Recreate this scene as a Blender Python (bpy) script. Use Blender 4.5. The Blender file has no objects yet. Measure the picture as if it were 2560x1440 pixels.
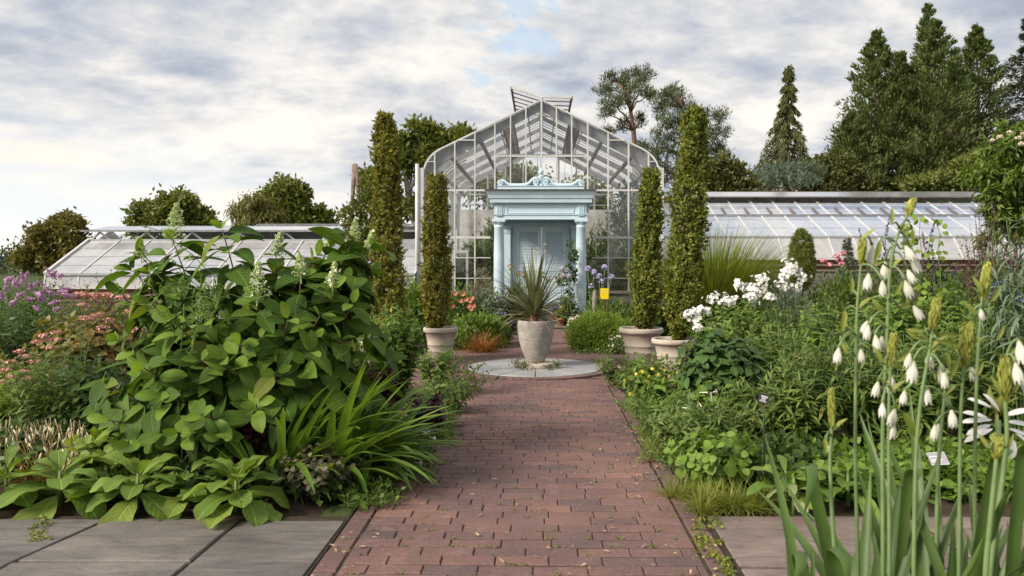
import bpy, math
import numpy as np
from mathutils import Vector

scene = bpy.context.scene
COL = scene.collection
R = math.radians
F, H, VX, VY = 2000.0, 1.4, 1350.0, 650.0      # focal length in photo pixels, eye height, vanishing point

# ---------------------------------------------------------------- camera
cam_d = bpy.data.cameras.new('camera')
cam_d.sensor_width = 36.0
cam_d.lens = 36.0 * F / 2560.0
cam_d.shift_x = -(VX - 1280.0) / 2560.0
cam_d.shift_y = (VY - 720.0) / 2560.0
cam_d.clip_end = 6000.0
cam_d.clip_start = 0.05
cam_d.dof.use_dof = True
cam_d.dof.focus_distance = 7.0
cam_d.dof.aperture_fstop = 5.6
cam = bpy.data.objects.new('camera', cam_d)
COL.objects.link(cam)
cam.location = (0, 0, H)
cam.rotation_euler = (R(90), 0, 0)
scene.camera = cam

# ---------------------------------------------------------------- world, sun, exposure
SUN_EL, SUN_AZ = R(34), R(238)                  # azimuth measured from +Y clockwise: behind the left shoulder
scene.view_settings.view_transform = 'Standard'
scene.view_settings.look = 'None'
scene.view_settings.gamma = 1.0
scene.view_settings.exposure = 1.16
scene.view_settings.use_curve_mapping = False
scene.cycles.use_denoising = True
scene.cycles.max_bounces = 10
scene.cycles.transparent_max_bounces = 24
scene.cycles.caustics_reflective = False
scene.cycles.caustics_refractive = False

world = bpy.data.worlds.new('World')
scene.world = world
world.use_nodes = True


class NT:
    """small helper for node trees"""
    def __init__(s, tree):
        s.t = tree
        tree.nodes.clear()

    def n(s, typ, ins=None, **kw):
        nd = s.t.nodes.new(typ)
        for k, v in kw.items():
            setattr(nd, k, v)
        for k, v in (ins or {}).items():
            s.set(nd, k, v)
        return nd

    def set(s, nd, k, v):
        sock = nd.inputs[k]
        if isinstance(v, bpy.types.NodeSocket):
            s.t.links.new(v, sock)
        elif isinstance(v, bpy.types.Node):
            s.t.links.new(v.outputs[0], sock)
        else:
            if isinstance(v, (tuple, list)) and len(v) == 3 and sock.type == 'RGBA':
                v = (*v, 1)
            sock.default_value = v

    def math(s, op, a, b=0.0, c=0.0, clamp=False):
        nd = s.n('ShaderNodeMath', operation=op, use_clamp=clamp)
        s.set(nd, 0, a); s.set(nd, 1, b); s.set(nd, 2, c)
        return nd.outputs[0]

    def vmath(s, op, a, b=(0, 0, 0), out=0):
        nd = s.n('ShaderNodeVectorMath', operation=op)
        s.set(nd, 0, a)
        if op == 'SCALE':
            s.set(nd, 'Scale', b)
        else:
            s.set(nd, 1, b)
        return nd.outputs[out]

    def mix(s, fac, a, b, blend='MIX'):
        nd = s.n('ShaderNodeMix', data_type='RGBA', blend_type=blend)
        s.set(nd, 0, fac); s.set(nd, 6, a); s.set(nd, 7, b)
        return nd.outputs[2]

    def ramp(s, fac, stops, interp='LINEAR'):
        nd = s.n('ShaderNodeValToRGB')
        cr = nd.color_ramp
        cr.interpolation = interp
        while len(cr.elements) > 1:
            cr.elements.remove(cr.elements[-1])
        for i, (p, c) in enumerate(stops):
            e = cr.elements[0] if i == 0 else cr.elements.new(p)
            e.position = p
            e.color = (*c, 1) if len(c) == 3 else c
        s.set(nd, 0, fac)
        return nd.outputs[0]

    def rng(s, v, a, b, c=0.0, d=1.0, smooth=True):
        nd = s.n('ShaderNodeMapRange', interpolation_type='SMOOTHSTEP' if smooth else 'LINEAR')
        for k, x in enumerate((v, a, b, c, d)):
            s.set(nd, k, x)
        return nd.outputs[0]

    def noise(s, vec, scale, detail=4, rough=.55, dist=0.0, out=0):
        nd = s.n('ShaderNodeTexNoise', {'Scale': scale, 'Detail': detail, 'Roughness': rough, 'Distortion': dist})
        if vec is not None:
            s.set(nd, 'Vector', vec)
        return nd.outputs[out]


def build_sky():
    k = NT(world.node_tree)
    tc = k.n('ShaderNodeTexCoord').outputs['Generated']
    sep = k.n('ShaderNodeSeparateXYZ', {0: tc})
    x, y, z = sep.outputs
    zc = k.math('MAXIMUM', z, 0.0)
    den = k.math('ADD', zc, 0.30)
    u = k.math('DIVIDE', x, den)
    v = k.math('DIVIDE', y, den)
    uv = k.n('ShaderNodeCombineXYZ', {0: u, 1: v, 2: 0.0}).outputs[0]
    # long streets of cloud lying across the view, turned a little
    mp = k.n('ShaderNodeMapping', {'Vector': uv, 'Location': (3.4, 1.2, 0), 'Rotation': (0, 0, R(-24)), 'Scale': (0.9, 1.05, 1)}).outputs[0]
    big = k.noise(mp, 1.5, 3, .5, .1)
    fine = k.noise(mp, 5.5, 9, .6, .12)
    streak = k.noise(k.n('ShaderNodeMapping', {'Vector': uv, 'Rotation': (0, 0, R(-30)), 'Scale': (.8, 1.5, 1)}).outputs[0], 2.4, 6, .55, .1)
    dens = k.math('ADD', k.math('MULTIPLY', big, .48), k.math('ADD', k.math('MULTIPLY', fine, .42), k.math('MULTIPLY', streak, .14)))
    puff = k.math('ABSOLUTE', k.math('SUBTRACT', k.noise(mp, 3.6, 7, .55, .1), .5))
    dens = k.math('ADD', dens, k.math('MULTIPLY', k.math('SUBTRACT', .085, puff), .55))
    dens = k.math('ADD', k.math('MULTIPLY', k.math('SUBTRACT', dens, .52), 1.6), .515)
    cloud = k.ramp(dens, [(.34, (.37, .41, .49)), (.45, (.50, .53, .595)), (.54, (.635, .64, .655)), (.62, (.775, .755, .735)), (.72, (.92, .87, .80))])
    # gaps of blue where the cover is thin, mostly high up just left of the glasshouse ridge
    hole = k.vmath('DISTANCE', tc, tuple(Vector(((1290 - VX), F, (VY - 40))).normalized()), 1)
    near = k.rng(hole, .0, .16, 1.0, 0.0)
    gapn = k.noise(mp, 6.0, 8, .62, .2)
    gap = k.rng(k.math('ADD', gapn, k.math('MULTIPLY', near, .32)), .72, .83, 0.0, .62)
    sky = k.n('ShaderNodeTexSky', sky_type='NISHITA', sun_disc=False, sun_elevation=SUN_EL, sun_rotation=SUN_AZ,
              altitude=50.0, air_density=1.0, dust_density=1.2, ozone_density=1.0).outputs[0]
    cl = k.vmath('SCALE', cloud, 5.2)
    col = k.mix(gap, cl, k.mix(.75, sky, (2.5, 3.4, 4.2)))
    # low in the sky the cover breaks into pale clear air and cream streaks, most of all to the left
    low = k.math('ADD', zc, k.math('MULTIPLY', x, .20))
    lown = k.noise(k.n('ShaderNodeMapping', {'Vector': tc, 'Scale': (1.6, 1.6, 13)}).outputs[0], 2.4, 7, .6, .4)
    lowm = k.rng(k.math('ADD', low, k.math('MULTIPLY', k.math('SUBTRACT', lown, .5), -.18)), -.04, .12, 1.0, 0.0)
    pale = k.ramp(lown, [(.36, (.70, .765, .80)), (.5, (.79, .785, .77)), (.6, (.88, .81, .73)), (.72, (.94, .84, .74))])
    col = k.mix(lowm, col, k.vmath('SCALE', pale, 5.5))
    hz = k.rng(zc, 0.0, .12, .75, 0.0)
    col = k.mix(hz, col, (4.85, 4.7, 4.5))
    bg = k.n('ShaderNodeBackground', {'Color': col, 'Strength': 0.1})
    k.n('ShaderNodeOutputWorld', {'Surface': bg})


build_sky()
sun_d = bpy.data.lights.new('sun', 'SUN')
sun_d.energy = 2.5
sun_d.angle = R(20)
sun_d.color = (1.0, 0.90, 0.76)
sun = bpy.data.objects.new('sun', sun_d)
COL.objects.link(sun)
sdir = Vector((math.sin(SUN_AZ) * math.cos(SUN_EL), math.cos(SUN_AZ) * math.cos(SUN_EL), math.sin(SUN_EL)))
sun.rotation_euler = sdir.to_track_quat('Z', 'Y').to_euler()
sun.location = (-20, -20, 30)


# ---------------------------------------------------------------- helpers
def at(px, py, d):
    """the world point seen at a photo pixel, d metres away"""
    return np.array([(px - VX) * d / F, d, H - (py - VY) * d / F])


def gd(py):
    """distance at which level ground shows at a photo row"""
    return F * H / (py - VY)


def unit(a):
    a = np.asarray(a, float)
    return a / np.maximum(np.linalg.norm(a, axis=-1, keepdims=True), 1e-9)


class MB:
    """collects geometry, then links it as ONE mesh object"""
    def __init__(s):
        s.v, s.lv, s.lt, s.uv, s.mi, s.n = [], [], [], [], [], 0

    def add(s, v, faces, uv=None, mi=0):
        v = np.asarray(v, float).reshape(-1, 3)
        for f in (faces if isinstance(faces, list) else [faces]):
            f = np.asarray(f, np.int64)
            if f.size == 0:
                continue
            if f.ndim == 1:
                f = f[None]
            s.lv.append((f + s.n).ravel())
            s.lt.append(np.full(len(f), f.shape[1], np.int64))
            s.mi.append(np.full(len(f), mi, np.int64))
        s.v.append(v)
        s.uv.append(np.zeros((len(v), 2)) if uv is None else np.asarray(uv, float).reshape(-1, 2))
        s.n += len(v)

    def build(s, name, mats, parent=None, smooth=True, bevel=0, org=None):
        v = np.concatenate(s.v) if s.v else np.zeros((0, 3))
        if org is None:
            org = root_loc(parent) if parent is not None else np.zeros(3)
        v = v - org
        lv = np.concatenate(s.lv); lt = np.concatenate(s.lt)
        me = bpy.data.meshes.new(name)
        me.vertices.add(len(v)); me.vertices.foreach_set('co', v.ravel())
        me.loops.add(len(lv)); me.loops.foreach_set('vertex_index', lv.astype(np.int32))
        me.polygons.add(len(lt))
        me.polygons.foreach_set('loop_start', (np.cumsum(lt) - lt).astype(np.int32))
        me.polygons.foreach_set('loop_total', lt.astype(np.int32))
        me.polygons.foreach_set('material_index', np.concatenate(s.mi).astype(np.int32))
        me.polygons.foreach_set('use_smooth', np.full(len(lt), bool(smooth)))
        uvl = me.uv_layers.new(name='UVMap')
        uvl.data.foreach_set('uv', np.concatenate(s.uv)[lv].ravel())
        me.update(calc_edges=True)
        me.validate()
        for m in (mats if isinstance(mats, (list, tuple)) else [mats]):
            me.materials.append(m)
        o = bpy.data.objects.new(name, me)
        COL.objects.link(o)
        if parent is not None:
            o.parent = parent
        else:
            o.location = org
        if bevel:
            b = o.modifiers.new('bevel', 'BEVEL')
            b.width = bevel; b.segments = 2; b.limit_method = 'ANGLE'; b.angle_limit = R(40)
        return o


def root_loc(o):
    p = np.zeros(3)
    while o is not None:
        p = p + np.array(o.location)
        o = o.parent
    return p


def tag(o, label, cat, group=None):
    o['label'] = label; o['category'] = cat
    if group:
        o['group'] = group
    return o


def thing(name, label, cat, loc=(0, 0, 0), group=None):
    o = bpy.data.objects.new(name, None)
    COL.objects.link(o)
    o.empty_display_size = .1
    o.location = tuple(float(q) for q in loc)
    return tag(o, label, cat, group)


def struct(o, kind='structure'):
    o['kind'] = kind
    return o


def dup(root, loc, rotz=0.0, scale=1.0, label=None, group=None):
    r = root.copy(); COL.objects.link(r)
    r.location = tuple(float(q) for q in loc); r.rotation_euler = (0, 0, rotz); r.scale = (scale,) * 3 if not isinstance(scale, (tuple, list)) else scale
    if label:
        r['label'] = label
    if group:
        r['group'] = group
    for ch in list(root.children):
        c = ch.copy(); COL.objects.link(c); c.parent = r
        for g in list(ch.children):
            q = g.copy(); COL.objects.link(q); q.parent = c
    return r


BOXF = np.array([[0, 3, 2, 1], [4, 5, 6, 7], [0, 1, 5, 4], [1, 2, 6, 5], [2, 3, 7, 6], [3, 0, 4, 7]])


def box(mb, a, b, mi=0):
    (x0, y0, z0), (x1, y1, z1) = a, b
    mb.add([(x0, y0, z0), (x1, y0, z0), (x1, y1, z0), (x0, y1, z0), (x0, y0, z1), (x1, y0, z1), (x1, y1, z1), (x0, y1, z1)], BOXF, mi=mi)


def bar(mb, p, q, w, h=None, up=(0, 0, 1), mi=0):
    """a box beam from p to q, w across and h along 'up'"""
    h = h or w
    p, q = np.asarray(p, float), np.asarray(q, float)
    d = unit(q - p)
    s = np.cross(d, up)
    if np.linalg.norm(s) < 1e-6:
        s = np.cross(d, (0, 1, 0))
    s = unit(s); u = np.cross(s, d)
    v = []
    for c in (p, q):
        for a, b in ((-1, -1), (1, -1), (1, 1), (-1, 1)):
            v.append(c + s * a * w / 2 + u * b * h / 2)
    mb.add(v, np.array([[0, 1, 2, 3], [4, 7, 6, 5], [0, 4, 5, 1], [1, 5, 6, 2], [2, 6, 7, 3], [3, 7, 4, 0]]), mi=mi)


def tube(mb, pts, rad, sides=6, mi=0):
    pts = np.asarray(pts, float); n = len(pts)
    rad = np.broadcast_to(np.asarray(rad, float), (n,))
    t = unit(np.gradient(pts, axis=0))
    ref = np.array([0., 0, 1]) if abs(t[0][2]) < .9 else np.array([0., 1, 0])
    s = unit(np.cross(t, ref)); u = np.cross(s, t)
    a = np.arange(sides) * 2 * np.pi / sides
    v = pts[:, None] + rad[:, None, None] * (np.cos(a)[None, :, None] * s[:, None] + np.sin(a)[None, :, None] * u[:, None])
    i, j = np.meshgrid(np.arange(n - 1), np.arange(sides), indexing='ij')
    j2 = (j + 1) % sides
    f = np.stack([i * sides + j, i * sides + j2, (i + 1) * sides + j2, (i + 1) * sides + j], -1).reshape(-1, 4)
    uv = np.stack([np.tile(np.arange(sides) / sides, n), np.repeat(np.linspace(0, 1, n), sides)], -1)
    mb.add(v.reshape(-1, 3), [f, np.arange(sides)[::-1], (n - 1) * sides + np.arange(sides)], uv, mi)


def lathe(mb, prof, c=(0, 0, 0), sides=32, mi=0, wob=None):
    prof = np.asarray(prof, float); n = len(prof)
    a = np.arange(sides) * 2 * np.pi / sides
    v = np.zeros((n, sides, 3))
    v[..., 0] = prof[:, 0:1] * np.cos(a); v[..., 1] = prof[:, 0:1] * np.sin(a); v[..., 2] = prof[:, 1:2]
    v += np.asarray(c, float)
    i, j = np.meshgrid(np.arange(n - 1), np.arange(sides), indexing='ij')
    j2 = (j + 1) % sides
    f = np.stack([i * sides + j, i * sides + j2, (i + 1) * sides + j2, (i + 1) * sides + j], -1).reshape(-1, 4)
    uv = np.stack([np.tile(np.arange(sides) / sides, n), np.repeat(np.linspace(0, 1, n), sides)], -1)
    mb.add(v.reshape(-1, 3), [f, np.arange(sides)[::-1], (n - 1) * sides + np.arange(sides)], uv, mi)


def prism(mb, poly, axis, a, b, mi=0):
    """closed outline extruded between a and b; axis 'x': outline in (y,z); 'y': (x,z); 'z': (x,y)"""
    poly = np.asarray(poly, float); n = len(poly)
    v = np.zeros((2, n, 3))
    ix = {'x': (1, 2, 0), 'y': (0, 2, 1), 'z': (0, 1, 2)}[axis]
    for k, w in enumerate((a, b)):
        v[k, :, ix[0]] = poly[:, 0]; v[k, :, ix[1]] = poly[:, 1]; v[k, :, ix[2]] = w
    i = np.arange(n); j = (i + 1) % n
    mb.add(v.reshape(-1, 3), [np.stack([i, j, n + j, n + i], -1), i[::-1], n + i], mi=mi)


def ball(mb, c, r, mi=0, seg=10, rings=7, sc=(1, 1, 1)):
    th = np.linspace(0.05, np.pi - .05, rings)
    a = np.arange(seg) * 2 * np.pi / seg
    v = np.stack([np.sin(th)[:, None] * np.cos(a), np.sin(th)[:, None] * np.sin(a), np.cos(th)[:, None] + 0 * a], -1) * np.asarray(sc) * r + np.asarray(c)
    i, j = np.meshgrid(np.arange(rings - 1), np.arange(seg), indexing='ij')
    j2 = (j + 1) % seg
    f = np.stack([i * seg + j, (i + 1) * seg + j, (i + 1) * seg + j2, i * seg + j2], -1).reshape(-1, 4)
    mb.add(v.reshape(-1, 3), [f, np.arange(seg), ((rings - 1) * seg + np.arange(seg))[::-1]], mi=mi)


# ---- leaves
def leaves(mb, P, D, N, L, W, seg=4, bend=.6, fold=.25, a=.6, b=.9, strap=False, wave=0.0, rg=None, mi=0):
    """n curved leaf blades of three vertices across; D runs along the blade, N is its upper side"""
    P = np.asarray(P, float); n = len(P)
    if n == 0:
        return
    D = unit(D); S = unit(np.cross(D, N)); N = np.cross(S, D)
    L = np.broadcast_to(np.asarray(L, float), (n,)); W = np.broadcast_to(np.asarray(W, float), (n,))
    bend = np.broadcast_to(np.asarray(bend, float), (n,)); bend = np.where(np.abs(bend) < .02, .02, bend)
    fold = np.broadcast_to(np.asarray(fold, float), (n,))
    t = np.linspace(0, 1, seg + 1)
    if strap:
        pr = np.minimum(1, .55 + t * 3) * (1 - t ** 2.6) ** .8
    else:
        tt = np.clip(t, .004, .996)
        pr = tt ** a * (1 - tt) ** b
        m = a / (a + b); pr = pr / (m ** a * (1 - m) ** b)
    pr = np.maximum(pr, .03)
    th = bend[:, None] * t
    cx = L[:, None] * np.sin(th) / bend[:, None]; cz = -L[:, None] * (1 - np.cos(th)) / bend[:, None]
    ctr = P[:, None] + D[:, None] * cx[..., None] + N[:, None] * cz[..., None]
    nn = N[:, None] * np.cos(th)[..., None] + D[:, None] * np.sin(th)[..., None]
    hw = (W[:, None] / 2) * pr
    cf, sf = np.cos(fold)[:, None], np.sin(fold)[:, None]
    hu = np.broadcast_to(hw * sf, hw.shape)
    hl, hr = hu, hu
    if wave and rg is not None:
        ph = rg.uniform(0, 6.28, (n, 1))
        wv = wave * hw * np.sin(t[None] * 15 + ph)
        wv2 = wave * hw * np.sin(t[None] * 13 + ph * 1.7)
        hl, hr = hu + wv, hu + wv2
    lft = ctr - S[:, None] * (hw * cf)[..., None] + nn * hl[..., None]
    rgt = ctr + S[:, None] * (hw * cf)[..., None] + nn * hr[..., None]
    v = np.stack([lft, ctr, rgt], 2)                       # n, seg+1, 3, 3
    k = seg + 1
    base = np.arange(n)[:, None, None] * (k * 3)
    i = np.arange(seg)[None, :, None]; c = np.arange(2)[None, None, :]
    q = base + i * 3 + c
    f = np.stack([q, q + 1, q + 4, q + 3], -1).reshape(-1, 4)
    uv = np.zeros((n, k, 3, 2))
    uv[..., 0] = np.stack([.5 - pr / 2, .5 + 0 * pr, .5 + pr / 2], -1)[None]
    uv[..., 1] = t[None, :, None]
    mb.add(v.reshape(-1, 3), f, uv.reshape(-1, 2), mi)


def kites(mb, P, D, N, L, W, fold=.3, mid=.45, mi=0):
    """n small leaves of two triangles each"""
    P = np.asarray(P, float); n = len(P)
    if n == 0:
        return
    D = unit(D); S = unit(np.cross(D, N)); N = np.cross(S, D)
    L = np.broadcast_to(np.asarray(L, float), (n,))[:, None]; W = np.broadcast_to(np.asarray(W, float), (n,))[:, None]
    m = P + D * L * mid + N * W * fold * .5
    v = np.stack([P, m - S * W / 2, P + D * L, m + S * W / 2], 1)
    b = np.arange(n)[:, None] * 4
    f = np.concatenate([b + np.array([[0, 2, 1]]), b + np.array([[0, 3, 2]])])
    uv = np.tile(np.array([[.5, 0], [0, .5], [.5, 1], [1, .5]]), (n, 1))
    mb.add(v.reshape(-1, 3), f, uv, mi)


def rdir(rg, n, up=0.0):
    d = rg.normal(size=(n, 3)); d[:, 2] += up
    return unit(d)


# ---------------------------------------------------------------- materials
MATS = {}


def mat(name):
    m = bpy.data.materials.new(name)
    m.use_nodes = True
    MATS[name] = m
    return m, NT(m.node_tree)


def finish(k, shader, disp=None):
    ins = {'Surface': shader}
    k.n('ShaderNodeOutputMaterial', ins)


def leaf_mat(name, c1, c2, c3=None, rough=.5, transl=.30, vein=0.0, spec=.35, blade=False, noise_amt=.5):
    """a leaf: each blade (mesh island) its own tone between c1 and c2, a few of them c3; light shines through"""
    m, k = mat(name)
    ri = k.n('ShaderNodeNewGeometry').outputs['Random Per Island']
    c1, c2 = [(c[0] * 1.16, c[1] * 1.04, c[2] * .95) for c in (c1, c2)]
    stops = [(0, c1), (.86, c2)]
    if c3:
        stops += [(.90, c2), (1, c3)]
    col = k.ramp(ri, stops)
    tc = k.n('ShaderNodeTexCoord')
    nz = k.noise(tc.outputs['Object'], 6.0, 3)
    col = k.mix(noise_amt, col, k.mix(k.rng(nz, .3, .7), (.55, .55, .55), (1.25, 1.25, 1.2)), 'MULTIPLY')
    ins = {}
    if vein:
        sp = k.n('ShaderNodeSeparateXYZ', {0: tc.outputs['UV']})
        au = k.math('ABSOLUTE', k.math('SUBTRACT', sp.outputs[0], .5))
        midr = k.rng(au, .012, .045, 1, 0)
        side = k.math('FRACT', k.math('ADD', k.math('MULTIPLY', sp.outputs[1], 8.0), k.math('MULTIPLY', au, -5.0)))
        sv = k.rng(k.math('ABSOLUTE', k.math('SUBTRACT', side, .5)), .02, .13, 1, 0)
        vm = k.math('MAXIMUM', midr, k.math('MULTIPLY', sv, .55))
        col = k.mix(k.math('MULTIPLY', vm, vein), col, k.vmath('SCALE', k.vmath('ADD', c2, (.03, .05, .02)), 1.7))
        bmp = k.n('ShaderNodeBump', {'Height': vm, 'Strength': .5, 'Distance': -.006})
        ins['Normal'] = bmp.outputs[0]
    elif blade:
        sp = k.n('ShaderNodeSeparateXYZ', {0: tc.outputs['UV']})
        st = k.n('ShaderNodeTexWave', {'Vector': k.n('ShaderNodeCombineXYZ', {0: sp.outputs[0]}).outputs[0], 'Scale': 6.0, 'Distortion': 0.0}, wave_type='BANDS', bands_direction='X').outputs['Fac']
        col = k.mix(k.math('MULTIPLY', st, .25), col, k.vmath('SCALE', c2, 1.5))
    p = k.n('ShaderNodeBsdfPrincipled', {'Base Color': col, 'Roughness': rough, 'Specular IOR Level': spec, **ins})
    if transl:
        tcol = k.mix(1.0, col, (1.35, 1.25, .55), 'MULTIPLY')
        t = k.n('ShaderNodeBsdfTranslucent', {'Color': tcol})
        p = k.n('ShaderNodeMixShader', {0: transl, 1: p, 2: t})
    finish(k, p)
    return m


def plain_mat(name, c1, c2=None, scale=8.0, rough=.6, bump=0.0, bscale=40.0, spec=.4, metal=0.0, detail=5, island=0.0, c3=None, coords='Object'):
    m, k = mat(name)
    tc = k.n('ShaderNodeTexCoord').outputs[coords]
    nz = k.noise(tc, scale, detail, .6)
    st = [(.32, c1), (.66, c2 or c1)]
    if c3:
        st.append((.8, c3))
    col = k.ramp(nz, st)
    if island:
        ri = k.n('ShaderNodeNewGeometry').outputs['Random Per Island']
        col = k.mix(1.0, col, k.ramp(ri, [(0, (1 - island,) * 3), (1, (1 + island,) * 3)]), 'MULTIPLY')
    ins = {'Base Color': col, 'Roughness': rough, 'Specular IOR Level': spec, 'Metallic': metal}
    if bump:
        b = k.n('ShaderNodeBump', {'Height': k.noise(tc, bscale, 6, .65), 'Strength': bump, 'Distance': .01})
        ins['Normal'] = b.outputs[0]
    finish(k, k.n('ShaderNodeBsdfPrincipled', ins))
    return m
# ================================================================ SETTING
M_soil = plain_mat('soil', (.028, .020, .014), (.07, .05, .035), 9, .95, .8, 60, .2)
M_grassland = plain_mat('grassland', (.035, .06, .02), (.07, .10, .035), 2.5, .95, .5, 30, .15)
M_hill = plain_mat('far_hill', (.05, .085, .13), (.07, .11, .16), .06, 1.0, 0, 1, 0.0)  # blue of distant haze put into the hill colour
M_white = plain_mat('white_metal', (.50, .495, .49), (.63, .625, .615), 5, .45, .05, 60)
M_warmwhite = plain_mat('warm_white_paint', (.50, .49, .485), (.61, .60, .595), 6, .5, .1, 60)
M_darkbar = plain_mat('weathered_bar', (.10, .075, .065), (.17, .14, .125), 8, .6, .1, 60)
M_greybar = plain_mat('grey_galvanised', (.34, .35, .36), (.47, .48, .49), 6, .4, .08, 60, metal=.25)
M_beam = plain_mat('steel_rafter', (.17, .175, .185), (.29, .295, .305), 5, .5, .1, 60)


def brick_mat():
    m, k = mat('paving_brick')
    tc = k.n('ShaderNodeTexCoord').outputs['Object']
    ri = k.n('ShaderNodeNewGeometry').outputs['Random Per Island']
    col = k.ramp(ri, [(0, (.122, .086, .086)), (.10, (.147, .097, .092)), (.45, (.170, .103, .094)), (.85, (.190, .112, .100)), (1, (.22, .127, .108))])
    n1 = k.noise(tc, 1.1, 4, .6)
    n2 = k.noise(tc, 55, 6, .75)
    n3 = k.noise(tc, 9, 5, .6)
    col = k.mix(1.0, col, k.ramp(n1, [(.35, (.78, .80, .84)), (.65, (1.15, 1.1, 1.06))]), 'MULTIPLY')
    col = k.mix(1.0, col, k.ramp(n2, [(.3, (.62, .62, .64)), (.5, (1, 1, 1)), (.7, (1.28, 1.24, 1.22))]), 'MULTIPLY')
    col = k.mix(k.rng(n3, .55, .72, 0, .30), col, (.28, .22, .195))
    n4 = k.noise(tc, 2.6, 5, .65, .6)
    col = k.mix(k.rng(n4, .56, .70, 0, .40), col, (.085, .075, .05))
    b = k.n('ShaderNodeBump', {'Height': n2, 'Strength': .5, 'Distance': .006})
    finish(k, k.n('ShaderNodeBsdfPrincipled', {'Base Color': col, 'Roughness': .8, 'Specular IOR Level': .25, 'Normal': b.outputs[0]}))
    return m


def flag_mat(name, a, b, c):
    m, k = mat(name)
    tc = k.n('ShaderNodeTexCoord').outputs['Object']
    ri = k.n('ShaderNodeNewGeometry').outputs['Random Per Island']
    n1 = k.noise(tc, 2.3, 6, .6, .6)
    n2 = k.noise(tc, 70, 6, .7)
    n3 = k.noise(k.n('ShaderNodeMapping', {'Vector': tc, 'Scale': (1, 4, 1), 'Rotation': (0, 0, .3)}).outputs[0], 3.5, 6, .6, 1.0)
    col = k.ramp(n1, [(.3, a), (.52, b), (.72, c)])
    col = k.mix(1.0, col, k.ramp(ri, [(0, (.86, .87, .9)), (1, (1.12, 1.1, 1.06))]), 'MULTIPLY')
    col = k.mix(1.0, col, k.ramp(n2, [(.3, (.80, .80, .80)), (.7, (1.16, 1.16, 1.16))]), 'MULTIPLY')
    col = k.mix(1.0, col, k.ramp(n3, [(.3, (.66, .66, .69)), (.5, (1, 1, 1)), (.72, (1.2, 1.15, 1.08))]), 'MULTIPLY')
    h = k.math('ADD', k.math('MULTIPLY', n3, 1.0), k.math('MULTIPLY', n2, .22))
    bp = k.n('ShaderNodeBump', {'Height': h, 'Strength': .45, 'Distance': .02})
    finish(k, k.n('ShaderNodeBsdfPrincipled', {'Base Color': col, 'Roughness': .62, 'Specular IOR Level': .3, 'Normal': bp.outputs[0]}))
    return m


M_brick = brick_mat()
M_flag = flag_mat('bluestone', (.115, .104, .10), (.16, .146, .14), (.215, .192, .178))
M_flag_warm = flag_mat('brown_flagstone', (.15, .117, .106), (.195, .154, .14), (.25, .203, .182))
M_disc = flag_mat('grey_disc_stone', (.24, .245, .255), (.31, .315, .325), (.37, .37, .375))

# ground: one sheet to the horizon, sunk below the paving; and far wooded hills across the river
mb = MB()
g = 2500.0
xs = np.array([-g, -200, -40, -14, 14, 40, 200, g]); ys = np.array([-60, 0, 8, 16, 28, 60, 200, 4000.0])
vv = np.array([(x, y, -.035 if y < 60 else -.035) for y in ys for x in xs])
ff = [[j * 8 + i, j * 8 + i + 1, j * 8 + i + 9, j * 8 + i + 8] for j in range(7) for i in range(7)]
mb.add(vv, ff)
struct(mb.build('ground', M_grassland, smooth=False))
mb = MB()
rg = np.random.default_rng(5)
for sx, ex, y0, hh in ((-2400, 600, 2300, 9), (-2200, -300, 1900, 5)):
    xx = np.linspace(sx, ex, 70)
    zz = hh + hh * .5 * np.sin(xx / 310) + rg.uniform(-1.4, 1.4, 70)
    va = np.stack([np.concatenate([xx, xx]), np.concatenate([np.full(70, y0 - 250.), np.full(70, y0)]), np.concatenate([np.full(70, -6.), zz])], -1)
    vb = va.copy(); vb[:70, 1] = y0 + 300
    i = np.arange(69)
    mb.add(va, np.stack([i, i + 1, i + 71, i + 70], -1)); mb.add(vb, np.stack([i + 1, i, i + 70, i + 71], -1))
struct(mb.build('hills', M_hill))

# planting beds: humped soil either side of the path
def bed(name, outline, h=.05):
    b = MB()
    o = np.array(outline, float)
    c = o.mean(0)
    rings = [o, c + (o - c) * .9, c + (o - c) * .5, c[None]]
    zs = [-.06, h, h + .05, h + .06]
    n = len(o)
    v = np.concatenate([np.c_[r_, np.full(len(r_), z)] for r_, z in zip(rings, zs)])
    i = np.arange(n); j = (i + 1) % n
    f = [np.stack([i + k * n, j + k * n, j + k * n + n, i + k * n + n], -1) for k in range(2)]
    f.append(np.stack([i + 2 * n, j + 2 * n, np.full(n, 3 * n)], -1))
    b.add(v, f)
    return struct(b.build(name, M_soil))


bed('soil_bed', [(-9, 4.4), (-1.12, 4.38), (-1.12, 8.6), (-2.3, 9.4), (-9.5, 9.6)], .02)
bed('soil_bed', [(.98, 4.40), (9, 4.42), (9.5, 10), (1.75, 9.3), (1.0, 8.6)], .02)
bed('soil_bed', [(-9, 12.6), (-.75, 12.4), (-.75, 15.5), (-3, 17.0), (-9.5, 17.0)], .02)
bed('soil_bed', [(.72, 12.3), (9.5, 12.4), (9.5, 18.2), (3, 17.0), (.72, 15.5)], .02)

# brick path: every brick a bevelled block, courses running across the walk
rg = np.random.default_rng(11)
mb = MB()
BL, BW, GAP, GAPX = .25, .113, .0095, .0035


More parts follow.
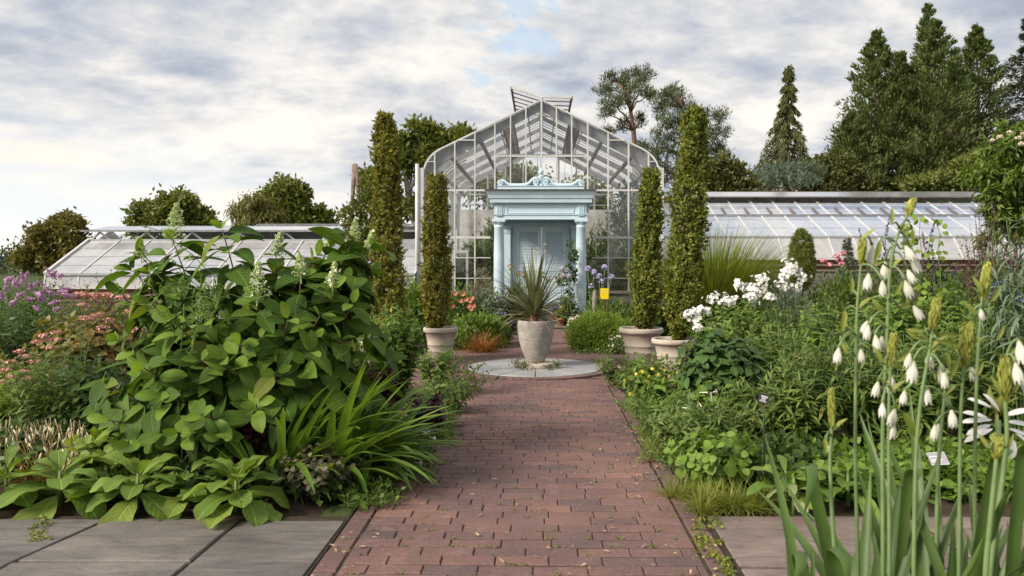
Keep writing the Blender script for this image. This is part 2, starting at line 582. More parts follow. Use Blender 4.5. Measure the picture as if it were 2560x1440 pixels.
def brick(mb, cx, cy, lx, ly, dz=0.0):
    e = .0045
    z1 = dz + rg.normal(0, .0012)
    tx, ty = rg.normal(0, .0035, 2)
    rot = rg.normal(0, .006)
    lx -= abs(rg.normal(0, .0012)); ly -= abs(rg.normal(0, .002))
    v = []
    for ins, z in ((0, -.05), (0, z1 - e), (e, z1)):
        for sx, sy in ((-1, -1), (1, -1), (1, 1), (-1, 1)):
            x = sx * (lx / 2 - ins); y = sy * (ly / 2 - ins)
            zz = z + (x * tx + y * ty if z > -.04 else 0)
            v.append((cx + x - y * rot, cy + y + x * rot, zz))
    f = [[8, 9, 10, 11]]
    for k in (0, 4):
        for i in range(4):
            j = (i + 1) % 4
            f.append([k + i, k + j, k + 4 + j, k + 4 + i])
    mb.add(v, np.array(f))


x0, x1 = -1.03, .88
y = 2.6
row = 0
while y < 15.72:
    if y < 9.0:
        a, b, edge = x0, x1, True
    elif y < 12.35:
        a, b, edge = -2.9, 3.0, False
    else:
        a, b, edge = -.66, .62, False
    if edge:                                            # a border brick set lengthwise along each side
        a += BW + GAP; b -= BW + GAP
    off = (row % 2) * BL / 2 + rg.normal(0, .030)
    xx = a - off
    sag = 0.006 * np.sin(y * 1.7)
    while xx < b - .01:
        l = max(xx, a); r_ = min(xx + BL, b)
        if r_ - l > .012:
            cx = (l + r_) / 2
            if (cx + .055) ** 2 + (y - 10.3) ** 2 > (.99) ** 2:
                brick(mb, cx, y, r_ - l - GAPX, BW - GAP, sag * .6 + .004 * np.sin(cx * 2.3 + y))
        xx += BL
    y += BW
    row += 1
for sx in (x0 + BW / 2, x1 - BW / 2):
    yy = 2.6
    while yy < 9.0:
        brick(mb, sx, yy + BL / 2, BW - GAP, BL - GAP)
        yy += BL
struct(mb.build('brick_path', M_brick, smooth=False))
# bedding sand and moss seen in the joints
M_joint = plain_mat('joint_sand', (.045, .035, .028), (.085, .065, .05), 14, .95, .6, 80, .1, c3=(.06, .07, .03))
mb = MB()
box(mb, (-1.06, 2.0, -.06), (.93, 9.05, -.008)); box(mb, (-2.95, 9.06, -.06), (3.05, 12.4, -.008)); box(mb, (-.69, 12.41, -.06), (.65, 15.75, -.008))
struct(mb.build('path_bedding', M_joint, smooth=False))

# flagstones flanking the near end of the path
mb = MB()
def slab(mb, poly, z=.0, t=.05):
    p = np.array(poly, float); n = len(p); c = p.mean(0)
    e = .008
    ins = p + (c - p) / np.linalg.norm(c - p, axis=1, keepdims=True) * e
    tl = rg.normal(0, .003, 2)
    zz = lambda q: (q - c) @ tl
    v = np.concatenate([np.c_[p, np.full(n, z - t)], np.c_[p, z - e + zz(p)], np.c_[ins, z + zz(ins)]])
    i = np.arange(n); j = (i + 1) % n
    mb.add(v, [np.stack([i, j, j + n, i + n], -1), np.stack([i + n, j + n, j + 2 * n, i + 2 * n], -1), 2 * n + i])


slab(mb, [(-1.052, 2.4), (-1.052, 4.31), (-1.60, 4.29), (-1.62, 2.4)], .004)
slab(mb, [(-1.64, 2.4), (-1.63, 3.70), (-2.44, 3.70), (-2.45, 2.4)])
slab(mb, [(-1.63, 3.725), (-1.625, 4.32), (-2.32, 4.33), (-2.43, 3.725)], .002)
slab(mb, [(-2.47, 2.4), (-2.455, 3.70), (-2.35, 4.33), (-3.6, 4.36), (-3.6, 2.4)])
slab(mb, [(-3.63, 2.4), (-3.63, 4.36), (-5.5, 4.4), (-5.5, 2.4)])
struct(mb.build('flagstone_pavement', M_flag, smooth=False))
mb = MB()
slab(mb, [(.912, 3.66), (2.02, 3.66), (2.0, 4.36), (.915, 4.36)], .003)
slab(mb, [(.91, 2.4), (1.72, 2.4), (1.72, 3.635), (.912, 3.635)])
slab(mb, [(2.04, 3.66), (3.3, 3.64), (3.3, 4.36), (2.03, 4.36)])
slab(mb, [(1.745, 2.4), (3.3, 2.4), (3.3, 3.62), (1.745, 3.635)])
struct(mb.build('flagstone_pavement', M_flag_warm, smooth=False))
mb = MB()
box(mb, (-5.5, 2.0, -.06), (-1.065, 4.40, -.010)); box(mb, (.935, 2.0, -.06), (4.2, 4.40, -.010))
struct(mb.build('pavement_bedding', M_joint, smooth=False))
M_edge = plain_mat('steel_edging', (.05, .045, .04), (.10, .08, .06), 12, .6, .3, 60, metal=.5)
mb = MB()
for xx in (x0 - .012, x1 + .012):
    pts = [(xx + .008 * np.sin(t * 2.1), t) for t in np.linspace(2.5, 9.0, 40)]
    for (xa, ya), (xb, yb) in zip(pts[:-1], pts[1:]):
        bar(mb, (xa, ya, -.024), (xb, yb, -.024), .005, .05)
struct(mb.build('path_edging', M_edge, smooth=False))

# round stone in the crossing: wedge slabs ringed by a brick kerb
CX, CY = -.055, 10.3
mb = MB()
NW = 12
for i in range(NW):
    a0, a1 = i * 2 * np.pi / NW + .006, (i + 1) * 2 * np.pi / NW - .006
    arc = np.linspace(a0, a1, 7)
    poly = [(CX + .24 * math.cos(a), CY + .24 * math.sin(a)) for a in (a1, a0)] + [(CX + .87 * math.cos(a), CY + .87 * math.sin(a)) for a in arc]
    slab(mb, poly, .030, .08)
lathe(mb, [(0.001, -.05), (.235, -.05), (.235, .022), (.225, .030), (0.001, .030)], (CX, CY, 0), 32)
o = mb.build('stone_roundel', M_disc, smooth=False)
struct(o)
mb = MB()
NB = 58
for i in range(NB):
    a = (i + .5) * 2 * np.pi / NB
    ca, sa = math.cos(a), math.sin(a)
    h = .87 * math.pi / NB * .95
    v = []
    for z, r0, r1, q in ((-.05, .880, .980, 0), (.014, .880, .980, 0), (.022, .886, .973, .004)):
        for rr, ss in ((r0, -1), (r1, -1), (r1, 1), (r0, 1)):
            w = (h * rr / .87 - q) * ss
            v.append((CX + rr * ca - w * sa, CY + rr * sa + w * ca, z + rg.normal(0, .001)))
    f = [[8, 9, 10, 11]] + [[k + i2, k + (i2 + 1) % 4, k + 4 + (i2 + 1) % 4, k + 4 + i2] for k in (0, 4) for i2 in range(4)]
    mb.add(v, np.array(f))
struct(mb.build('roundel_kerb', M_brick, smooth=False))
# ================================================================ BUILDINGS
def glass_mat(name, tint=(.93, .95, .95), refl=1.0, dirt=.10, rough=.03):
    """thin pane: mostly clear, mirror at its Fresnel share, a little grime"""
    m, k = mat(name)
    tc = k.n('ShaderNodeTexCoord').outputs['Object']
    fr = k.n('ShaderNodeFresnel', {'IOR': 1.5}).outputs[0]
    nz = k.noise(tc, 2.2, 6, .65, .4)
    bp = k.n('ShaderNodeBump', {'Height': k.noise(tc, 1.3, 2), 'Strength': .04, 'Distance': .05})
    tr = k.n('ShaderNodeBsdfTransparent', {'Color': tint})
    gl = k.n('ShaderNodeBsdfGlossy', {'Color': (1, 1, 1), 'Roughness': rough, 'Normal': bp.outputs[0]})
    a = k.n('ShaderNodeMixShader', {0: k.math('MULTIPLY', fr, refl * 1.8, clamp=True), 1: tr, 2: gl})
    df = k.n('ShaderNodeMixShader', {0: .75, 1: k.n('ShaderNodeBsdfDiffuse', {'Color': (.62, .60, .57)}), 2: k.n('ShaderNodeBsdfTranslucent', {'Color': (.80, .80, .79)})})
    b = k.n('ShaderNodeMixShader', {0: k.rng(nz, .42, .8, dirt * .35, dirt * 2.4), 1: a, 2: df})
    finish(k, b)
    return m


def frosted_mat(name, c1, c2, clear=.22, rough=.14, blue=False):
    """whitewashed greenhouse pane: milky, streaked, glossy outside; blue paints in a sky reflection"""
    m, k = mat(name)
    tc = k.n('ShaderNodeTexCoord').outputs['Object']
    nz = k.noise(k.n('ShaderNodeMapping', {'Vector': tc, 'Scale': (1, .35, .35)}).outputs[0], 1.4, 6, .62, .5)
    n2 = k.noise(tc, 5, 5, .6)
    ri = k.n('ShaderNodeNewGeometry').outputs['Random Per Island']
    col = k.ramp(nz, [(.3, c1), (.6, c2)])
    if blue:  # mirrored sky put into the colour, towards the right and the upper rows
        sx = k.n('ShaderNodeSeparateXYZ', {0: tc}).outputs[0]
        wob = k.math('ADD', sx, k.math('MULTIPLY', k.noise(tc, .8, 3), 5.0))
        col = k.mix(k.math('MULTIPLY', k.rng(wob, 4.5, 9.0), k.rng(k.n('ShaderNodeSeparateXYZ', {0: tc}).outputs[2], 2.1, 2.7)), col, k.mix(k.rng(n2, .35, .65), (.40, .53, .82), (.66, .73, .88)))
    col = k.mix(1.0, col, k.ramp(ri, [(0, (.88, .90, .95)), (1, (1.08, 1.06, 1.04))]), 'MULTIPLY')
    d = k.n('ShaderNodeBsdfDiffuse', {'Color': col})
    t = k.n('ShaderNodeBsdfTranslucent', {'Color': col})
    dt = k.n('ShaderNodeMixShader', {0: .35, 1: d, 2: t})
    tr = k.n('ShaderNodeBsdfTransparent', {'Color': (.92, .94, .95)})
    body = k.n('ShaderNodeMixShader', {0: k.rng(n2, .35, .75, clear * .4, clear * 1.8), 1: dt, 2: tr})
    fr = k.n('ShaderNodeFresnel', {'IOR': 1.5}).outputs[0]
    gl = k.n('ShaderNodeBsdfGlossy', {'Color': (1, 1, 1), 'Roughness': rough})
    finish(k, k.n('ShaderNodeMixShader', {0: k.math('MULTIPLY', fr, 1.7, clamp=True), 1: body, 2: gl}))
    return m


M_glass = glass_mat('clear_pane', (.97, .98, .98), .9, .09)
M_roofglass = glass_mat('roof_pane', (.98, .985, .985), .10, .09)
M_frost = frosted_mat('milky_pane', (.55, .56, .58), (.69, .69, .70), .14)
M_frost_reflect = frosted_mat('painted_reflection_pane', (.60, .67, .82), (.76, .80, .86), .14, .10, True)  # blue tint stands in for sky reflected by the panes
M_oldwall = plain_mat('whitewashed_block', (.40, .38, .35), (.62, .60, .57), 3.2, .85, .3, 30, c3=(.66, .64, .60))
M_stone = plain_mat('grey_coursed_stone', (.10, .09, .085), (.22, .20, .185), 7, .9, .8, 30)
M_step = plain_mat('weathered_step', (.13, .105, .09), (.27, .225, .20), 6, .85, .5, 40)
M_blue = plain_mat('powder_blue_paint', (.50, .63, .72), (.57, .70, .78), 4, .45, .06, 70, .4)
M_blue_dark = plain_mat('blue_louvre_paint', (.62, .75, .84), (.68, .79, .87), 5, .45, .06, 70)
M_lead = plain_mat('lead_flashing', (.06, .045, .05), (.11, .09, .09), 9, .5, .2, 60)
M_dark = plain_mat('dark_iron', (.02, .018, .016), (.04, .035, .03), 20, .45)
M_brass = plain_mat('aged_brass', (.09, .05, .035), (.14, .08, .05), 20, .35, metal=.7)
M_tiles = plain_mat('inner_floor', (.12, .11, .10), (.2, .18, .16), 5, .9)

GX, GD0, GD1 = .03, 17.6, 24.8            # glasshouse axis and the planes of its two gables


def gable_profile(off=0.0, n=9):
    """outline of one side, base to ridge: upright, curved eave, straight slope"""
    pts = [(2.60, .30), (2.60, 2.0), (2.60, 3.30)]
    p0, p1, p2 = np.array((2.60, 3.30)), np.array((2.60, 3.66)), np.array((2.22, 3.86))
    for t in np.linspace(0, 1, n)[1:]:
        pts.append(tuple((1 - t) ** 2 * p0 + 2 * t * (1 - t) * p1 + t * t * p2))
    pts.append((0.0, 4.93))
    p = np.array(pts)
    p[:, 0] -= off * .9; p[:, 1] -= np.where(p[:, 1] > 3.3, off, 0)
    p[:, 0] = np.maximum(p[:, 0], 0)
    return p


def rib(mb, y, depth, width, off=0.0):
    """a bent rib following the profile on both sides"""
    for s in (-1, 1):
        a = gable_profile(off); b = gable_profile(off + depth)
        n = len(a)
        v = np.zeros((n, 4, 3))
        for q, (pp, dy) in enumerate(((a, -width / 2), (a, width / 2), (b, width / 2), (b, -width / 2))):
            v[:, q, 0] = GX + s * pp[:, 0]; v[:, q, 1] = y + dy; v[:, q, 2] = pp[:, 1]
        i = np.arange(n - 1)[:, None]; j = np.arange(4)[None]
        f = np.stack([i * 4 + j, i * 4 + (j + 1) % 4, i * 4 + 4 + (j + 1) % 4, i * 4 + 4 + j], -1).reshape(-1, 4)
        if s < 0:
            f = f[:, ::-1]
        mb.add(v.reshape(-1, 3), f)


PH = thing('glasshouse', 'tall clear glass palm house with pitched roof and curved eaves behind the blue portico', 'greenhouse', (GX, GD0, 0))
# front gable frame
mb = MB()
rib(mb, GD0, .03, .10)
mb.build('gable_rim', M_white, PH, smooth=False)
mb = MB(); rib(mb, GD0 + .09, .19, .05, .035); mb.build('gable_beam', M_beam, PH, smooth=False)
MUL = [1087.5, 1137.5, 1187.5, 1237.5, 1276.4, 1314.7, 1353.5, 1391, 1429, 1469, 1520, 1571, 1621]
prof = gable_profile()


def roof_z(x):
    x = abs(x - GX)
    pr = prof[prof[:, 1] >= 3.3]
    return float(np.interp(x, pr[::-1, 0], pr[::-1, 1]))


for px in MUL:
    x = (px - VX) * GD0 / F
    mb = MB()
    w = .028 if px != 1353.5 else .038
    z0 = .72 if abs(px - 1353.5) > 125 else 2.45
    box(mb, (x - w / 2, GD0 - .06, z0), (x + w / 2, GD0 + .02, roof_z(x) - .02 + (0.06 if px == 1353.5 else 0)))
    mb.build('mullion', M_warmwhite, PH, smooth=False)
for z, w, xl in ((2.93, .04, 2.58), (1.895, .05, 2.58), (4.03, .022, 1.86), (3.68, .03, 1.04), (1.45, .02, 2.58), (1.0, .018, 2.58), (3.56, .018, 2.5)):
    segs = ((-xl, xl),) if z > 2.5 else ((-xl, -1.12), (1.12, xl))
    if z == 4.03:
        segs = ((-1.86, -1.45), (1.45, 1.86))
    if z == 3.56:
        segs = ((-2.5, -2.35), (2.35, 2.5))
    for a, b in segs:
        mb = MB()
        box(mb, (GX + a, GD0 - .055, z - w / 2), (GX + b, GD0 + .012, z + w / 2))
        mb.build('transom', M_white, PH, smooth=False)
# front pane sheets, a little set back from the bars
mb = MB()
pr = gable_profile(.02)
poly = [(GX - x, z) for x, z in pr] + [(GX + x, z) for x, z in pr[::-1]][1:]
poly = [(x, max(z, .72)) for x, z in poly]
xs_ = [p[0] for p in poly]
c0 = (GX, GD0 + .02, .72)
mb.add([(x, GD0 + .02, z) for x, z in poly], np.arange(len(poly)))
mb.build('gable_glass', M_glass, PH, smooth=False)
# ribs of the roof and side walls, light glazing bars between deeper main rafters
n_r = 17
for i in range(1, n_r):
    y = GD0 + .12 + (GD1 - GD0 - .12) * i / n_r
    main = i % 4 == 0
    mb = MB(); rib(mb, y, .10 if main else .022, .05 if main else .022, .03)
    mb.build('rafter' if main else 'glazing_bar', M_beam if main else M_white, PH, smooth=False)
mb = MB(); rib(mb, GD1, .12, .08); mb.build('rear_gable_rim', M_greybar, PH, smooth=False)
# purlins and ridge
for xo in (.56, .62):
    pass
for s in (-1, 1):
    for xo, w, m in ((2.05, .07, M_darkbar), (1.36, .07, M_darkbar), (2.45, .05, M_greybar)):
        x = GX + s * xo
        z = roof_z(x) - .20
        mb = MB(); bar(mb, (x, GD0 + .2, z), (x, GD1 - .05, z), w, .07)
        mb.build('purlin', m, PH, smooth=False)
    # vent gear: a ladder of two rails and rungs below the ridge on each side
    mb = MB()
    xa, xb = GX + s * .62, GX + s * .86
    za, zb = roof_z(xa) - .16, roof_z(xb) - .19
    for xx, zz in ((xa, za), (xb, zb), ((xa + xb) / 2, (za + zb) / 2)):
        bar(mb, (xx, GD0 + .5, zz), (xx, GD1 - 1.2, zz), .03, .04)
    for y in np.arange(GD0 + .6, GD1 - 1.2, .22):
        bar(mb, (xa, y, za), (xb, y, zb), .03, .03)
    mb.build('vent_gear', M_darkbar, PH, smooth=False)
    mb = MB(); bar(mb, (GX + s * .30, GD0 + .15, roof_z(GX + .30) - .05), (GX + s * .30, GD1, roof_z(GX + .30) - .05), .03, .03)
    bar(mb, (GX + s * .95, GD0 + .15, roof_z(GX + .95) - .05), (GX + s * .95, GD1, roof_z(GX + .95) - .05), .03, .03)
    mb.build('cross_bar', M_white, PH, smooth=False)
mb = MB(); bar(mb, (GX, GD0, 4.93), (GX, GD1, 4.93), .09, .10); mb.build('ridge_beam', M_greybar, PH, smooth=False)
mb = MB(); bar(mb, (GX - 1.05, 19.4, 3.95), (GX + 1.05, 19.4, 3.95), .035); bar(mb, (GX - .35, 24.3, 4.70), (GX + .35, 24.3, 4.70), .03)
for x in (-.98, -.1, .42, .62, 1.3):
    tube(mb, [(GX + x, 20.5, roof_z(GX + x) - .1), (GX + x * .94, 20.6, 2.5)], .006, 4)
mb.build('tie_rod', M_greybar, PH, smooth=False)
# roof glass sheets
for s in (-1, 1):
    mb = MB()
    pr = gable_profile(-.004)
    k0 = 1
    n = len(pr)
    v = np.concatenate([[(GX + s * x, GD0 + .05, max(z, .6)) for x, z in pr], [(GX + s * x, GD1, max(z, .6)) for x, z in pr]])
    i = np.arange(n - 1)
    mb.add(v, np.stack([i, i + 1, n + i + 1, n + i], -1))
    mb.build('roof_glass', M_roofglass, PH)
# open ridge vents
for s, ang, wl in ((-1, 17, .66), (1, -2, .64)):
    e = np.array([math.cos(R(ang)), math.sin(R(ang))])
    hx, hz = GX + s * .03, 5.01
    tx, tz = hx + s * wl * e[0], hz + wl * e[1]
    fl = None
    mb = MB()
    y0, y1 = GD0 + .06, GD0 + 3.0
    bar(mb, (hx, y0, hz), (tx, y0, tz), .05, .05); bar(mb, (hx, y1, hz), (tx, y1, tz), .05, .05)
    fl = mb.build('ridge_vent', M_white, PH, smooth=False)
    mb = MB(); bar(mb, (tx, y0, tz), (tx, y1, tz), .045, .05); mb.build('outer_rail', M_darkbar, fl, smooth=False)
    for y in np.linspace(y0, y1, 7)[1:-1]:
        mb = MB(); bar(mb, (hx, y, hz), (tx, y, tz), .025, .025); mb.build('vent_bar', M_darkbar, fl, smooth=False)
    mb = MB(); mb.add([(hx, y0, hz + .02), (tx, y0, tz + .02), (tx, y1, tz + .02), (hx, y1, hz + .02)], [[0, 1, 2, 3]]); mb.build('vent_glass', M_roofglass, fl, smooth=False)
# low masonry, corner posts, back wall
for a, b in ((-2.62, -1.15), (1.15, 2.62)):
    mb = MB(); box(mb, (GX + a, GD0 - .10, -.05), (GX + b, GD0 + .2, .66)); mb.build('base_wall', M_stone, PH, smooth=False)
    mb = MB(); box(mb, (GX + a - .03, GD0 - .16, .66), (GX + b + .03, GD0 + .22, .72)); mb.build('sill', M_step, PH, smooth=False, bevel=.01)
for s in (-1, 1):
    mb = MB(); box(mb, (GX + s * 2.62 - .1, GD0 + .2, -.05), (GX + s * 2.62 + .1, GD1, .66)); mb.build('side_base_wall', M_stone, PH, smooth=False)
    mb = MB(); box(mb, (GX + s * 2.63 - .05, GD0 - .09, .0), (GX + s * 2.63 + .05, GD0 + .05, 3.42)); mb.build('corner_post', M_white, PH, smooth=False)
mb = MB(); tube(mb, [(GX - 2.72, GD0 - .1, 0), (GX - 2.72, GD0 - .1, 3.5)], .04, 10); mb.build('downpipe', M_warmwhite, PH)
mb = MB(); box(mb, (GX - 2.58, GD1 - .15, 0), (GX + 2.58, GD1 - .02, 2.95)); mb.build('rear_wall', M_oldwall, PH, smooth=False)
mb = MB(); box(mb, (GX - 2.55, GD0 + .25, -.02), (GX + 2.55, GD1 - .16, .02)); mb.build('floor_slab', M_tiles, PH, smooth=False)
for x in np.linspace(-2.2, 2.2, 9):
    mb = MB(); box(mb, (GX + x - .025, GD1 - .06, 2.96), (GX + x + .025, GD1 + .01, roof_z(GX + x) - .02)); mb.build('rear_mullion', M_greybar, PH, smooth=False)
mb = MB(); box(mb, (GX - 2.55, GD1 - .07, 3.40), (GX + 2.55, GD1 + .012, 3.45)); box(mb, (GX - 2.55, GD1 - .07, 3.08), (GX + 2.55, GD1 + .012, 3.11)); mb.build('rear_transom', M_greybar, PH, smooth=False)
# a white-framed inner door near the left corner
mb = MB()
xd = (1150 - VX) * 18.6 / F
for a, b, c, d in ((-.19, -.14, .3, 1.63), (.14, .19, .3, 1.63), (-.14, .14, 1.57, 1.63), (-.14, .14, .3, .45)):
    box(mb, (xd + a, 18.6, c), (xd + b, 18.65, d))
mb.build('inner_door_frame', M_white, PH, smooth=False)

# ---------------------------------------------------------------- portico
PD = 16.3
PO = thing('portico', 'powder blue classical portico with two round columns and louvred doors', 'portico', (0, PD, 0))
PX = (1351 - VX) * PD / F


def pz(py, d=PD):
    return H - (py - VY) * d / F


def pxx(px, d=PD):
    return (px - VX) * d / F


FL = .29
for px in (1247.5, 1452.5):
    c = (pxx(px), PD, 0)
    z1 = pz(553)
    mb = MB()
    lathe(mb, [(.001, FL), (.135, FL), (.135, FL + .06), (.128, FL + .075), (.122, FL + .10), (.112, FL + .115), (.108, FL + .14),
               (.110, FL + .7), (.107, FL + 1.2), (.096, z1 - .13), (.1, z1 - .125), (.1, z1 - .11), (.095, z1 - .105), (.096, z1 - .07), (.104, z1 - .06), (.104, z1 - .05), (.125, z1 - .028), (.13, z1 - .02), (.001, z1 - .02)], c, 40)
    co = mb.build('column', M_blue, PO)
    mb = MB(); box(mb, (c[0] - .132, PD - .132, z1 - .02), (c[0] + .132, PD + .132, z1 + .035)); mb.build('capital', M_blue, co, smooth=False, bevel=.006)
# square rear pilasters against the house
for px in (1268, 1437):
    d = 17.35
    x = pxx(px, d)
    mb = MB()
    box(mb, (x - .075, d - .06, FL), (x + .075, d + .06, pz(583, d)))
    box(mb, (x - .09, d - .07, pz(583, d)), (x + .09, d + .062, pz(579, d)))
    box(mb, (x - .082, d - .065, pz(579, d)), (x + .082, d + .061, pz(571, d)))
    box(mb, (x - .105, d - .085, pz(571, d)), (x + .105, d + .063, pz(563, d)))
    mb.build('pilaster', M_blue, PO, smooth=False, bevel=.005)
xL, xR = pxx(1235), pxx(1468.5)
zA0, zA1, zF1, zC0, zC1 = pz(549.5), pz(537), pz(511), pz(508), pz(477)
yb = 17.45
# architrave and frieze as a hollow box
mb = MB()
for z0, z1, g_ in ((zA0, zA0 + .022, .0), (zA0 + .022, zA1 - .012, -.012), (zA1 - .012, zA1 + .004, .004), (zA1 + .004, zC0 + .03, -.016)):
    a, b, y0 = xL - g_, xR + g_, PD - .125 - g_
    box(mb, (a, y0, z0), (b, PD + .10, z1))
    box(mb, (a, PD + .10, z0), (a + .22, yb, z1)); box(mb, (b - .22, PD + .10, z0), (b, yb, z1))
mb.build('entablature', M_blue, PO, smooth=False, bevel=.003)
# frieze panel moulding
mb = MB()
yf = PD - .109
pa, pb, pc, pd = pxx(1267), pxx(1434), pz(536), pz(518)
pc = zA1 + .02
for a, b, c, d in ((pa, pb, pd - .014, pd), (pa, pb, pc, pc + .014), (pa, pa + .014, pc + .014, pd - .014), (pb - .014, pb, pc + .014, pd - .014)):
    box(mb, (a, yf - .014, c), (b, yf + .006, d))
mb.build('frieze_panel', M_blue, PO, smooth=False, bevel=.003)
for px in (1249, 1452.5):
    x = pxx(px)
    mb = MB()
    box(mb, (x - .10, yf - .012, zA1 + .006), (x + .10, yf + .004, zC0 + .02))
    for q in (-.042, 0, .042):
        box(mb, (x + q - .014, yf - .030, zA1 + .02), (x + q + .014, yf - .010, zC0 - .002))
    box(mb, (x - .07, yf - .034, zA1 - .004), (x + .07, yf - .009, zA1 + .018))
    blk = mb.build('fluted_block', M_blue, PO, smooth=False, bevel=.003)
    mb = MB()
    for q in np.linspace(-.052, .052, 6):
        mb2 = [(.003, .026), (.011, .0)]
        lathe(mb, [(.004, .022), (.012, .0), (.001, -.001)], (x + q, yf - .022, zA1 - .030), 8)
    mb.build('drop_ornament', M_blue, blk)
# cornice: stepped and coved rings going out as they rise
cor = [(508, 1226.5, 1478), (497.5, 1225.5, 1478.8), (497, 1222.5, 1480.5), (493.5, 1222, 1481), (493, 1221.5, 1481.5), (490, 1221, 1482), (488, 1219.5, 1483), (484, 1217.5, 1485), (480, 1215.5, 1486.8), (478.5, 1215, 1487.3)]
mb = MB()
V = []
for py, a, b in cor:
    xa, xb = pxx(a), pxx(b)
    out = (xb - xa) / 2 - (pxx(1468.5) - pxx(1235)) / 2
    yf_ = PD - .125 - out
    V += [(xa, yf_, pz(py)), (xb, yf_, pz(py)), (xb, yb, pz(py)), (xa, yb, pz(py))]
n = len(cor)
fs = [[k * 4 + i, k * 4 + (i + 1) % 4, k * 4 + 4 + (i + 1) % 4, k * 4 + 4 + i] for k in range(n - 1) for i in range(4)]
mb.add(V, fs); mb.add(V[:4], [[3, 2, 1, 0]]); mb.add(V[-4:], [[0, 1, 2, 3]])
mb.build('cornice', M_blue, PO, smooth=False)
mb = MB()
o_ = (pxx(1488.8) - pxx(1213.8)) / 2 - (pxx(1468.5) - pxx(1235)) / 2
box(mb, (pxx(1213.8), PD - .125 - o_ - .012, pz(478.5) + .001), (pxx(1488.8), yb, pz(476)))
mb.build('roof_flashing', M_lead, PO, smooth=False)
# block and scroll crest
yc = PD - .10
mb = MB()
box(mb, (pxx(1243), yc, pz(476)), (pxx(1460.5), yc + .26, pz(471.5)))
box(mb, (pxx(1244), yc + .008, pz(471.5)), (pxx(1459.5), yc + .252, pz(467)))
box(mb, (pxx(1242.5), yc - .006, pz(467)), (pxx(1461), yc + .266, pz(465)))
mb.build('parapet_block', M_blue, PO, smooth=False, bevel=.004)
for s in (-1, 1):
    cx = pxx(1352)
    q = lambda dx, py: (cx + s * dx * PD / F, pz(py))
    # band: from the outer volute along the low bar, up to the inner volute
    path = [(104, 459.5), (101, 452.8), (96, 450.8), (91, 452.5), (86, 457), (81, 460.5), (74, 461.6), (60, 461.8), (45, 461.8), (36, 461.2), (30, 458), (24, 452), (19, 446.5), (13, 444), (7, 446)]
    P_ = np.array([q(*p) for p in path])
    tt = np.linspace(0, len(path) - 1, 60)
    Xs = np.interp(tt, np.arange(len(path)), P_[:, 0]); Zs = np.interp(tt, np.arange(len(path)), P_[:, 1])
    for _ in range(4):
        Xs[1:-1] = (Xs[:-2] + 2 * Xs[1:-1] + Xs[2:]) / 4; Zs[1:-1] = (Zs[:-2] + 2 * Zs[1:-1] + Zs[2:]) / 4
    mb = MB()
    tube(mb, np.stack([Xs, np.full(60, yc + .09), Zs], -1), .026, 10)
    sc = mb.build('scroll_band', M_blue, PO)
    for dx, py, r in ((101, 457.5, .062), (12, 454.5, .088)):
        x, z = q(dx, py)
        mb = MB()
        th = np.linspace(0, 2 * np.pi, 33)[:-1]
        sp = .72 if r > .07 else 1.0
        prism(mb, np.stack([x + r * sp * np.cos(th), z + r * np.sin(th)], -1), 'y', yc + .035, yc + .16)
        mb.build('volute', M_blue, sc, smooth=False, bevel=.006)
        mb = MB()
        a = np.linspace(0, 4.6 * np.pi, 70)
        rr = r * .90 * (1 - a / a[-1] * .86)
        tube(mb, np.stack([x - s * rr * sp * np.cos(a), np.full(70, yc + .034), z + rr * np.sin(a)], -1), .007, 6)
        ball(mb, (x, yc + .03, z), .016)
        mb.build('volute_spiral', M_blue, sc)
mb = MB()
fc = (pxx(1352.3), yc + .09, 0)
lathe(mb, [(.001, pz(465)), (.05, pz(464.5)), (.036, pz(461)), (.018, pz(457)), (.016, pz(454)), (.03, pz(452)), (.04, pz(448)), (.052, pz(444.5)), (.055, pz(442.5)), (.06, pz(441)), (.045, pz(439.5)), (.03, pz(438.6)), (.028, pz(437.5)),
           (.045, pz(435.6)), (.058, pz(431.5)), (.055, pz(427.5)), (.038, pz(424.3)), (.014, pz(423)), (.009, pz(420)), (.001, pz(418.5))], fc, 28)
mb.build('finial', M_blue, PO)
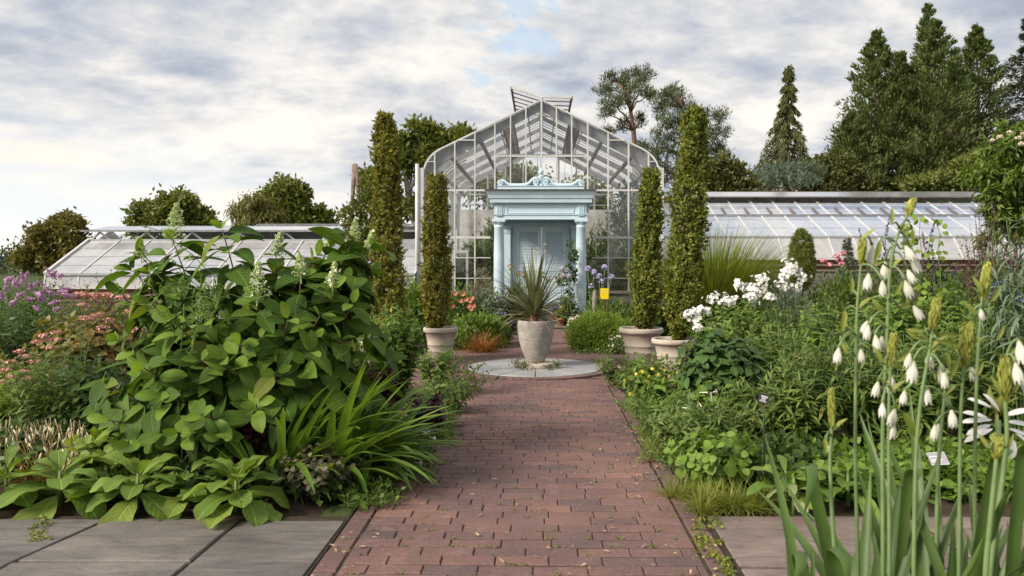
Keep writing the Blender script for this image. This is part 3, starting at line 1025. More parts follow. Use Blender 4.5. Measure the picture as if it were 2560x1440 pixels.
# back of the porch: door case, doors, ceiling, floor
dd = 17.42
mb = MB()
xl, xr = pxx(1258, dd), pxx(1446, dd)
dl, dr, dt = pxx(1290, dd), pxx(1415, dd), pz(567, dd)
box(mb, (xl, dd, FL), (dl - .02, dd + .1, pz(549, dd))); box(mb, (dr + .02, dd, FL), (xr, dd + .1, pz(549, dd))); box(mb, (dl - .02, dd, dt), (dr + .02, dd + .1, pz(549, dd)))
box(mb, (xl, dd + .02, pz(549, dd)), (xr, dd + .09, zC0))
for a, b in ((dl - .075, dl - .02), (dr + .02, dr + .075)):
    box(mb, (a, dd - .03, FL), (b, dd - .002, dt + .02))
box(mb, (dl - .085, dd - .034, dt + .02), (dr + .085, dd - .003, dt + .075))
mb.build('door_case', M_blue, PO, smooth=False, bevel=.004)
mid = pxx(1354, dd)
for a, b in ((dl - .017, mid - .006), (mid + .006, dr + .017)):
    mb = MB()
    st = .085
    y0, y1 = dd + .02, dd + .07
    zb, zm0, zm1 = FL + .01, FL + .86, FL + 1.0
    box(mb, (a, y0, zb), (a + st, y1, dt - .005)); box(mb, (b - st, y0, zb), (b, y1, dt - .005))
    for z0, z1 in ((zb, zb + .2), (zm0, zm1), (dt - .11, dt - .005)):
        box(mb, (a + st, y0 + .002, z0), (b - st, y1 - .002, z1))
    leaf = mb.build('door_leaf', M_blue_dark, PO, smooth=False, bevel=.003)
    for z0, z1 in ((zb + .2, zm0), (zm1, dt - .11)):
        mb = MB()
        for z in np.arange(z0 + .012, z1 - .01, .034):
            bar(mb, (a + st, dd + .045, z + .008), (b - st, dd + .045, z + .008), .008, .046, up=(0, .62, .78))
        box(mb, (a + st, y1 - .006, z0), (b - st, y1 - .003, z1))
        mb.build('louvre_panel', M_blue_dark, leaf, smooth=False)
    if a > mid - .01:
        mb = MB()
        ball(mb, (a + .035, dd - .02, FL + .74), .028); bar(mb, (a + .035, dd - .02, FL + .74), (a + .035, dd + .03, FL + .74), .02)
        ball(mb, (a + .035, dd + .01, FL + .83), .019)
        mb.build('door_knob', M_brass, leaf)
mb = MB(); box(mb, (xL + .22, PD + .101, zA1), (xR - .22, yb - .02, zA1 + .03)); mb.build('porch_ceiling', M_blue_dark, PO, smooth=False)
# steps of weathered stone and brick
mb = MB()
box(mb, (pxx(1226), PD - .18, -.05), (pxx(1478), dd + .12, FL))
mb.build('porch_floor', M_step, PO, smooth=False, bevel=.01)
for k, (y0, z) in enumerate(((15.72, .10), (15.92, .20))):
    mb = MB()
    box(mb, (pxx(1286, 15.8), y0, -.05), (pxx(1424, 15.8), PD - .182, z - .035))
    box(mb, (pxx(1284, 15.8), y0 - .02, z - .035), (pxx(1426, 15.8), PD - .183, z))
    mb.build('step', M_step, PO, smooth=False, bevel=.008)


# ---------------------------------------------------------------- long low greenhouse wings
def sheet(mb, a, b, c, d, t=.006):
    """a thin pane with the four corners a b c d"""
    q = np.array([a, b, c, d], float)
    nrm = unit(np.cross(q[1] - q[0], q[3] - q[0]))
    v = np.concatenate([q, q + nrm * t])
    mb.add(v, np.array([[3, 2, 1, 0], [4, 5, 6, 7], [0, 1, 5, 4], [1, 2, 6, 5], [2, 3, 7, 6], [3, 0, 4, 7]]))


def wing(name, label, x0, x1, prof, bay, panes, vent, base_z, M_pane, trim=M_white):
    """prof: (y,z) points from the low front eave up to the vent sill; vent: (y,z) of ridge and of the raised flap's edge"""
    W = thing(name, label, 'greenhouse', (min(x0, x1), prof[0][0], 0))
    nb = int(round(abs(x1 - x0) / bay))
    X = np.linspace(x0, x1, nb + 1)
    for k, ((ya, za), (yb_, zb)) in enumerate(zip(prof[:-1], prof[1:])):
        mb = MB()
        ny = panes[k]
        for i in range(nb):
            for j in range(ny):
                t0, t1 = j / ny, (j + 1) / ny
                A = (ya + (yb_ - ya) * t0, za + (zb - za) * t0); B = (ya + (yb_ - ya) * t1, za + (zb - za) * t1)
                lip = .006
                sheet(mb, (X[i], A[0] - lip, A[1] + lip), (X[i + 1], A[0] - lip, A[1] + lip), (X[i + 1], B[0], B[1]), (X[i], B[0], B[1]))
        mb.build('roof_pane' if k else 'eave_pane', M_pane[k], W, smooth=False)
        mb = MB()
        bar(mb, (x0, yb_ - .02, zb + .01), (x1, yb_ - .02, zb + .01), .05, .05)
        mb.build('purlin', M_greybar, W, smooth=False)
    for x in X:
        mb = MB()
        for (ya, za), (yb_, zb) in zip(prof[:-1], prof[1:]):
            bar(mb, (x, ya, za + .012), (x, yb_, zb + .012), .032, .035)
        mb.build('glazing_bar', trim, W, smooth=False)
    (ya, za) = prof[0]
    mb = MB(); bar(mb, (x0, ya - .02, za), (x1, ya - .02, za), .06, .05); mb.build('gutter', M_white, W, smooth=False)
    mb = MB(); box(mb, (min(x0, x1), ya + .02, -.05), (max(x0, x1), ya + .28, za - .30)); mb.build('base_wall', M_stone, W, smooth=False)
    mb = MB(); box(mb, (min(x0, x1), ya - .02, za - .30), (max(x0, x1), ya + .1, za - .26)); box(mb, (min(x0, x1), ya + .0, za - .17), (max(x0, x1), ya + .06, za - .13)); mb.build('sill', M_step, W, smooth=False)
    mb = MB(); box(mb, (min(x0, x1), ya + .09, za - .26), (max(x0, x1), ya + .12, za - .03)); mb.build('side_board', plain_mat('terracotta_board', (.16, .07, .04), (.25, .11, .06), 6, .8), W, smooth=False)
    return W, X


# right wing
RW, X = wing('greenhouse_wing', 'long low greenhouse wing of milky glass with a painted blue sky reflection to the right of the portico', 2.75, 12.5,
             [(19.0, 1.43), (19.5, 1.955), (21.9, 2.92)], .62, [1, 4], None, 1.1, [M_frost, M_frost_reflect])
for x in X:
    mb = MB(); bar(mb, (x, 21.9, 2.93), (x, 22.75, 3.27), .03, .04); mb.build('ridge_rafter', M_white, RW, smooth=False)
fl_a, fl_b = (21.95, 3.125), (22.78, 3.33)
mb = MB()
bar(mb, (2.75, fl_a[0], fl_a[1]), (12.4, fl_a[0], fl_a[1]), .04, .035); bar(mb, (2.75, fl_b[0], fl_b[1]), (12.4, fl_b[0], fl_b[1]), .04, .04)
for x in X[:-1]:
    bar(mb, (x, *fl_a), (x + .0, *fl_b), .03, .03)
vf = mb.build('ridge_vent', M_darkbar, RW, smooth=False)
mb = MB(); sheet(mb, (2.75, fl_a[0], fl_a[1] + .01), (12.4, fl_a[0], fl_a[1] + .01), (12.4, fl_b[0], fl_b[1] + .01), (2.75, fl_b[0], fl_b[1] + .01)); mb.build('vent_glass', M_frost, vf, smooth=False)
for x in X[:-1]:
    mb = MB(); bar(mb, (x, 21.92, 2.93), (x + .28, fl_a[0] + .35, fl_a[1] + .05), .02, .02); mb.build('vent_strut', M_darkbar, RW, smooth=False)
mb = MB()
bar(mb, (2.75, 21.35, 2.62), (12.5, 21.35, 2.62), .06, .10)
for x in X[:-1]:
    bar(mb, (x + .3, 21.5, 2.50), (x + .3, 22.1, 2.86), .05, .07)
mb.build('inner_vent_gear', M_dark, RW, smooth=False)
mb = MB(); bar(mb, (2.75, 20.94, 2.575), (12.5, 20.94, 2.575), .03, .05); mb.build('vent_rail', M_beam, RW, smooth=False)
for x in X[:-1]:
    mb = MB(); bar(mb, (x + .3, 21.02, 2.605), (x + .3, 21.5, 2.80), .045, .03); mb.build('vent_arm', M_darkbar, RW, smooth=False)
mb = MB(); box(mb, (2.75, 25.6, 0), (12.5, 25.8, 2.3)); mb.build('rear_wall', M_oldwall, RW, smooth=False)
mb = MB(); sheet(mb, (2.75, 22.8, 3.24), (12.5, 22.8, 3.24), (12.5, 25.7, 2.3), (2.75, 25.7, 2.3)); mb.build('rear_roof_pane', M_frost, RW, smooth=False)
mb = MB(); box(mb, (12.5, 19.1, 0), (12.56, 25.7, 1.5)); mb.build('end_wall', M_stone, RW, smooth=False)

# left wing and, behind it, a second ridge
LW, X = wing('greenhouse_wing', 'low white glass greenhouse wing with zigzag vent trusses behind the hydrangea', -10.72, -2.72,
             [(17.3, .80), (17.35, 1.08), (19.05, 1.86)], .74, [1, 4], None, .8, [M_frost, M_frost])
yv = 19.1
for x in np.arange(-10.7, -2.9, 1.1):
    mb = MB()
    bar(mb, (x, yv, 1.88), (x + .22, yv - .05, 2.06), .04); bar(mb, (x + .22, yv - .05, 2.06), (x + .44, yv, 1.88), .04)
    mb.build('vent_truss', M_greybar, LW, smooth=False)
mb = MB()
bar(mb, (-10.9, 19.0, 2.09), (-2.72, 19.0, 2.09), .05, .04); bar(mb, (-9.7, 19.9, 2.235), (-2.72, 19.9, 2.235), .05, .03)
vf = mb.build('ridge_vent', M_beam, LW, smooth=False)
mb = MB()
for x in X:
    sheet(mb, (max(x - .74, -10.7), 19.0, 2.11), (x, 19.0, 2.11), (x, 19.9, 2.24), (max(x - .74, -9.9), 19.9, 2.24))
mb.build('vent_glass', M_frost, vf, smooth=False)
mb = MB(); sheet(mb, (-10.7, 19.15, 1.86), (-2.72, 19.15, 1.86), (-2.72, 19.9, 2.2), (-9.8, 19.9, 2.2)); mb.build('upper_pane', M_roofglass, LW, smooth=False)
mb = MB(); sheet(mb, (-9.8, 19.9, 2.2), (-2.72, 19.9, 2.2), (-2.72, 22.4, 1.0), (-10.7, 22.4, 1.0)); mb.build('rear_roof_pane', M_frost, LW, smooth=False)
mb = MB(); prism(mb, [(17.36, 0), (22.4, 0), (22.4, 1.0), (19.9, 2.15), (17.4, 1.05)], 'x', -10.70, -10.66); mb.build('end_glazing', M_frost, LW, smooth=False)
mb = MB(); bar(mb, (-10.74, 17.35, 1.10), (-10.74, 19.05, 1.88), .06, .07); mb.build('verge_board', M_warmwhite, LW, smooth=False)
B2 = thing('greenhouse_wing', 'far greenhouse ridge with grey vent rail showing just above the left white wing', 'greenhouse', (-8, 23.6, 0))
mb = MB(); sheet(mb, (-9.0, 23.6, 1.0), (-2.75, 23.6, 1.0), (-2.75, 25.0, 2.25), (-9.0, 25.0, 2.25)); mb.build('roof_pane', M_frost, B2, smooth=False)
mb = MB(); bar(mb, (-9.0, 25.0, 2.36), (-2.75, 25.0, 2.36), .05, .05); bar(mb, (-9.0, 25.5, 2.53), (-2.75, 25.5, 2.53), .06, .05)
for x in np.arange(-9, -2.8, .62):
    bar(mb, (x, 25.0, 2.36), (x, 25.5, 2.53), .03)
mb.build('ridge_vent', M_beam, B2, smooth=False)
mb = MB(); sheet(mb, (-9.0, 25.0, 2.37), (-2.75, 25.0, 2.37), (-2.75, 25.5, 2.54), (-9.0, 25.5, 2.54)); mb.build('vent_glass', M_roofglass, B2, smooth=False)
mb = MB(); box(mb, (-9.0, 25.9, 0), (-2.75, 26.1, 2.3)); mb.build('rear_wall', M_oldwall, B2, smooth=False)
# ================================================================ PLANT KIT
def wobble_line(rg, a, b, n=8, amp=.03, sag=0.0):
    a, b = np.asarray(a, float), np.asarray(b, float)
    t = np.linspace(0, 1, n)[:, None]
    L = np.linalg.norm(b - a)
    off = np.cumsum(rg.normal(0, 1, (n, 3)), 0)
    off -= off[0]; off -= t * off[-1]
    p = a + (b - a) * t + off * amp * L / math.sqrt(n)
    p[:, 2] += sag * L * 4 * (t * (1 - t))[:, 0]
    return p


def ell_points(rg, lobes, n, lo=.62, hi=1.02):
    """points near the skin of a set of ellipsoid lobes (x,y,z,rx,ry,rz); returns points and outward directions"""
    lob = np.array(lobes, float)
    w = (lob[:, 3] * lob[:, 4] * lob[:, 5]) ** (2 / 3)
    k = rg.choice(len(lob), n, p=w / w.sum())
    d = rdir(rg, n)
    r = rg.uniform(lo ** 2, hi ** 2, n) ** .5
    return lob[k, :3] + d * lob[k, 3:] * r[:, None], unit(d / lob[k, 3:])


def clumps(mb, rg, C, O, per, rad, L, W, up=.3, out=.7, droop=0.0, fold=.3, mi=0):
    """at each centre C a tuft of 'per' small leaves, facing out along O"""
    n = len(C)
    P = np.repeat(C, per, 0) + rg.normal(0, 1, (n * per, 3)) * np.repeat(np.broadcast_to(rad, (n,)), per)[:, None] * .6
    o = np.repeat(O, per, 0)
    D = unit(o * out + rdir(rg, n * per) * .8 + np.array([0, 0, up - droop]))
    N = unit(o * .5 + rdir(rg, n * per) * .55 + np.array([0, 0, .8]))
    kites(mb, P, D, N, L * rg.uniform(.7, 1.3, n * per), W * rg.uniform(.75, 1.25, n * per), fold, mi=mi)


def limbs(mb, rg, base, top, targets, r0, sides=7, taper=.25, n=9, amp=.03, start=(.3, .8)):
    """tapered trunk with limbs running from it to the targets"""
    tr = wobble_line(rg, base, top, n, amp)
    rad = np.linspace(r0, r0 * taper, n); rad[0] *= 1.3
    tube(mb, tr, rad, sides)
    for T in targets:
        T = np.asarray(T, float)
        f = np.clip((T[2] - tr[0, 2]) / max(tr[-1, 2] - tr[0, 2], .01) * rg.uniform(.5, .85), *start)
        i = f * (n - 1); i0 = int(i); p = tr[i0] + (tr[min(i0 + 1, n - 1)] - tr[i0]) * (i - i0)
        rr = np.interp(i, np.arange(n), rad) * .55
        tube(mb, wobble_line(rg, p, T, 6, .06, .08), np.linspace(rr, rr * .2, 6), 5)


def tree(name, label, base, trunk_top, lobes, M_leaf, M_bark, n=900, per=16, rad=.45, L=.22, W=.13, r0=.18, seed=1, up=.2, group=None, droop=0.0, cat='tree', lo=.55):
    rg = np.random.default_rng(seed)
    T = thing(name, label, cat, base, group)
    mb = MB()
    limbs(mb, rg, base, trunk_top, [l[:3] for l in lobes], r0)
    mb.build('trunk', M_bark, T)
    sub_ = []
    for l in lobes:                                        # break each mass into knots of foliage
        for _ in range(5):
            q = rdir(rg, 1)[0] * rg.uniform(.35, .80)
            f = rg.uniform(.34, .58)
            sub_.append((l[0] + q[0] * l[3], l[1] + q[1] * l[4], l[2] + q[2] * l[5], l[3] * f, l[4] * f, l[5] * f))
    C, O = ell_points(rg, sub_, n, .45, 1.12)
    C[:, 2] = np.maximum(C[:, 2], .15)
    mb = MB()
    clumps(mb, rg, C, O, per, rad * .8, L, W, up=up, droop=droop)
    mb.build('crown', M_leaf, T, smooth=False)
    return T


def px_lobes(spec, d, dy=.8):
    """lobes given by photo pixel centre and pixel half-widths at distance d"""
    out = []
    for px, py, rx, rz, *o in spec:
        p = at(px, py, d + (o[0] if o else 0))
        out.append((*p, rx * d / F, max(rx, rz) * d / F * dy, rz * d / F))
    return out


def conifer(name, label, base, h, prof, M_leaf, M_bark, n=700, per=14, L=.3, W=.12, rad=.3, seed=1, lift=.3, droop=.0, r0=.22, lean=(0, 0), zlo=.08, group=None, swirl=0.25):
    """trunk with tiers of boughs; prof(t) gives the crown radius at relative height t"""
    rg = np.random.default_rng(seed)
    base = np.asarray(base, float)
    T = thing(name, label, 'tree', base, group)
    mb = MB()
    top = base + np.array([lean[0], lean[1], h])
    tr = wobble_line(rg, base, top, 10, .012)
    tube(mb, tr, np.linspace(r0, .03, 10), 8)
    ml = MB()
    nbh = max(40, n // 4)                                  # boughs, several tufts along each
    t = zlo + (1 - zlo) * np.linspace(0, .995, nbh) ** 1.0 + rg.normal(0, .006, nbh)
    t = np.clip(t, zlo, .998)
    az = np.arange(nbh) * 2.4 + rg.normal(0, .35, nbh)
    Rr = np.array([prof(q) for q in t]) * rg.uniform(1 - swirl, 1 + swirl * .5, nbh)
    ctr = np.stack([np.interp(t, np.linspace(0, 1, 10), tr[:, i]) for i in range(3)], -1)
    dirv = np.stack([np.cos(az), np.sin(az), np.zeros(nbh)], -1)
    k = 7
    fr = np.linspace(.30, 1.0, k)[None]
    side = np.stack([-np.sin(az), np.cos(az), np.zeros(nbh)], -1)
    C = ctr[:, None] + dirv[:, None] * (Rr[:, None] * fr)[..., None]
    C = C + side[:, None] * (Rr[:, None] * rg.normal(0, .14, (nbh, k)) * (1.25 - fr))[..., None]
    C[..., 2] += (lift - droop * fr) * Rr[:, None] * fr
    cnt = np.repeat(np.clip(Rr[:, None] * 0 + rad * (1.15 - .65 * fr), .05, None).reshape(-1), 1)
    tip = C[:, -1]
    C = C.reshape(-1, 3)
    O = np.repeat(unit(dirv + np.array([0, 0, lift - droop * 1.5])), k, 0)
    cnt = cnt * np.clip(np.repeat(Rr, k) / max(Rr.max(), .01) * 1.6, .35, 1)
    clumps(ml, rg, C, O, per, cnt, L, W, up=lift, droop=droop, out=1.1)
    frac = np.ones(nbh)
    C = tip
    for i in np.nonzero(frac > .8)[0][:70]:
        tube(mb, np.array([ctr[i], (ctr[i] + C[i]) / 2 + (0, 0, .05), C[i]]), [.04 * h / 10, .03 * h / 10, .012], 4)
    mb.build('trunk', M_bark, T)
    ml.build('crown', M_leaf, T, smooth=False)
    return T


def stem_curve(a, b, t, bow):
    """points along stems that rise straight then lean out; a,b (n,3), t (m,)"""
    t = t[None, :, None]
    ctl = a + (b - a) * np.array([.25, .25, .62]) + bow
    return (1 - t) ** 2 * a[:, None] + 2 * t * (1 - t) * ctl[:, None] + t * t * b[:, None]


def stems(ml, ms, rg, A, B, nodes, mode, L, W, el=(.1, .5), t0=.2, bend=.7, fold=.2, seg=4, a=.6, b=.9, rs=.004, tip_small=.45, small=False, low_small=1.0, wave=0, mi=0, petiole=0.0, up_tip=.6, strapy=False):
    """leafy stems from A to B. mode 'pair' opposite leaves, 'spiral' single, 'whorl3' etc."""
    A, B = np.asarray(A, float), np.asarray(B, float)
    n = len(A)
    bow = rg.normal(0, .03, (n, 3)); bow[:, 2] = 0
    per = {'spiral': 1, 'pair': 2, 'whorl3': 3, 'whorl4': 4, 'whorl5': 5}[mode]
    tt = np.linspace(t0, .985, nodes)
    P = stem_curve(A, B, tt, bow)
    Tg = unit(stem_curve(A, B, np.minimum(tt + .02, 1.0), bow) - stem_curve(A, B, tt - .02, bow))
    if ms is not None:
        tc = np.linspace(0, 1, 7)
        pc = stem_curve(A, B, tc, bow)
        for i in range(n):
            tube(ms, pc[i], np.linspace(rs, rs * .45, 7), 5)
    ph0 = rg.uniform(0, 6.28, (n, 1))
    step = {'spiral': 2.4, 'pair': np.pi / 2}.get(mode, .7)
    ph = ph0 + np.arange(nodes)[None] * step + rg.normal(0, .25, (n, nodes))
    ph = ph[..., None] + np.arange(per)[None, None] * 2 * np.pi / per
    P = np.broadcast_to(P[:, :, None], (n, nodes, per, 3)); Tg = np.broadcast_to(Tg[:, :, None], P.shape)
    hor = np.stack([np.cos(ph), np.sin(ph), np.zeros_like(ph)], -1)
    hor = unit(hor - Tg * (hor * Tg).sum(-1, keepdims=True))
    tn = np.broadcast_to(tt[None, :, None], ph.shape)
    e = rg.uniform(el[0], el[1], ph.shape) + up_tip * np.clip((tn - .8) / .2, 0, 1)
    D = hor * np.cos(e)[..., None] + Tg * np.sin(e)[..., None]
    N = -hor * np.sin(e)[..., None] + Tg * np.cos(e)[..., None] + rg.normal(0, .18, hor.shape)
    sz = np.interp(tn, [t0, t0 + (1 - t0) * .3, t0 + (1 - t0) * .65, 1.0], [low_small, 1, 1, tip_small]) * rg.uniform(.78, 1.18, ph.shape)
    keep = (rg.uniform(0, 1, ph.shape) > .06).ravel()
    P = (P + D * petiole).reshape(-1, 3)[keep]; D = D.reshape(-1, 3)[keep]; N = N.reshape(-1, 3)[keep]; sz = sz.ravel()[keep]
    if small:
        kites(ml, P, D, N, L * sz, W * sz, fold, mi=mi)
    else:
        leaves(ml, P, D, N, L * sz, W * sz, seg, bend * rg.uniform(.4, 1.5, len(P)), fold * rg.uniform(.4, 1.6, len(P)), a, b, wave=wave, rg=rg, mi=mi, strap=strapy)
    return bow


def ribbon(mb, pts, W, side, fold=.35, n=26, mi=0):
    """one long strap leaf along a smooth bent line, folded a little along its middle"""
    pts = np.asarray(pts, float); m = len(pts)
    tt = np.linspace(0, m - 1, n); q = np.stack([np.interp(tt, np.arange(m), pts[:, i]) for i in range(3)], -1)
    for _ in range(3):
        q[1:-1] = (q[:-2] + 2 * q[1:-1] + q[2:]) / 4
    T = unit(np.gradient(q, axis=0)); S = unit(np.asarray(side, float) - T * (T @ np.asarray(side, float))[:, None]); N = np.cross(S, T)
    t = np.linspace(0, 1, n); pr = np.minimum(1, .7 + t * 2) * (1 - t ** 5) ** .9 + .02
    hw = (W / 2 * pr)[:, None]
    v = np.stack([q - S * hw * math.cos(fold) + N * hw * math.sin(fold), q, q + S * hw * math.cos(fold) + N * hw * math.sin(fold)], 1)
    i = np.arange(n - 1)[:, None] * 3; c = np.arange(2)[None]
    f = np.stack([i + c, i + c + 1, i + c + 4, i + c + 3], -1).reshape(-1, 4)
    uv = np.zeros((n, 3, 2)); uv[..., 0] = np.stack([.5 - pr / 2, .5 + 0 * pr, .5 + pr / 2], -1); uv[..., 1] = t[:, None]
    mb.add(v.reshape(-1, 3), f, uv.reshape(-1, 2), mi)


def fan(rg, c, n, r_base, spread, h, hv=.15, yscale=1.0):
    """bases and tips of n stems of a rounded clump at c"""
    a = rg.uniform(0, 2 * np.pi, n); q = rg.uniform(0, 1, n) ** .5
    d = np.stack([np.cos(a), np.sin(a) * yscale, 0 * a], -1)
    c = np.asarray(c, float)
    A = c + d * (q * r_base)[:, None]
    B = c + d * (q * spread)[:, None]
    B[:, 2] = c[2] + h * np.sqrt(np.clip(1 - .55 * q ** 2, 0, 1)) * rg.uniform(1 - hv, 1 + hv, n)
    return A, B


def blades(mb, rg, c, n, L, W, tilt=(5, 50), bend=(.4, 1.6), r=.05, seg=7, fold=.25, az=None, mi=0, W_j=.25):
    """a tuft of arching strap leaves"""
    c = np.asarray(c, float)
    a = rg.uniform(0, 2 * np.pi, n) if az is None else rg.uniform(az[0], az[1], n)
    tl = np.radians(rg.uniform(tilt[0], tilt[1], n))
    hor = np.stack([np.cos(a), np.sin(a), 0 * a], -1)
    D = hor * np.sin(tl)[:, None] + np.array([0, 0, 1.]) * np.cos(tl)[:, None]
    N = -hor * np.cos(tl)[:, None] + np.array([0, 0, 1.]) * np.sin(tl)[:, None]
    # blades arch over: bending away from the upper (inner) side
    P = c + hor * (r * rg.uniform(0, 1, n))[:, None]
    P[:, 2] = c[2]
    N = unit(N + rg.normal(0, .12, N.shape))
    leaves(mb, P, D, N, rg.uniform(L[0], L[1], n), W * rg.uniform(1 - W_j, 1 + W_j, n), seg, rg.uniform(bend[0], bend[1], n), fold, strap=True, mi=mi)


def florets(mb, P, N, r, rg, k=5, cup=.25, mi=0):
    """flat small flowers of k petals drawn as a notched star with a raised centre"""
    n = len(P)
    if n == 0:
        return
    N = unit(N)
    ref = np.where(np.abs(N[:, 2:3]) < .9, np.array([[0, 0, 1.]]), np.array([[1., 0, 0]]))
    S = unit(np.cross(N, ref)); U = np.cross(N, S)
    r = np.broadcast_to(r, (n,)) * rg.uniform(.8, 1.2, n)
    m = 2 * k
    a = np.arange(m) * 2 * np.pi / m
    rr = np.where(np.arange(m) % 2 == 0, 1.0, .55)
    rot = rg.uniform(0, 6.28, n)
    aa = a[None] + rot[:, None]
    v = np.zeros((n, m + 1, 3))
    v[:, 0] = P
    v[:, 1:] = P[:, None] + (S[:, None] * np.cos(aa)[..., None] + U[:, None] * np.sin(aa)[..., None]) * (r[:, None] * rr)[..., None] + N[:, None] * (r[:, None] * cup * rr)[..., None]
    i = np.arange(m)
    f = np.stack([np.zeros(m, int), 1 + i, 1 + (i + 1) % m], -1)
    f = (np.arange(n)[:, None, None] * (m + 1) + f[None]).reshape(-1, 3)
    mb.add(v.reshape(-1, 3), f, mi=mi)


OCT = np.array([[1, 0, 0], [-1, 0, 0], [0, 1, 0], [0, -1, 0], [0, 0, 1], [0, 0, -1]], float)
OCF = np.array([[0, 2, 4], [2, 1, 4], [1, 3, 4], [3, 0, 4], [2, 0, 5], [1, 2, 5], [3, 1, 5], [0, 3, 5]])


def beads(mb, P, r, rg=None, sc=(1, 1, 1), mi=0):
    """many tiny buds"""
    n = len(P)
    r = np.broadcast_to(r, (n,))
    v = P[:, None] + OCT[None] * np.asarray(sc) * r[:, None, None]
    f = (np.arange(n)[:, None, None] * 6 + OCF[None]).reshape(-1, 3)
    mb.add(v.reshape(-1, 3), f, mi=mi)


def flower_dome(rg, c, r, n, fr, mat, parent, name='flower_head', k=5, flat=.7):
    mb = MB()
    d = rdir(rg, n, .6)
    sub_ = np.asarray(c) + rdir(rg, 7, .5) * r * .42 * np.array([1, 1, flat])
    P = sub_[rg.integers(0, 7, n)] + d * (r * .62 * rg.uniform(.75, 1.1, n))[:, None] * np.array([1, 1, flat])
    florets(mb, P, unit(d + rdir(rg, n) * .35), fr, rg, k)
    d2 = rdir(rg, n // 3, .4)
    beads(mb, np.asarray(c) + d2 * r * .8 * np.array([1, 1, flat]), fr * .35)
    return mb.build(name, mat, parent, smooth=False)


def shrub(name, label, c, lobes, mat, n, per, rad, L, W, seed, cat='shrub', up=.35, M_stem=None, group=None, droop=0.0, lo=.5, nst=10):
    rg = np.random.default_rng(seed)
    T = thing(name, label, cat, c, group)
    mb = MB()
    C, O = ell_points(rg, lobes, n, lo)
    C[:, 2] = np.maximum(C[:, 2], .02)
    clumps(mb, rg, C, O, per, rad, L, W, up=up, droop=droop)
    mb.build('foliage', mat, T, smooth=False)
    ms = MB()
    idx = rg.choice(len(C), min(nst, len(C)), replace=False)
    for i in idx:
        tube(ms, wobble_line(rg, np.asarray(c, float) + rg.normal(0, .03, 3) * (1, 1, 0), C[i], 6, .05), np.linspace(.012, .004, 6), 5)
    ms.build('stems', M_stem or M_twig, T)
    return T


M_bark = plain_mat('grey_brown_bark', (.07, .055, .045), (.16, .13, .11), 9, .9, .8, 20)
M_barkred = plain_mat('reddish_bark', (.13, .075, .055), (.26, .16, .125), 9, .9, .8, 20)
M_barkpale = plain_mat('pale_bark', (.20, .18, .165), (.36, .33, .31), 6, .85, .5, 20)
M_twig = plain_mat('brown_twig', (.06, .04, .025), (.12, .075, .045), 20, .8)
M_greenstem = plain_mat('green_stem', (.08, .15, .035), (.13, .21, .06), 20, .6)
M_redstem = plain_mat('dark_red_stem', (.07, .035, .03), (.12, .06, .05), 20, .6)
# ================================================================ TREES BEHIND
L_oak = leaf_mat('oak_leaf', (.085, .12, .028), (.175, .23, .055), (.21, .22, .07), .5, .30)
L_oakwarm = leaf_mat('warm_oak_leaf', (.09, .10, .03), (.19, .185, .055), (.26, .20, .08), .5, .30)
L_willow = leaf_mat('willow_leaf', (.11, .13, .035), (.19, .20, .06), None, .5, .35)
L_pine = leaf_mat('pine_needle', (.055, .085, .038), (.11, .155, .07), (.13, .14, .08), .55, .2)
L_cypress = leaf_mat('cypress_spray', (.06, .10, .035), (.135, .195, .065), (.20, .23, .09), .55, .22)
L_hemlock = leaf_mat('hemlock_spray', (.06, .08, .026), (.125, .15, .045), (.13, .12, .05), .55, .25)
L_cedar = leaf_mat('blue_cedar_needle', (.065, .11, .085), (.13, .185, .14), None, .55, .2)
L_darkcedar = leaf_mat('dark_cedar_needle', (.03, .05, .028), (.065, .095, .052), (.08, .07, .04), .55, .2)
L_bright = leaf_mat('bright_green_leaf', (.07, .14, .02), (.15, .235, .045), (.24, .27, .07), .45, .35)
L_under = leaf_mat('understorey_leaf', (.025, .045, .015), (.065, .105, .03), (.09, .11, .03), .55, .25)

TG = 'broad leaved trees beyond the left wing'
d = 40
tree('round_tree', 'small warm green tree standing past the left end of the white wing', (at(150, 0, d)[0], d, 0), at(150, 570, d),
     px_lobes([(150, 560, 58, 40), (110, 600, 50, 34), (190, 595, 48, 36), (125, 640, 62, 30), (80, 655, 45, 24), (215, 640, 30, 40), (160, 670, 70, 30)], d), L_oakwarm, M_bark, 560, 22, .32, .25, .15, .22, 1, group=TG)
d = 38
tree('round_tree', 'broad domed oak rising behind the left wing vent rail', (at(430, 0, d)[0], d, 0), at(430, 530, d),
     px_lobes([(430, 515, 55, 32), (385, 535, 48, 30), (475, 530, 50, 30), (430, 560, 90, 34), (360, 560, 30, 24), (505, 558, 30, 22)], d), L_oak, M_bark, 540, 22, .32, .25, .15, .22, 2, group=TG)
d = 39
tree('round_tree', 'dark green domed tree just left of the leaning poles', (at(715, 0, d)[0], d, 0), at(715, 510, d),
     px_lobes([(715, 490, 58, 32), (680, 510, 40, 34), (755, 515, 38, 34), (715, 545, 78, 40), (795, 545, 30, 20), (820, 555, 25, 14), (760, 550, 60, 22)], d), L_oak, M_bark, 600, 22, .30, .25, .15, .22, 3, group=TG)
d = 34
T = tree('weeping_tree', 'yellow green weeping tree leaning on the dark domed tree', (at(635, 0, d)[0], d, 0), at(635, 520, d),
     px_lobes([(635, 520, 38, 24), (610, 540, 32, 24), (660, 535, 36, 26), (640, 560, 55, 28)], d), L_willow, M_bark, 420, 18, .34, .30, .06, .14, 4, up=-.3, droop=.9)
d = 33
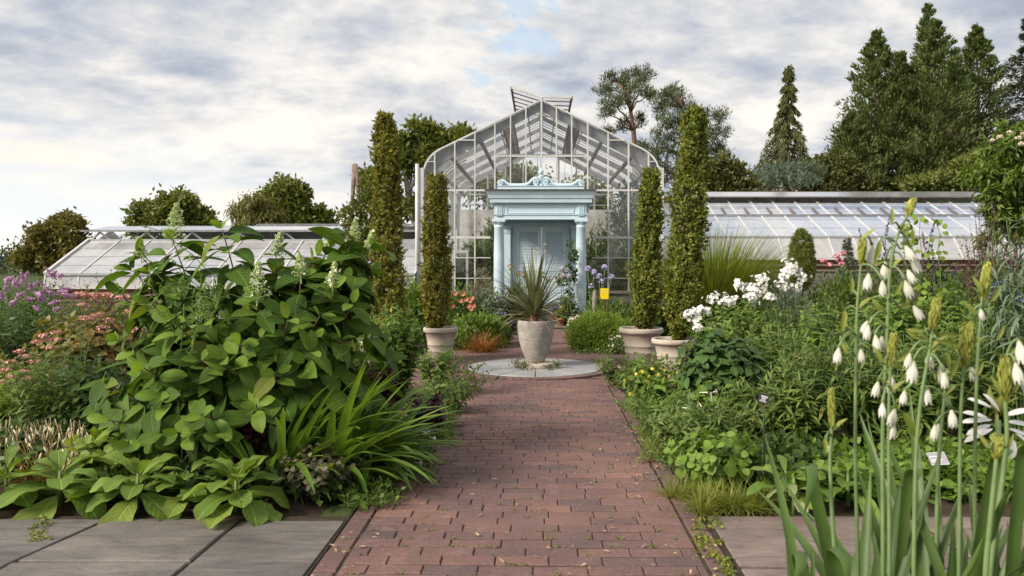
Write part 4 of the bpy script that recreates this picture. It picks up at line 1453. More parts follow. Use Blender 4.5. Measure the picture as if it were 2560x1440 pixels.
tree('tall_tree', 'tall dark tree with bare pale limbs between the left columns and the glasshouse', (at(1070, 0, d)[0], d, 0), at(1010, 420, d),
     px_lobes([(1060, 335, 48, 36), (1095, 370, 55, 40), (1150, 345, 42, 24), (1190, 350, 36, 24), (1020, 395, 34, 38), (1060, 420, 30, 40), (925, 440, 30, 28), (930, 490, 26, 40), (970, 460, 30, 36), (1110, 430, 60, 60), (960, 530, 46, 32), (1080, 530, 80, 40), (1015, 352, 22, 24)], d), L_oak, M_barkpale, 800, 20, .27, .24, .14, .26, 5)
d = 44
tree('round_tree', 'green tree beyond the rear gable, seen through the clear glass', (at(1280, 0, d)[0], d, 0), at(1280, 450, d),
     px_lobes([(1285, 440, 46, 40), (1330, 470, 50, 40), (1250, 470, 50, 40), (1400, 500, 50, 26), (1300, 540, 120, 50), (1440, 480, 24, 40), (1200, 480, 40, 40), (1480, 510, 60, 60)], d), L_oak, M_bark, 600, 14, .42, .27, .17, .22, 6)


def pine(label, spec, trunk, d, seed, M, nm='pine_tree', per=22):
    rg = np.random.default_rng(seed)
    P = np.array([at(a, b, d) for a, b in trunk])
    base = (P[0][0], d, 0)
    T = thing(nm, label, 'tree', base)
    mb = MB()
    pts = np.concatenate([[base], P])
    tube(mb, pts, np.linspace(.15, .04, len(pts)), 8)
    ml = MB()
    for (px, py, rx, rz) in spec:
        o = rg.uniform(-1.6, 1.6)
        c = at(px, py, d + o)
        rx, rz = rx * d / F, rz * d / F
        j = np.argmin(np.abs(pts[:, 2] - (c[2] - .6)) + .3 * np.abs(pts[:, 0] - c[0]))
        tube(mb, wobble_line(rg, pts[j], c, 6, .06, .10), np.linspace(.055, .015, 6), 5)
        n = int(12 + 130 * rx * rz)
        C, O = ell_points(rg, [(*c, rx, rx * .9, rz)], n, .2)
        C[:, 2] += .25 * rz * rg.normal(0, 1, n)
        clumps(ml, rg, C, O * (1, 1, .6), per, .15, .20, .034, up=.55, out=.7)
    mb.build('trunk', M_barkred if M is L_pine else M_bark, T)
    ml.build('crown', M, T, smooth=False)


pine('open pine with a bare forked trunk and flat tufts right of the glasshouse ridge',
     [(1530, 200, 26, 12), (1575, 187, 34, 11), (1612, 190, 24, 14), (1510, 225, 24, 14), (1555, 215, 34, 14), (1600, 222, 30, 14), (1530, 260, 30, 14), (1515, 285, 20, 10), (1560, 248, 30, 14), (1600, 300, 14, 16), (1625, 240, 18, 14), (1520, 330, 26, 10), (1560, 310, 16, 12)],
     [(1588, 400), (1584, 330), (1577, 280), (1570, 240), (1572, 195)], 36, 21, L_pine)
pine('broad layered blue green pine behind the right columnar box',
     [(1660, 240, 30, 14), (1690, 232, 22, 14), (1655, 270, 26, 16), (1700, 262, 36, 16), (1670, 300, 34, 18), (1720, 300, 40, 20), (1790, 290, 30, 14), (1660, 340, 36, 20), (1730, 345, 46, 22), (1790, 330, 36, 18), (1650, 380, 40, 18), (1720, 395, 50, 22), (1790, 375, 36, 20), (1640, 420, 40, 20), (1800, 410, 30, 16), (1700, 440, 60, 24), (1830, 440, 30, 14), (1610, 370, 26, 14), (1625, 455, 36, 22)],
     [(1735, 480), (1730, 400), (1720, 330), (1705, 270), (1690, 235)], 34, 22, L_pine)
d = 30
tree('round_tree', 'olive green bushy tree between the box column and the slender hemlock', (at(1805, 0, d)[0], d, 0), at(1805, 450, d),
     px_lobes([(1800, 430, 46, 34), (1835, 450, 34, 26), (1770, 455, 40, 30), (1810, 480, 70, 30)], d), L_hemlock, M_bark, 420, 16, .32, .2, .11, .14, 7)
d = 40
conifer('hemlock_tree', 'slender drooping conifer with a thin bent tip standing alone on the skyline', (at(1960, 0, d)[0], d, 0), (H + (650 - 165) * d / F), lambda t: np.interp(t, [0, .45, .56, .66, .76, .88, 1], [2.9, 2.7, 2.1, 1.4, .75, .34, .08]), L_hemlock, M_bark, 420, 20, .26, .06, .34, 31, .05, .75, .2, (.25, 0), .2)
d = 33
pine('low spreading blue grey cedar in front of the hemlock', [(1945, 425, 40, 10), (1990, 418, 40, 10), (2025, 430, 34, 10), (1915, 445, 36, 10), (1960, 445, 50, 10), (2005, 452, 44, 12), (1900, 465, 30, 10)], [(1985, 490), (1978, 460), (1982, 430)], d, 23, L_cedar, 'cedar_tree')
CG = 'dense pointed conifers on the right skyline'
cyp = lambda w: (lambda t: np.interp(t, [0, .25, .42, .58, .74, .88, .96, 1], [w * 1.05, w * 1.18, w * 1.12, w * .98, w * .66, w * .38, w * .15, .04]))
d = 43
for px, ty, w, lab, sd, dd_, ln in ((2192, 85, 2.15, 'leftmost pointed conifer of the right skyline group', 41, 0, 0), (2325, 58, 2.1, 'middle pointed conifer of the right group with a bare reddish trunk', 42, -1.5, .3),
                                    (2442, 72, 2.0, 'pointed conifer between the bare trunk and the dark cedar', 43, 1.0, 0), (2128, 290, 1.5, 'lower grey green conifer at the foot of the leftmost pointed one', 44, -2, 0), (2252, 140, 1.7, 'short pointed conifer squeezed between the leftmost and middle ones', 45, -1, 0), (2388, 135, 1.6, 'short pointed conifer filling the notch right of the bare trunk', 48, 1.5, 0)):
    D_ = d + dd_
    conifer('pointed_conifer', lab, (at(px, 0, D_)[0], D_, 0), H + (650 - ty) * D_ / F, cyp(w), L_cypress, M_barkred, 520, 20, .22, .085, .40, sd, .55, 0, .22, (ln, 0), .24 if px != 2325 else .28, CG, .22)
D_ = 46
conifer('windswept_conifer', 'thin conifer with its narrow tip swept to the right above the pointed group', (at(2285, 0, D_)[0], D_, 0), H + (650 - 14) * D_ / F, lambda t: np.interp(t, [0, .6, .75, .9, 1], [.9, .75, .6, .45, .12]), L_cypress, M_bark, 360, 18, .22, .08, .34, 46, .6, 0, .16, (.85, 0), .3)
D_ = 38
conifer('dark_cedar', 'dark open branched cedar cut by the right edge of the photo', (at(2590, 0, D_)[0], D_, 0), H + (650 - 10) * D_ / F, lambda t: np.interp(t, [0, .3, .7, 1], [2.0, 2.1, 1.5, .2]), L_darkcedar, M_bark, 560, 26, .24, .06, .30, 47, .15, .2, .24, (0, 0), .15)
d = 35
FG = 'bushy green trees filling the foot of the conifers'
tree('bushy_tree', 'warm green bushy tree filling the gap between the hemlock and the conifer group', (at(2060, 0, d)[0], d, 0), at(2060, 440, d),
     px_lobes([(2050, 415, 44, 34), (2095, 430, 48, 36), (2015, 450, 46, 26), (2130, 455, 50, 26), (2070, 470, 90, 26)], d), L_hemlock, M_bark, 420, 20, .26, .2, .11, .14, 61, group=FG)
tree('bushy_tree', 'dense green bushy tree under the right hand conifers beside the flowering tree', (at(2440, 0, d)[0], d, 0), at(2440, 440, d),
     px_lobes([(2420, 430, 50, 34), (2480, 420, 48, 40), (2380, 455, 50, 24), (2540, 440, 60, 40), (2280, 465, 60, 18)], d), L_oak, M_bark, 420, 20, .26, .2, .11, .14, 62, group=FG)
# dark understorey along the foot of the conifers: a wood edge nobody could count
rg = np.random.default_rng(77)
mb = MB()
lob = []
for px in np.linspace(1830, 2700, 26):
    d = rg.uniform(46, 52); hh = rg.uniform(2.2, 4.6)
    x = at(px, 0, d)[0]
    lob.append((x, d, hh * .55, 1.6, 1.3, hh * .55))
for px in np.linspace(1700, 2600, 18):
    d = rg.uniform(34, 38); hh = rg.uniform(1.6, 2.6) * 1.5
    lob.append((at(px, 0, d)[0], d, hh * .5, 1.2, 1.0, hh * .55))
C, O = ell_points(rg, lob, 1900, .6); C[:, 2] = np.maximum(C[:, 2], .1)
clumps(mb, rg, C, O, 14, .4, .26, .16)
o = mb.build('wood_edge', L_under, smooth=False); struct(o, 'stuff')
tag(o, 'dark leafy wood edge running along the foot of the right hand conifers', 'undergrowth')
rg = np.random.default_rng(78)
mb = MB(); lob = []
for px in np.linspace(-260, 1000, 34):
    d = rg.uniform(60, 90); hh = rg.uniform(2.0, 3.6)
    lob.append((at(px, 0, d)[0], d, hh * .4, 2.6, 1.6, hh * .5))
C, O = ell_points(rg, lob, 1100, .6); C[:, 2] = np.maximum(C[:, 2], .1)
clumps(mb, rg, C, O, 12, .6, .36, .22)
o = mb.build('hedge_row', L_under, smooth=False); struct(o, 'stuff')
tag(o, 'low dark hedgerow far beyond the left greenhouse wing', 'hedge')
# white-flowered small tree at the right end of the wing
d = 17.5
rg = np.random.default_rng(8)
lob = px_lobes([(2535, 335, 36, 30), (2490, 375, 42, 30), (2565, 375, 50, 44), (2452, 425, 44, 26), (2530, 440, 80, 40), (2590, 470, 70, 44), (2480, 478, 48, 24), (2545, 520, 60, 50), (2500, 545, 46, 50), (2560, 585, 60, 46), (2480, 590, 30, 34)], d)
T = tree('flowering_tree', 'bright green small tree with cream flower clusters at the right edge', (at(2540, 0, d)[0], d, 0), at(2540, 400, d), lob, L_bright, M_bark, 600, 15, .14, .17, .06, .06, 8, up=-.1, droop=.5)
M_cream = plain_mat('cream_petal', (.62, .52, .40), (.78, .70, .55), 20, .7)
for px, py in ((2500, 342), (2525, 332), (2545, 345), (2480, 352), (2555, 360), (2560, 335)):
    flower_dome(rg, at(px, py, d - .5), .075, 46, .018, M_cream, T, 'flower_cluster')
# leaning weathered poles with a climber
d = 15.2
T = thing('climber_poles', 'pair of weathered leaning poles tied at the top and half covered by a climber', 'plant support', (at(880, 0, d)[0], d, 0))
rg = np.random.default_rng(9)
M_pole = plain_mat('weathered_pole', (.17, .12, .105), (.30, .23, .205), 12, .9, .5, 30)
for a, b in (((868, 640), (888, 409)), ((905, 640), (890, 412)), ((876, 640), (884, 411))):
    p, q = at(*a, d), at(*b, d)
    p = p + (p - q) * 1.05 * (p[2] / max((q[2] - p[2]), .1)); p[2] = -.03
    mb = MB(); tube(mb, wobble_line(rg, p, q, 10, .012), np.linspace(.045, .034, 10), 8); mb.build('pole', M_pole, T)
mb = MB()
C, O = ell_points(rg, px_lobes([(915, 470, 18, 34), (925, 520, 24, 40), (880, 540, 28, 40), (910, 580, 40, 40), (915, 640, 50, 50)], d), 240, .4)
clumps(mb, rg, C, O, 11, .07, .09, .05)
mb.build('climber', L_oak, T, smooth=False)
# ================================================================ POTS, URN, COLUMNAR BOX
M_potstone = plain_mat('buff_cast_stone', (.38, .33, .275), (.52, .455, .385), 7, .8, .35, 60, .25, c3=(.56, .50, .43))


def urn_mat():
    m, k = mat('swirled_urn_stone')
    tc = k.n('ShaderNodeTexCoord').outputs['Object']
    w = k.n('ShaderNodeTexWave', {'Vector': tc, 'Scale': 5.0, 'Distortion': 14.0, 'Detail': 2.0, 'Detail Scale': 1.6}, wave_type='RINGS').outputs['Fac']
    n = k.noise(tc, 9, 6, .65)
    col = k.ramp(n, [(.3, (.25, .225, .205)), (.55, (.37, .34, .31)), (.75, (.47, .44, .41))])
    col = k.mix(.10, col, k.ramp(w, [(.0, (.55, .5, .46)), (.5, (1, 1, 1))]), 'MULTIPLY')
    b = k.n('ShaderNodeBump', {'Height': k.math('ADD', k.math('MULTIPLY', w, .35), n), 'Strength': .35, 'Distance': .012})
    finish(k, k.n('ShaderNodeBsdfPrincipled', {'Base Color': col, 'Roughness': .85, 'Specular IOR Level': .2, 'Normal': b.outputs[0]}))
    return m


M_urn = urn_mat()
M_potsoil = plain_mat('pot_soil', (.03, .02, .014), (.08, .055, .035), 25, .95, .8, 60, .1)
L_box = leaf_mat('box_leaf', (.092, .122, .022), (.225, .245, .046), (.44, .255, .05), .5, .35)
L_boxgreen = leaf_mat('box_leaf_green', (.08, .125, .022), (.20, .255, .048), (.32, .26, .05), .5, .35)


def pot(label, c, R_, Hh):
    T = thing('planter_pot', label, 'pot', c, 'banded stone pots around the crossing')
    f = Hh
    mb = MB()
    lathe(mb, [(.001, 0), (R_ * .66, 0), (R_ * .68, f * .03), (R_ * .72, f * .27), (R_ * .74, f * .28), (R_ * .745, f * .31), (R_ * .725, f * .33), (R_ * .745, f * .46), (R_ * .765, f * .47), (R_ * .77, f * .50), (R_ * .75, f * .52),
               (R_ * .87, f * .84), (R_ * .985, f * .86), (R_ * 1.0, f * .90), (R_ * 1.0, f * .96), (R_ * .97, f), (R_ * .86, f), (R_ * .83, f * .97), (R_ * .80, f * .86), (.001, f * .86)], c, 48)
    mb.build('pot_body', M_potstone, T)
    mb = MB(); lathe(mb, [(.001, f * .92), (R_ * .5, f * .925), (R_ * .825, f * .90)], c, 30); mb.build('soil', M_potsoil, T)
    return T


def columnar(label, c, z0, prof, n, seed, M, lean=(0, 0), plumes=9):
    """tall narrow clipped box: upright plumes packed with small leaves. prof: (height, halfwidth) pairs"""
    rg = np.random.default_rng(seed)
    c = np.array([c[0], c[1], z0])
    T = thing('columnar_box', label, 'shrub', c, 'tall columnar box shrubs in the stone pots')
    hs = np.array([p[0] for p in prof]); ws = np.array([p[1] for p in prof])
    zt = hs[-1]
    ms = MB()
    for i in range(5):
        a = rg.uniform(0, 6.28); q = rg.uniform(.2, .6)
        pts = np.array([(c[0] + lean[0] * (z / zt) + q * np.interp(z, hs, ws) * math.cos(a) * min(1, z / .4), c[1] + q * np.interp(z, hs, ws) * math.sin(a) * min(1, z / .4), z0 + z) for z in np.linspace(-.12, zt * .93, 9)])
        pts[1:, :2] += rg.normal(0, .012, (8, 2))
        tube(ms, pts, np.linspace(.018, .005, 9), 6)
    ms.build('stems', M_twig, T)
    # sprigs: short upright shoots over a lumpy column
    m = n // 13
    z = hs[0] + (zt - hs[0]) * rg.uniform(0, 1, m)
    a = rg.uniform(0, 2 * np.pi, m)
    lump = 1 + .10 * np.sin(z * 2.7 + seed * 2) + .20 * np.sin(a * 3 + z * 5.1 + seed) + .13 * np.sin(a * 5 - z * 8.3) + .08 * np.sin(z * 19 + a * 2)
    lump = lump + .45 * np.clip((z / zt - .72) / .28, 0, 1) * np.sin(2 * a + seed + z * 1.5)
    r = np.interp(z, hs, ws) * lump * rg.uniform(.35, 1.06, m) ** .5
    r = np.where(rg.uniform(0, 1, m) < .08, r * 1.28, r)
    P = np.stack([c[0] + lean[0] * z / zt + r * np.cos(a), c[1] + r * np.sin(a), z0 + z], -1)
    O = np.stack([np.cos(a) * .45, np.sin(a) * .45, np.full(m, .85)], -1)
    k = 9
    t = np.tile(np.linspace(0, 1, k), m)
    PP = np.repeat(P, k, 0) + np.repeat(unit(O), k, 0) * (t * .12)[:, None]
    rd = rdir(rg, m * k)
    D = unit(np.repeat(O, k, 0) * .55 + rd * .9)
    N = unit(rdir(rg, m * k) * .6 + np.repeat(np.stack([np.cos(a), np.sin(a), np.full(m, .5)], -1), k, 0))
    mb = MB()
    kites(mb, PP, D, N, .060 * rg.uniform(.65, 1.3, m * k), .034 * rg.uniform(.7, 1.2, m * k), .35)
    mb.build('foliage', M, T, smooth=False)
    return T


def prof_px(rows, d, y0):
    return [((y0 - py) * d / F, w * .69 * d / F) for py, w in rows]


# right, back
d = 11.0
cR = (at(1603, 0, d)[0], d, 0)
pot('broad banded pot holding the shorter right column', cR, .305, .47)
columnar('shorter tapering box column in the broad right pot', (at(1612, 0, d)[0], d), .40, prof_px([(822, 12), (790, 30), (740, 38), (640, 38), (560, 34), (500, 25), (455, 17), (430, 6)], d, 822), 13000, 1, L_boxgreen, (.09, 0))
d = 10.1
cR2 = (at(1684, 0, d)[0], d, 0)
pot('banded pot half hidden by flowers at the right end of the crossing', cR2, .28, .41)
columnar('tallest box column, rising from the half hidden right pot', (at(1700, 0, d)[0], d), .36, prof_px([(850, 14), (810, 38), (740, 46), (640, 47), (560, 46), (480, 42), (420, 40), (360, 38), (315, 28), (282, 8)], d, 850), 19000, 2, L_boxgreen, (.20, 0))
# left
d = 11.2
cL = (at(1102, 0, d)[0], d, 0)
pot('banded pot on the left of the crossing behind the leafy bushes', cL, .245, .46)
columnar('shorter box column in the left banded pot', (at(1090, 0, d)[0], d), .40, prof_px([(812, 12), (780, 30), (740, 34), (650, 33), (560, 33), (500, 28), (460, 23), (436, 8)], d, 812), 12000, 3, L_box, (.0, 0))
d = 10.4
cL2 = (at(946, 0, d)[0], d, 0)
pot('pot mostly hidden behind the hydrangea with only its rim showing', cL2, .33, .37)
columnar('tall golden tipped box column behind the hydrangea', (at(975, 0, d)[0], d), .30, prof_px([(850, 14), (790, 38), (740, 42), (660, 41), (580, 40), (520, 34), (460, 29), (400, 27), (350, 21), (320, 14), (292, 4)], d, 850), 17000, 4, L_box, (-.06, 0))

# ---- urn on its low plinth, with a spiky cordyline
d = 10.3
uc = np.array([.0, d, .030])
U = thing('stone_urn', 'tapering stone urn with carved swirls on the round stone', 'urn', uc)
ux = at(1339, 0, d)[0]; uc[0] = ux
U.location = tuple(uc)
s_ = d / F
zt = H - (800 - VY) * s_
zb = .075
prf = [(.001, zb), (24, zb), (26, zb + .01), (30, None), (36, None), (41, None), (44, None), (46, None), (47, None), (46.5, None), (45, None), (44, None)]
rows = [(906, 19), (900, 23), (888, 29), (874, 34.5), (856, 39.8), (838, 43.3), (822, 45.3), (812, 46), (806, 45.8), (802, 44.8), (800, 42.5), (800.5, 37), (804, 35.5), (816, 35), (818, .05)]
mb = MB()
pr = [(.001, H - (906.5 - VY) * s_)] + [(w * s_, H - (py - VY) * s_) for py, w in rows]
# flatten the sides into four soft panels
a = np.arange(64) * 2 * np.pi / 64
n = len(pr)
v = np.zeros((n, 64, 3))
for i, (r, z) in enumerate(pr):
    q = 1 + (.012 * np.cos(4 * a)) * (1 if 2 < i < 9 else .4)
    v[i, :, 0] = ux + r * q * np.cos(a); v[i, :, 1] = d + r * q * np.sin(a); v[i, :, 2] = z
i, j = np.meshgrid(np.arange(n - 1), np.arange(64), indexing='ij'); j2 = (j + 1) % 64
mb.add(v.reshape(-1, 3), np.stack([i * 64 + j, i * 64 + j2, (i + 1) * 64 + j2, (i + 1) * 64 + j], -1).reshape(-1, 4))
mb.build('urn_body', M_urn, U)
mb = MB(); lathe(mb, [(.001, H - (806 - VY) * s_), (36 * s_, H - (807 - VY) * s_)], (ux, d, 0), 24); mb.build('soil', M_potsoil, U)
rg = np.random.default_rng(3)
mb = MB()
lathe(mb, [(.001, .02), (.235, .02), (.245, .035), (.24, .075), (.22, .085), (.001, .085)], (ux, d, 0), 36)
tag(mb.build('stone_plinth', M_potstone, org=np.array([ux, d, .02]), smooth=False, bevel=.006), 'low round stone base under the urn', 'plinth')
L_succ = leaf_mat('grey_succulent', (.13, .155, .12), (.24, .27, .21), (.32, .25, .22), .6, .15)
SG = 'succulent tufts around the foot of the urn'
for px, py, s0, lab in ((1296, 912, 1.0, 'largest grey succulent tuft left of the urn foot'), (1312, 922, .8, 'small grey succulent tuft at the front left of the plinth'), (1345, 918, .55, 'tiny succulent tuft directly in front of the urn foot'), (1388, 916, .9, 'grey succulent tuft right of the urn foot'), (1372, 922, .5, 'smallest succulent tuft at the front right of the plinth')):
    dd_ = gd(py + 6) * .99
    c = np.array([at(px, 0, dd_)[0], min(dd_, 10.12), .03])
    T = thing('succulent', lab, 'succulent', c, SG)
    mb = MB()
    nl = int(60 * s0)
    P = c + rg.normal(0, .035 * s0, (nl, 3)) * (1.3, .8, .1); P[:, 2] = c[2] + abs(rg.normal(0, .05 * s0, nl))
    D = rdir(rg, nl, .7)
    leaves(mb, P, D, rdir(rg, nl, .5), .06 * s0 + .02, .022, 2, .4, .2)
    mb.build('leaf_rosettes', L_succ, T)
L_cord = leaf_mat('cordyline_blade', (.085, .115, .06), (.17, .205, .12), (.28, .25, .18), .42, .18, blade=True)
L_cord_dry = leaf_mat('dry_blade', (.32, .28, .19), (.46, .41, .30), None, .6, .2)
CR = thing('cordyline', 'spiky grey green cordyline with arching blades growing in the urn', 'potted plant', (ux, d, zt - .03))
mb = MB()
c = np.array([ux - .02, d, zt + .02])
tube(mb, wobble_line(rg, c - (0, 0, .1), c + (0, 0, .10), 5, .02), [.07, .065, .06, .055, .04], 10)
mb.build('stem', plain_mat('leaf_scar_stem', (.10, .045, .02), (.22, .11, .06), 30, .9, .8, 60), CR)
mb = MB()
blades(mb, rg, c + (0, 0, .06), 34, (.55, .92), .036, (3, 22), (.02, .35), .04, 7, .45)
blades(mb, rg, c + (0, 0, .04), 64, (.55, .92), .034, (16, 60), (.2, 1.0), .05, 8, .4)
blades(mb, rg, c + (0, 0, .02), 38, (.6, .95), .032, (45, 78), (.3, 1.1), .05, 9, .35)
mb.build('blades', L_cord, CR)
mb = MB(); blades(mb, rg, c, 9, (.45, .7), .022, (62, 88), (.5, 1.4), .05, 9, .3); blades(mb, rg, c + (0, 0, .1), 6, (.3, .5), .022, (60, 85), (1.0, 1.9), .05, 9, .3)
mb.build('dry_blades', L_cord_dry, CR)
# ---- plumes of a grass behind the urn show as thin heads
L_seed = plain_mat('straw_seedhead', (.42, .34, .22), (.60, .52, .38), 20, .8)
rg = np.random.default_rng(14)
d = 13.2
T = thing('feather_grass', 'wispy upright grass with pale nodding heads behind the cordyline', 'grass', (at(1345, 0, d)[0], d, 0))
mb, mh = MB(), MB()
for i in range(16):
    p = np.array([at(1345 + rg.normal(0, 5), 0, d)[0], d + rg.normal(0, .06), 0]); tip = at(1338 + rg.normal(0, 17), rg.uniform(606, 690), d)
    pts = wobble_line(rg, p, tip, 8, .01); tube(mb, pts, np.linspace(.005, .002, 8), 4)
    q = np.array([tip, tip + (rg.normal(0, .03), 0, .02), tip + (rg.normal(.04, .03), 0, -.02)])
    tube(mh, q, [.008, .008, .003], 5)
blades(mb, rg, (at(1345, 0, d)[0], d, 0), 60, (.5, 1.2), .010, (2, 14), (.05, .4), .08, 6)
mb.build('stalks', M_greenstem, T); mh.build('seed_heads', L_seed, T)

# ================================================================ BED BY THE HOUSE
L_mid = leaf_mat('mid_green_leaf', (.05, .10, .018), (.12, .20, .04), (.20, .24, .06), .5, .32)
L_fresh = leaf_mat('fresh_green_leaf', (.075, .155, .028), (.17, .29, .06), (.26, .34, .09), .5, .35)
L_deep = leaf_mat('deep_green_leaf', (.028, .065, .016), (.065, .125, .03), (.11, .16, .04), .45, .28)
L_grey = leaf_mat('silver_leaf', (.20, .22, .15), (.36, .37, .27), (.46, .44, .30), .7, .2)
L_rust = leaf_mat('rust_blade', (.20, .085, .025), (.34, .17, .06), (.42, .26, .10), .6, .25)
L_char = leaf_mat('chartreuse_leaf', (.20, .27, .03), (.33, .40, .07), None, .5, .35)
L_bluegrey = leaf_mat('blue_grey_leaf', (.09, .15, .11), (.17, .24, .18), None, .6, .2)
M_coral = plain_mat('coral_petal', (.62, .20, .13), (.75, .34, .22), 15, .7)
M_violet = plain_mat('violet_petal', (.15, .09, .36), (.27, .17, .50), 15, .7)
M_lilac = plain_mat('lilac_petal', (.36, .33, .55), (.52, .47, .68), 15, .7)
M_whitepetal = plain_mat('white_petal', (.72, .70, .66), (.80, .79, .76), 15, .6)
M_yellow = plain_mat('yellow_petal', (.62, .45, .04), (.74, .60, .10), 15, .6)
M_pink = plain_mat('pink_petal', (.58, .22, .26), (.68, .34, .36), 15, .7)
M_purplespike = plain_mat('purple_calyx', (.075, .03, .12), (.16, .08, .22), 15, .7)
M_tan = plain_mat('tan_seedhead', (.30, .21, .13), (.46, .36, .24), 15, .8)


def gx(px, d):
    return (px - VX) * d / F


def mound(name, label, px, pt, rx, d, M, L, W, n=240, per=12, seed=0, up=.4, cat='shrub', group=None, droop=0, rad=None, ry=None, lo=.5):
    """a rounded bush: centre px, top row pt, half width rx pixels"""
    x = gx(px, d); r = rx * d / F; h = H - (pt - VY) * d / F
    h = max(h, .1)
    lob = [(x, d, h * .45, r * .9, (ry or r * .85), h * .5), (x - r * .35, d - .1, h * .35, r * .6, r * .6, h * .4), (x + r * .4, d + .05, h * .4, r * .55, r * .55, h * .42), (x, d - r * .3, h * .2, r * .85, r * .6, h * .25)]
    return shrub(name, label, (x, d, 0), lob, M, n, per, rad or .09 * d / 12, L, W, seed, cat, up, M_greenstem, group, droop, lo)


# feathery light-green bush on the right of the walk
mound('feathery_bush', 'fluffy light green rounded bush right of the path beyond the urn', 1500, 784, 84, 12.6, leaf_mat('feathery_leaf', (.14, .24, .035), (.27, .42, .08), (.34, .45, .12), .5, .4), .060, .020, 1000, 22, 101, .7, rad=.075)
# small cream-white flowers at its foot
rg = np.random.default_rng(15)


def daisies(name, label, cat, px0, px1, py0, py1, d, n, fr, M, leafM, seed, k=5, h0=.0, cnt=None):
    rg = np.random.default_rng(seed)
    T = thing(name, label, cat, (gx((px0 + px1) / 2, d), d, 0))
    P = np.array([at(rg.uniform(px0, px1), rg.uniform(py0, py1), d + rg.normal(0, .12)) for _ in range(n)])
    ms, ml, mf = MB(), MB(), MB()
    for p in P[:60]:
        b = np.array([p[0] + rg.normal(0, .05), p[1] + rg.normal(0, .05), 0])
        tube(ms, wobble_line(rg, b, p, 4, .04), [.004, .0035, .003, .002], 4)
    q = P[rg.integers(0, n, n * 5)] * np.array([1, 1, 1]); q[:, 2] *= rg.uniform(.2, .97, len(q)); q += rg.normal(0, .03, q.shape); q[:, 2] = np.maximum(q[:, 2], .02)
    kites(ml, q, rdir(rg, len(q), .5), rdir(rg, len(q), .7), .055, .022)
    florets(mf, P, rdir(rg, n, .9) + np.array([0, -.8, 0]), fr, rg, k)
    ms.build('stems', M_greenstem, T); ml.build('foliage', leafM, T, smooth=False); mf.build('flowers', M, T, smooth=False)
    return T


M_creamy = plain_mat('creamy_petal', (.66, .58, .44), (.76, .70, .58), 15, .7)
daisies('daisy_plant', 'low cream flowered daisies spilling from the foot of the fluffy bush', 'flowers', 1520, 1592, 838, 890, 12.0, 130, .016, M_creamy, L_mid, 201)
daisies('daisy_plant', 'scattered tiny white flowers along the brick edge in front of the fluffy bush', 'flowers', 1440, 1540, 872, 892, 12.0, 70, .012, M_creamy, L_mid, 202)
daisies('daisy_plant', 'cream white blooms between the step and the fluffy bush', 'flowers', 1420, 1450, 790, 828, 14.2, 60, .026, M_creamy, L_mid, 203)
# plants flanking the doors
mound('leafy_bush', 'green mixed foliage behind the fluffy bush under the right window', 1530, 755, 60, 14.6, L_mid, .12, .02, 170, 14, 102, .9, rad=.12)
T = mound('strap_leaf_clump', 'clump of strap leaves with lilac globe flowers right of the right column', 1500, 745, 26, 15.6, L_fresh, .22, .03, 60, 12, 103, .9, rad=.12)
rg = np.random.default_rng(16)
def agapanthus(T, pts, d, M, r=.075, z_from=.3):
    for px, py in pts:
        c = at(px, py, d)
        h = MB(); dd = rdir(rg, 44, .35); florets(h, c + dd * r * np.array([1, 1, .8]), dd, .024, rg, 5, .5)
        tube(h, [c, c - (0, 0, .04)], .004, 4)
        h.build('flower_head', M, T, smooth=False)
    ms = MB()
    for px, py in pts:
        c = at(px, py, d); tube(ms, wobble_line(rg, (c[0] + rg.normal(0, .08), d, .05), c, 6, .02), [.008] * 6, 5)
    ms.build('flower_stems', M_greenstem, T)


agapanthus(T, [(1478, 715), (1485, 680), (1498, 690), (1512, 668), (1528, 692), (1470, 672), (1505, 702)], 15.4, M_lilac, .052)
d = 15.9
T = mound('strap_leaf_clump', 'dark strap leaf clump with spent flower globes behind the left column', 1285, 705, 24, 16.0, L_deep, .24, .028, 60, 12, 104, .8, rad=.12)
agapanthus(T, [(1276, 668), (1292, 684), (1309, 688)], 15.9, M_tan, .06)
T = mound('potted_climber', 'leafy climber leaning up beside the right column of the portico', 1420, 725, 16, 16.0, L_deep, .08, .05, 60, 9, 105, .4, rad=.07)
mb = MB(); C, O = ell_points(rg, [(*at(1432, 630, 16.0), .07, .07, .25), (*at(1425, 690, 16.0), .13, .1, .2), (*at(1410, 700, 16), .12, .1, .12)], 60, .3); clumps(mb, rg, C, O, 6, .05, .085, .05); mb.build('upper_foliage', L_deep, T, smooth=False)
agapanthus(T, [(1405, 672), (1418, 676), (1408, 690), (1422, 690)], 15.8, plain_mat('pale_lilac_petal', (.40, .36, .45), (.50, .46, .52), 9, .7), .05)
M_terra = plain_mat('terracotta', (.38, .14, .07), (.48, .20, .11), 9, .85, .2)
def small_pot(label, px, py, d, r, h, plant_M, fl_M, name='terracotta_pot', z=None, pn='foliage', seed=0):
    rg = np.random.default_rng(seed)
    c = at(px, py, d)
    if z is not None: c[2] = z
    T = thing(name, label, 'pot', c, 'small terracotta pots on the steps')
    mb = MB(); lathe(mb, [(.001, 0), (r * .7, 0), (r * .92, h * .8), (r, h * .8), (r, h), (r * .88, h), (r * .85, h * .9), (.001, h * .9)], c, 20); mb.build('pot_body', M_terra, T)
    mb = MB(); C, O = ell_points(rg, [(c[0], c[1], c[2] + h + .08, .11, .1, .10)], 34, .3); clumps(mb, rg, C, O, 9, .04, .05, .025); mb.build(pn, plant_M, T, smooth=False)
    if fl_M is not None:
        mb = MB(); C, O = ell_points(rg, [(c[0], c[1], c[2] + h + .11, .13, .12, .10)], 90, .8); florets(mb, C, O + (0, -.3, .3), .017, rg, 5); mb.build('flowers', fl_M, T, smooth=False)


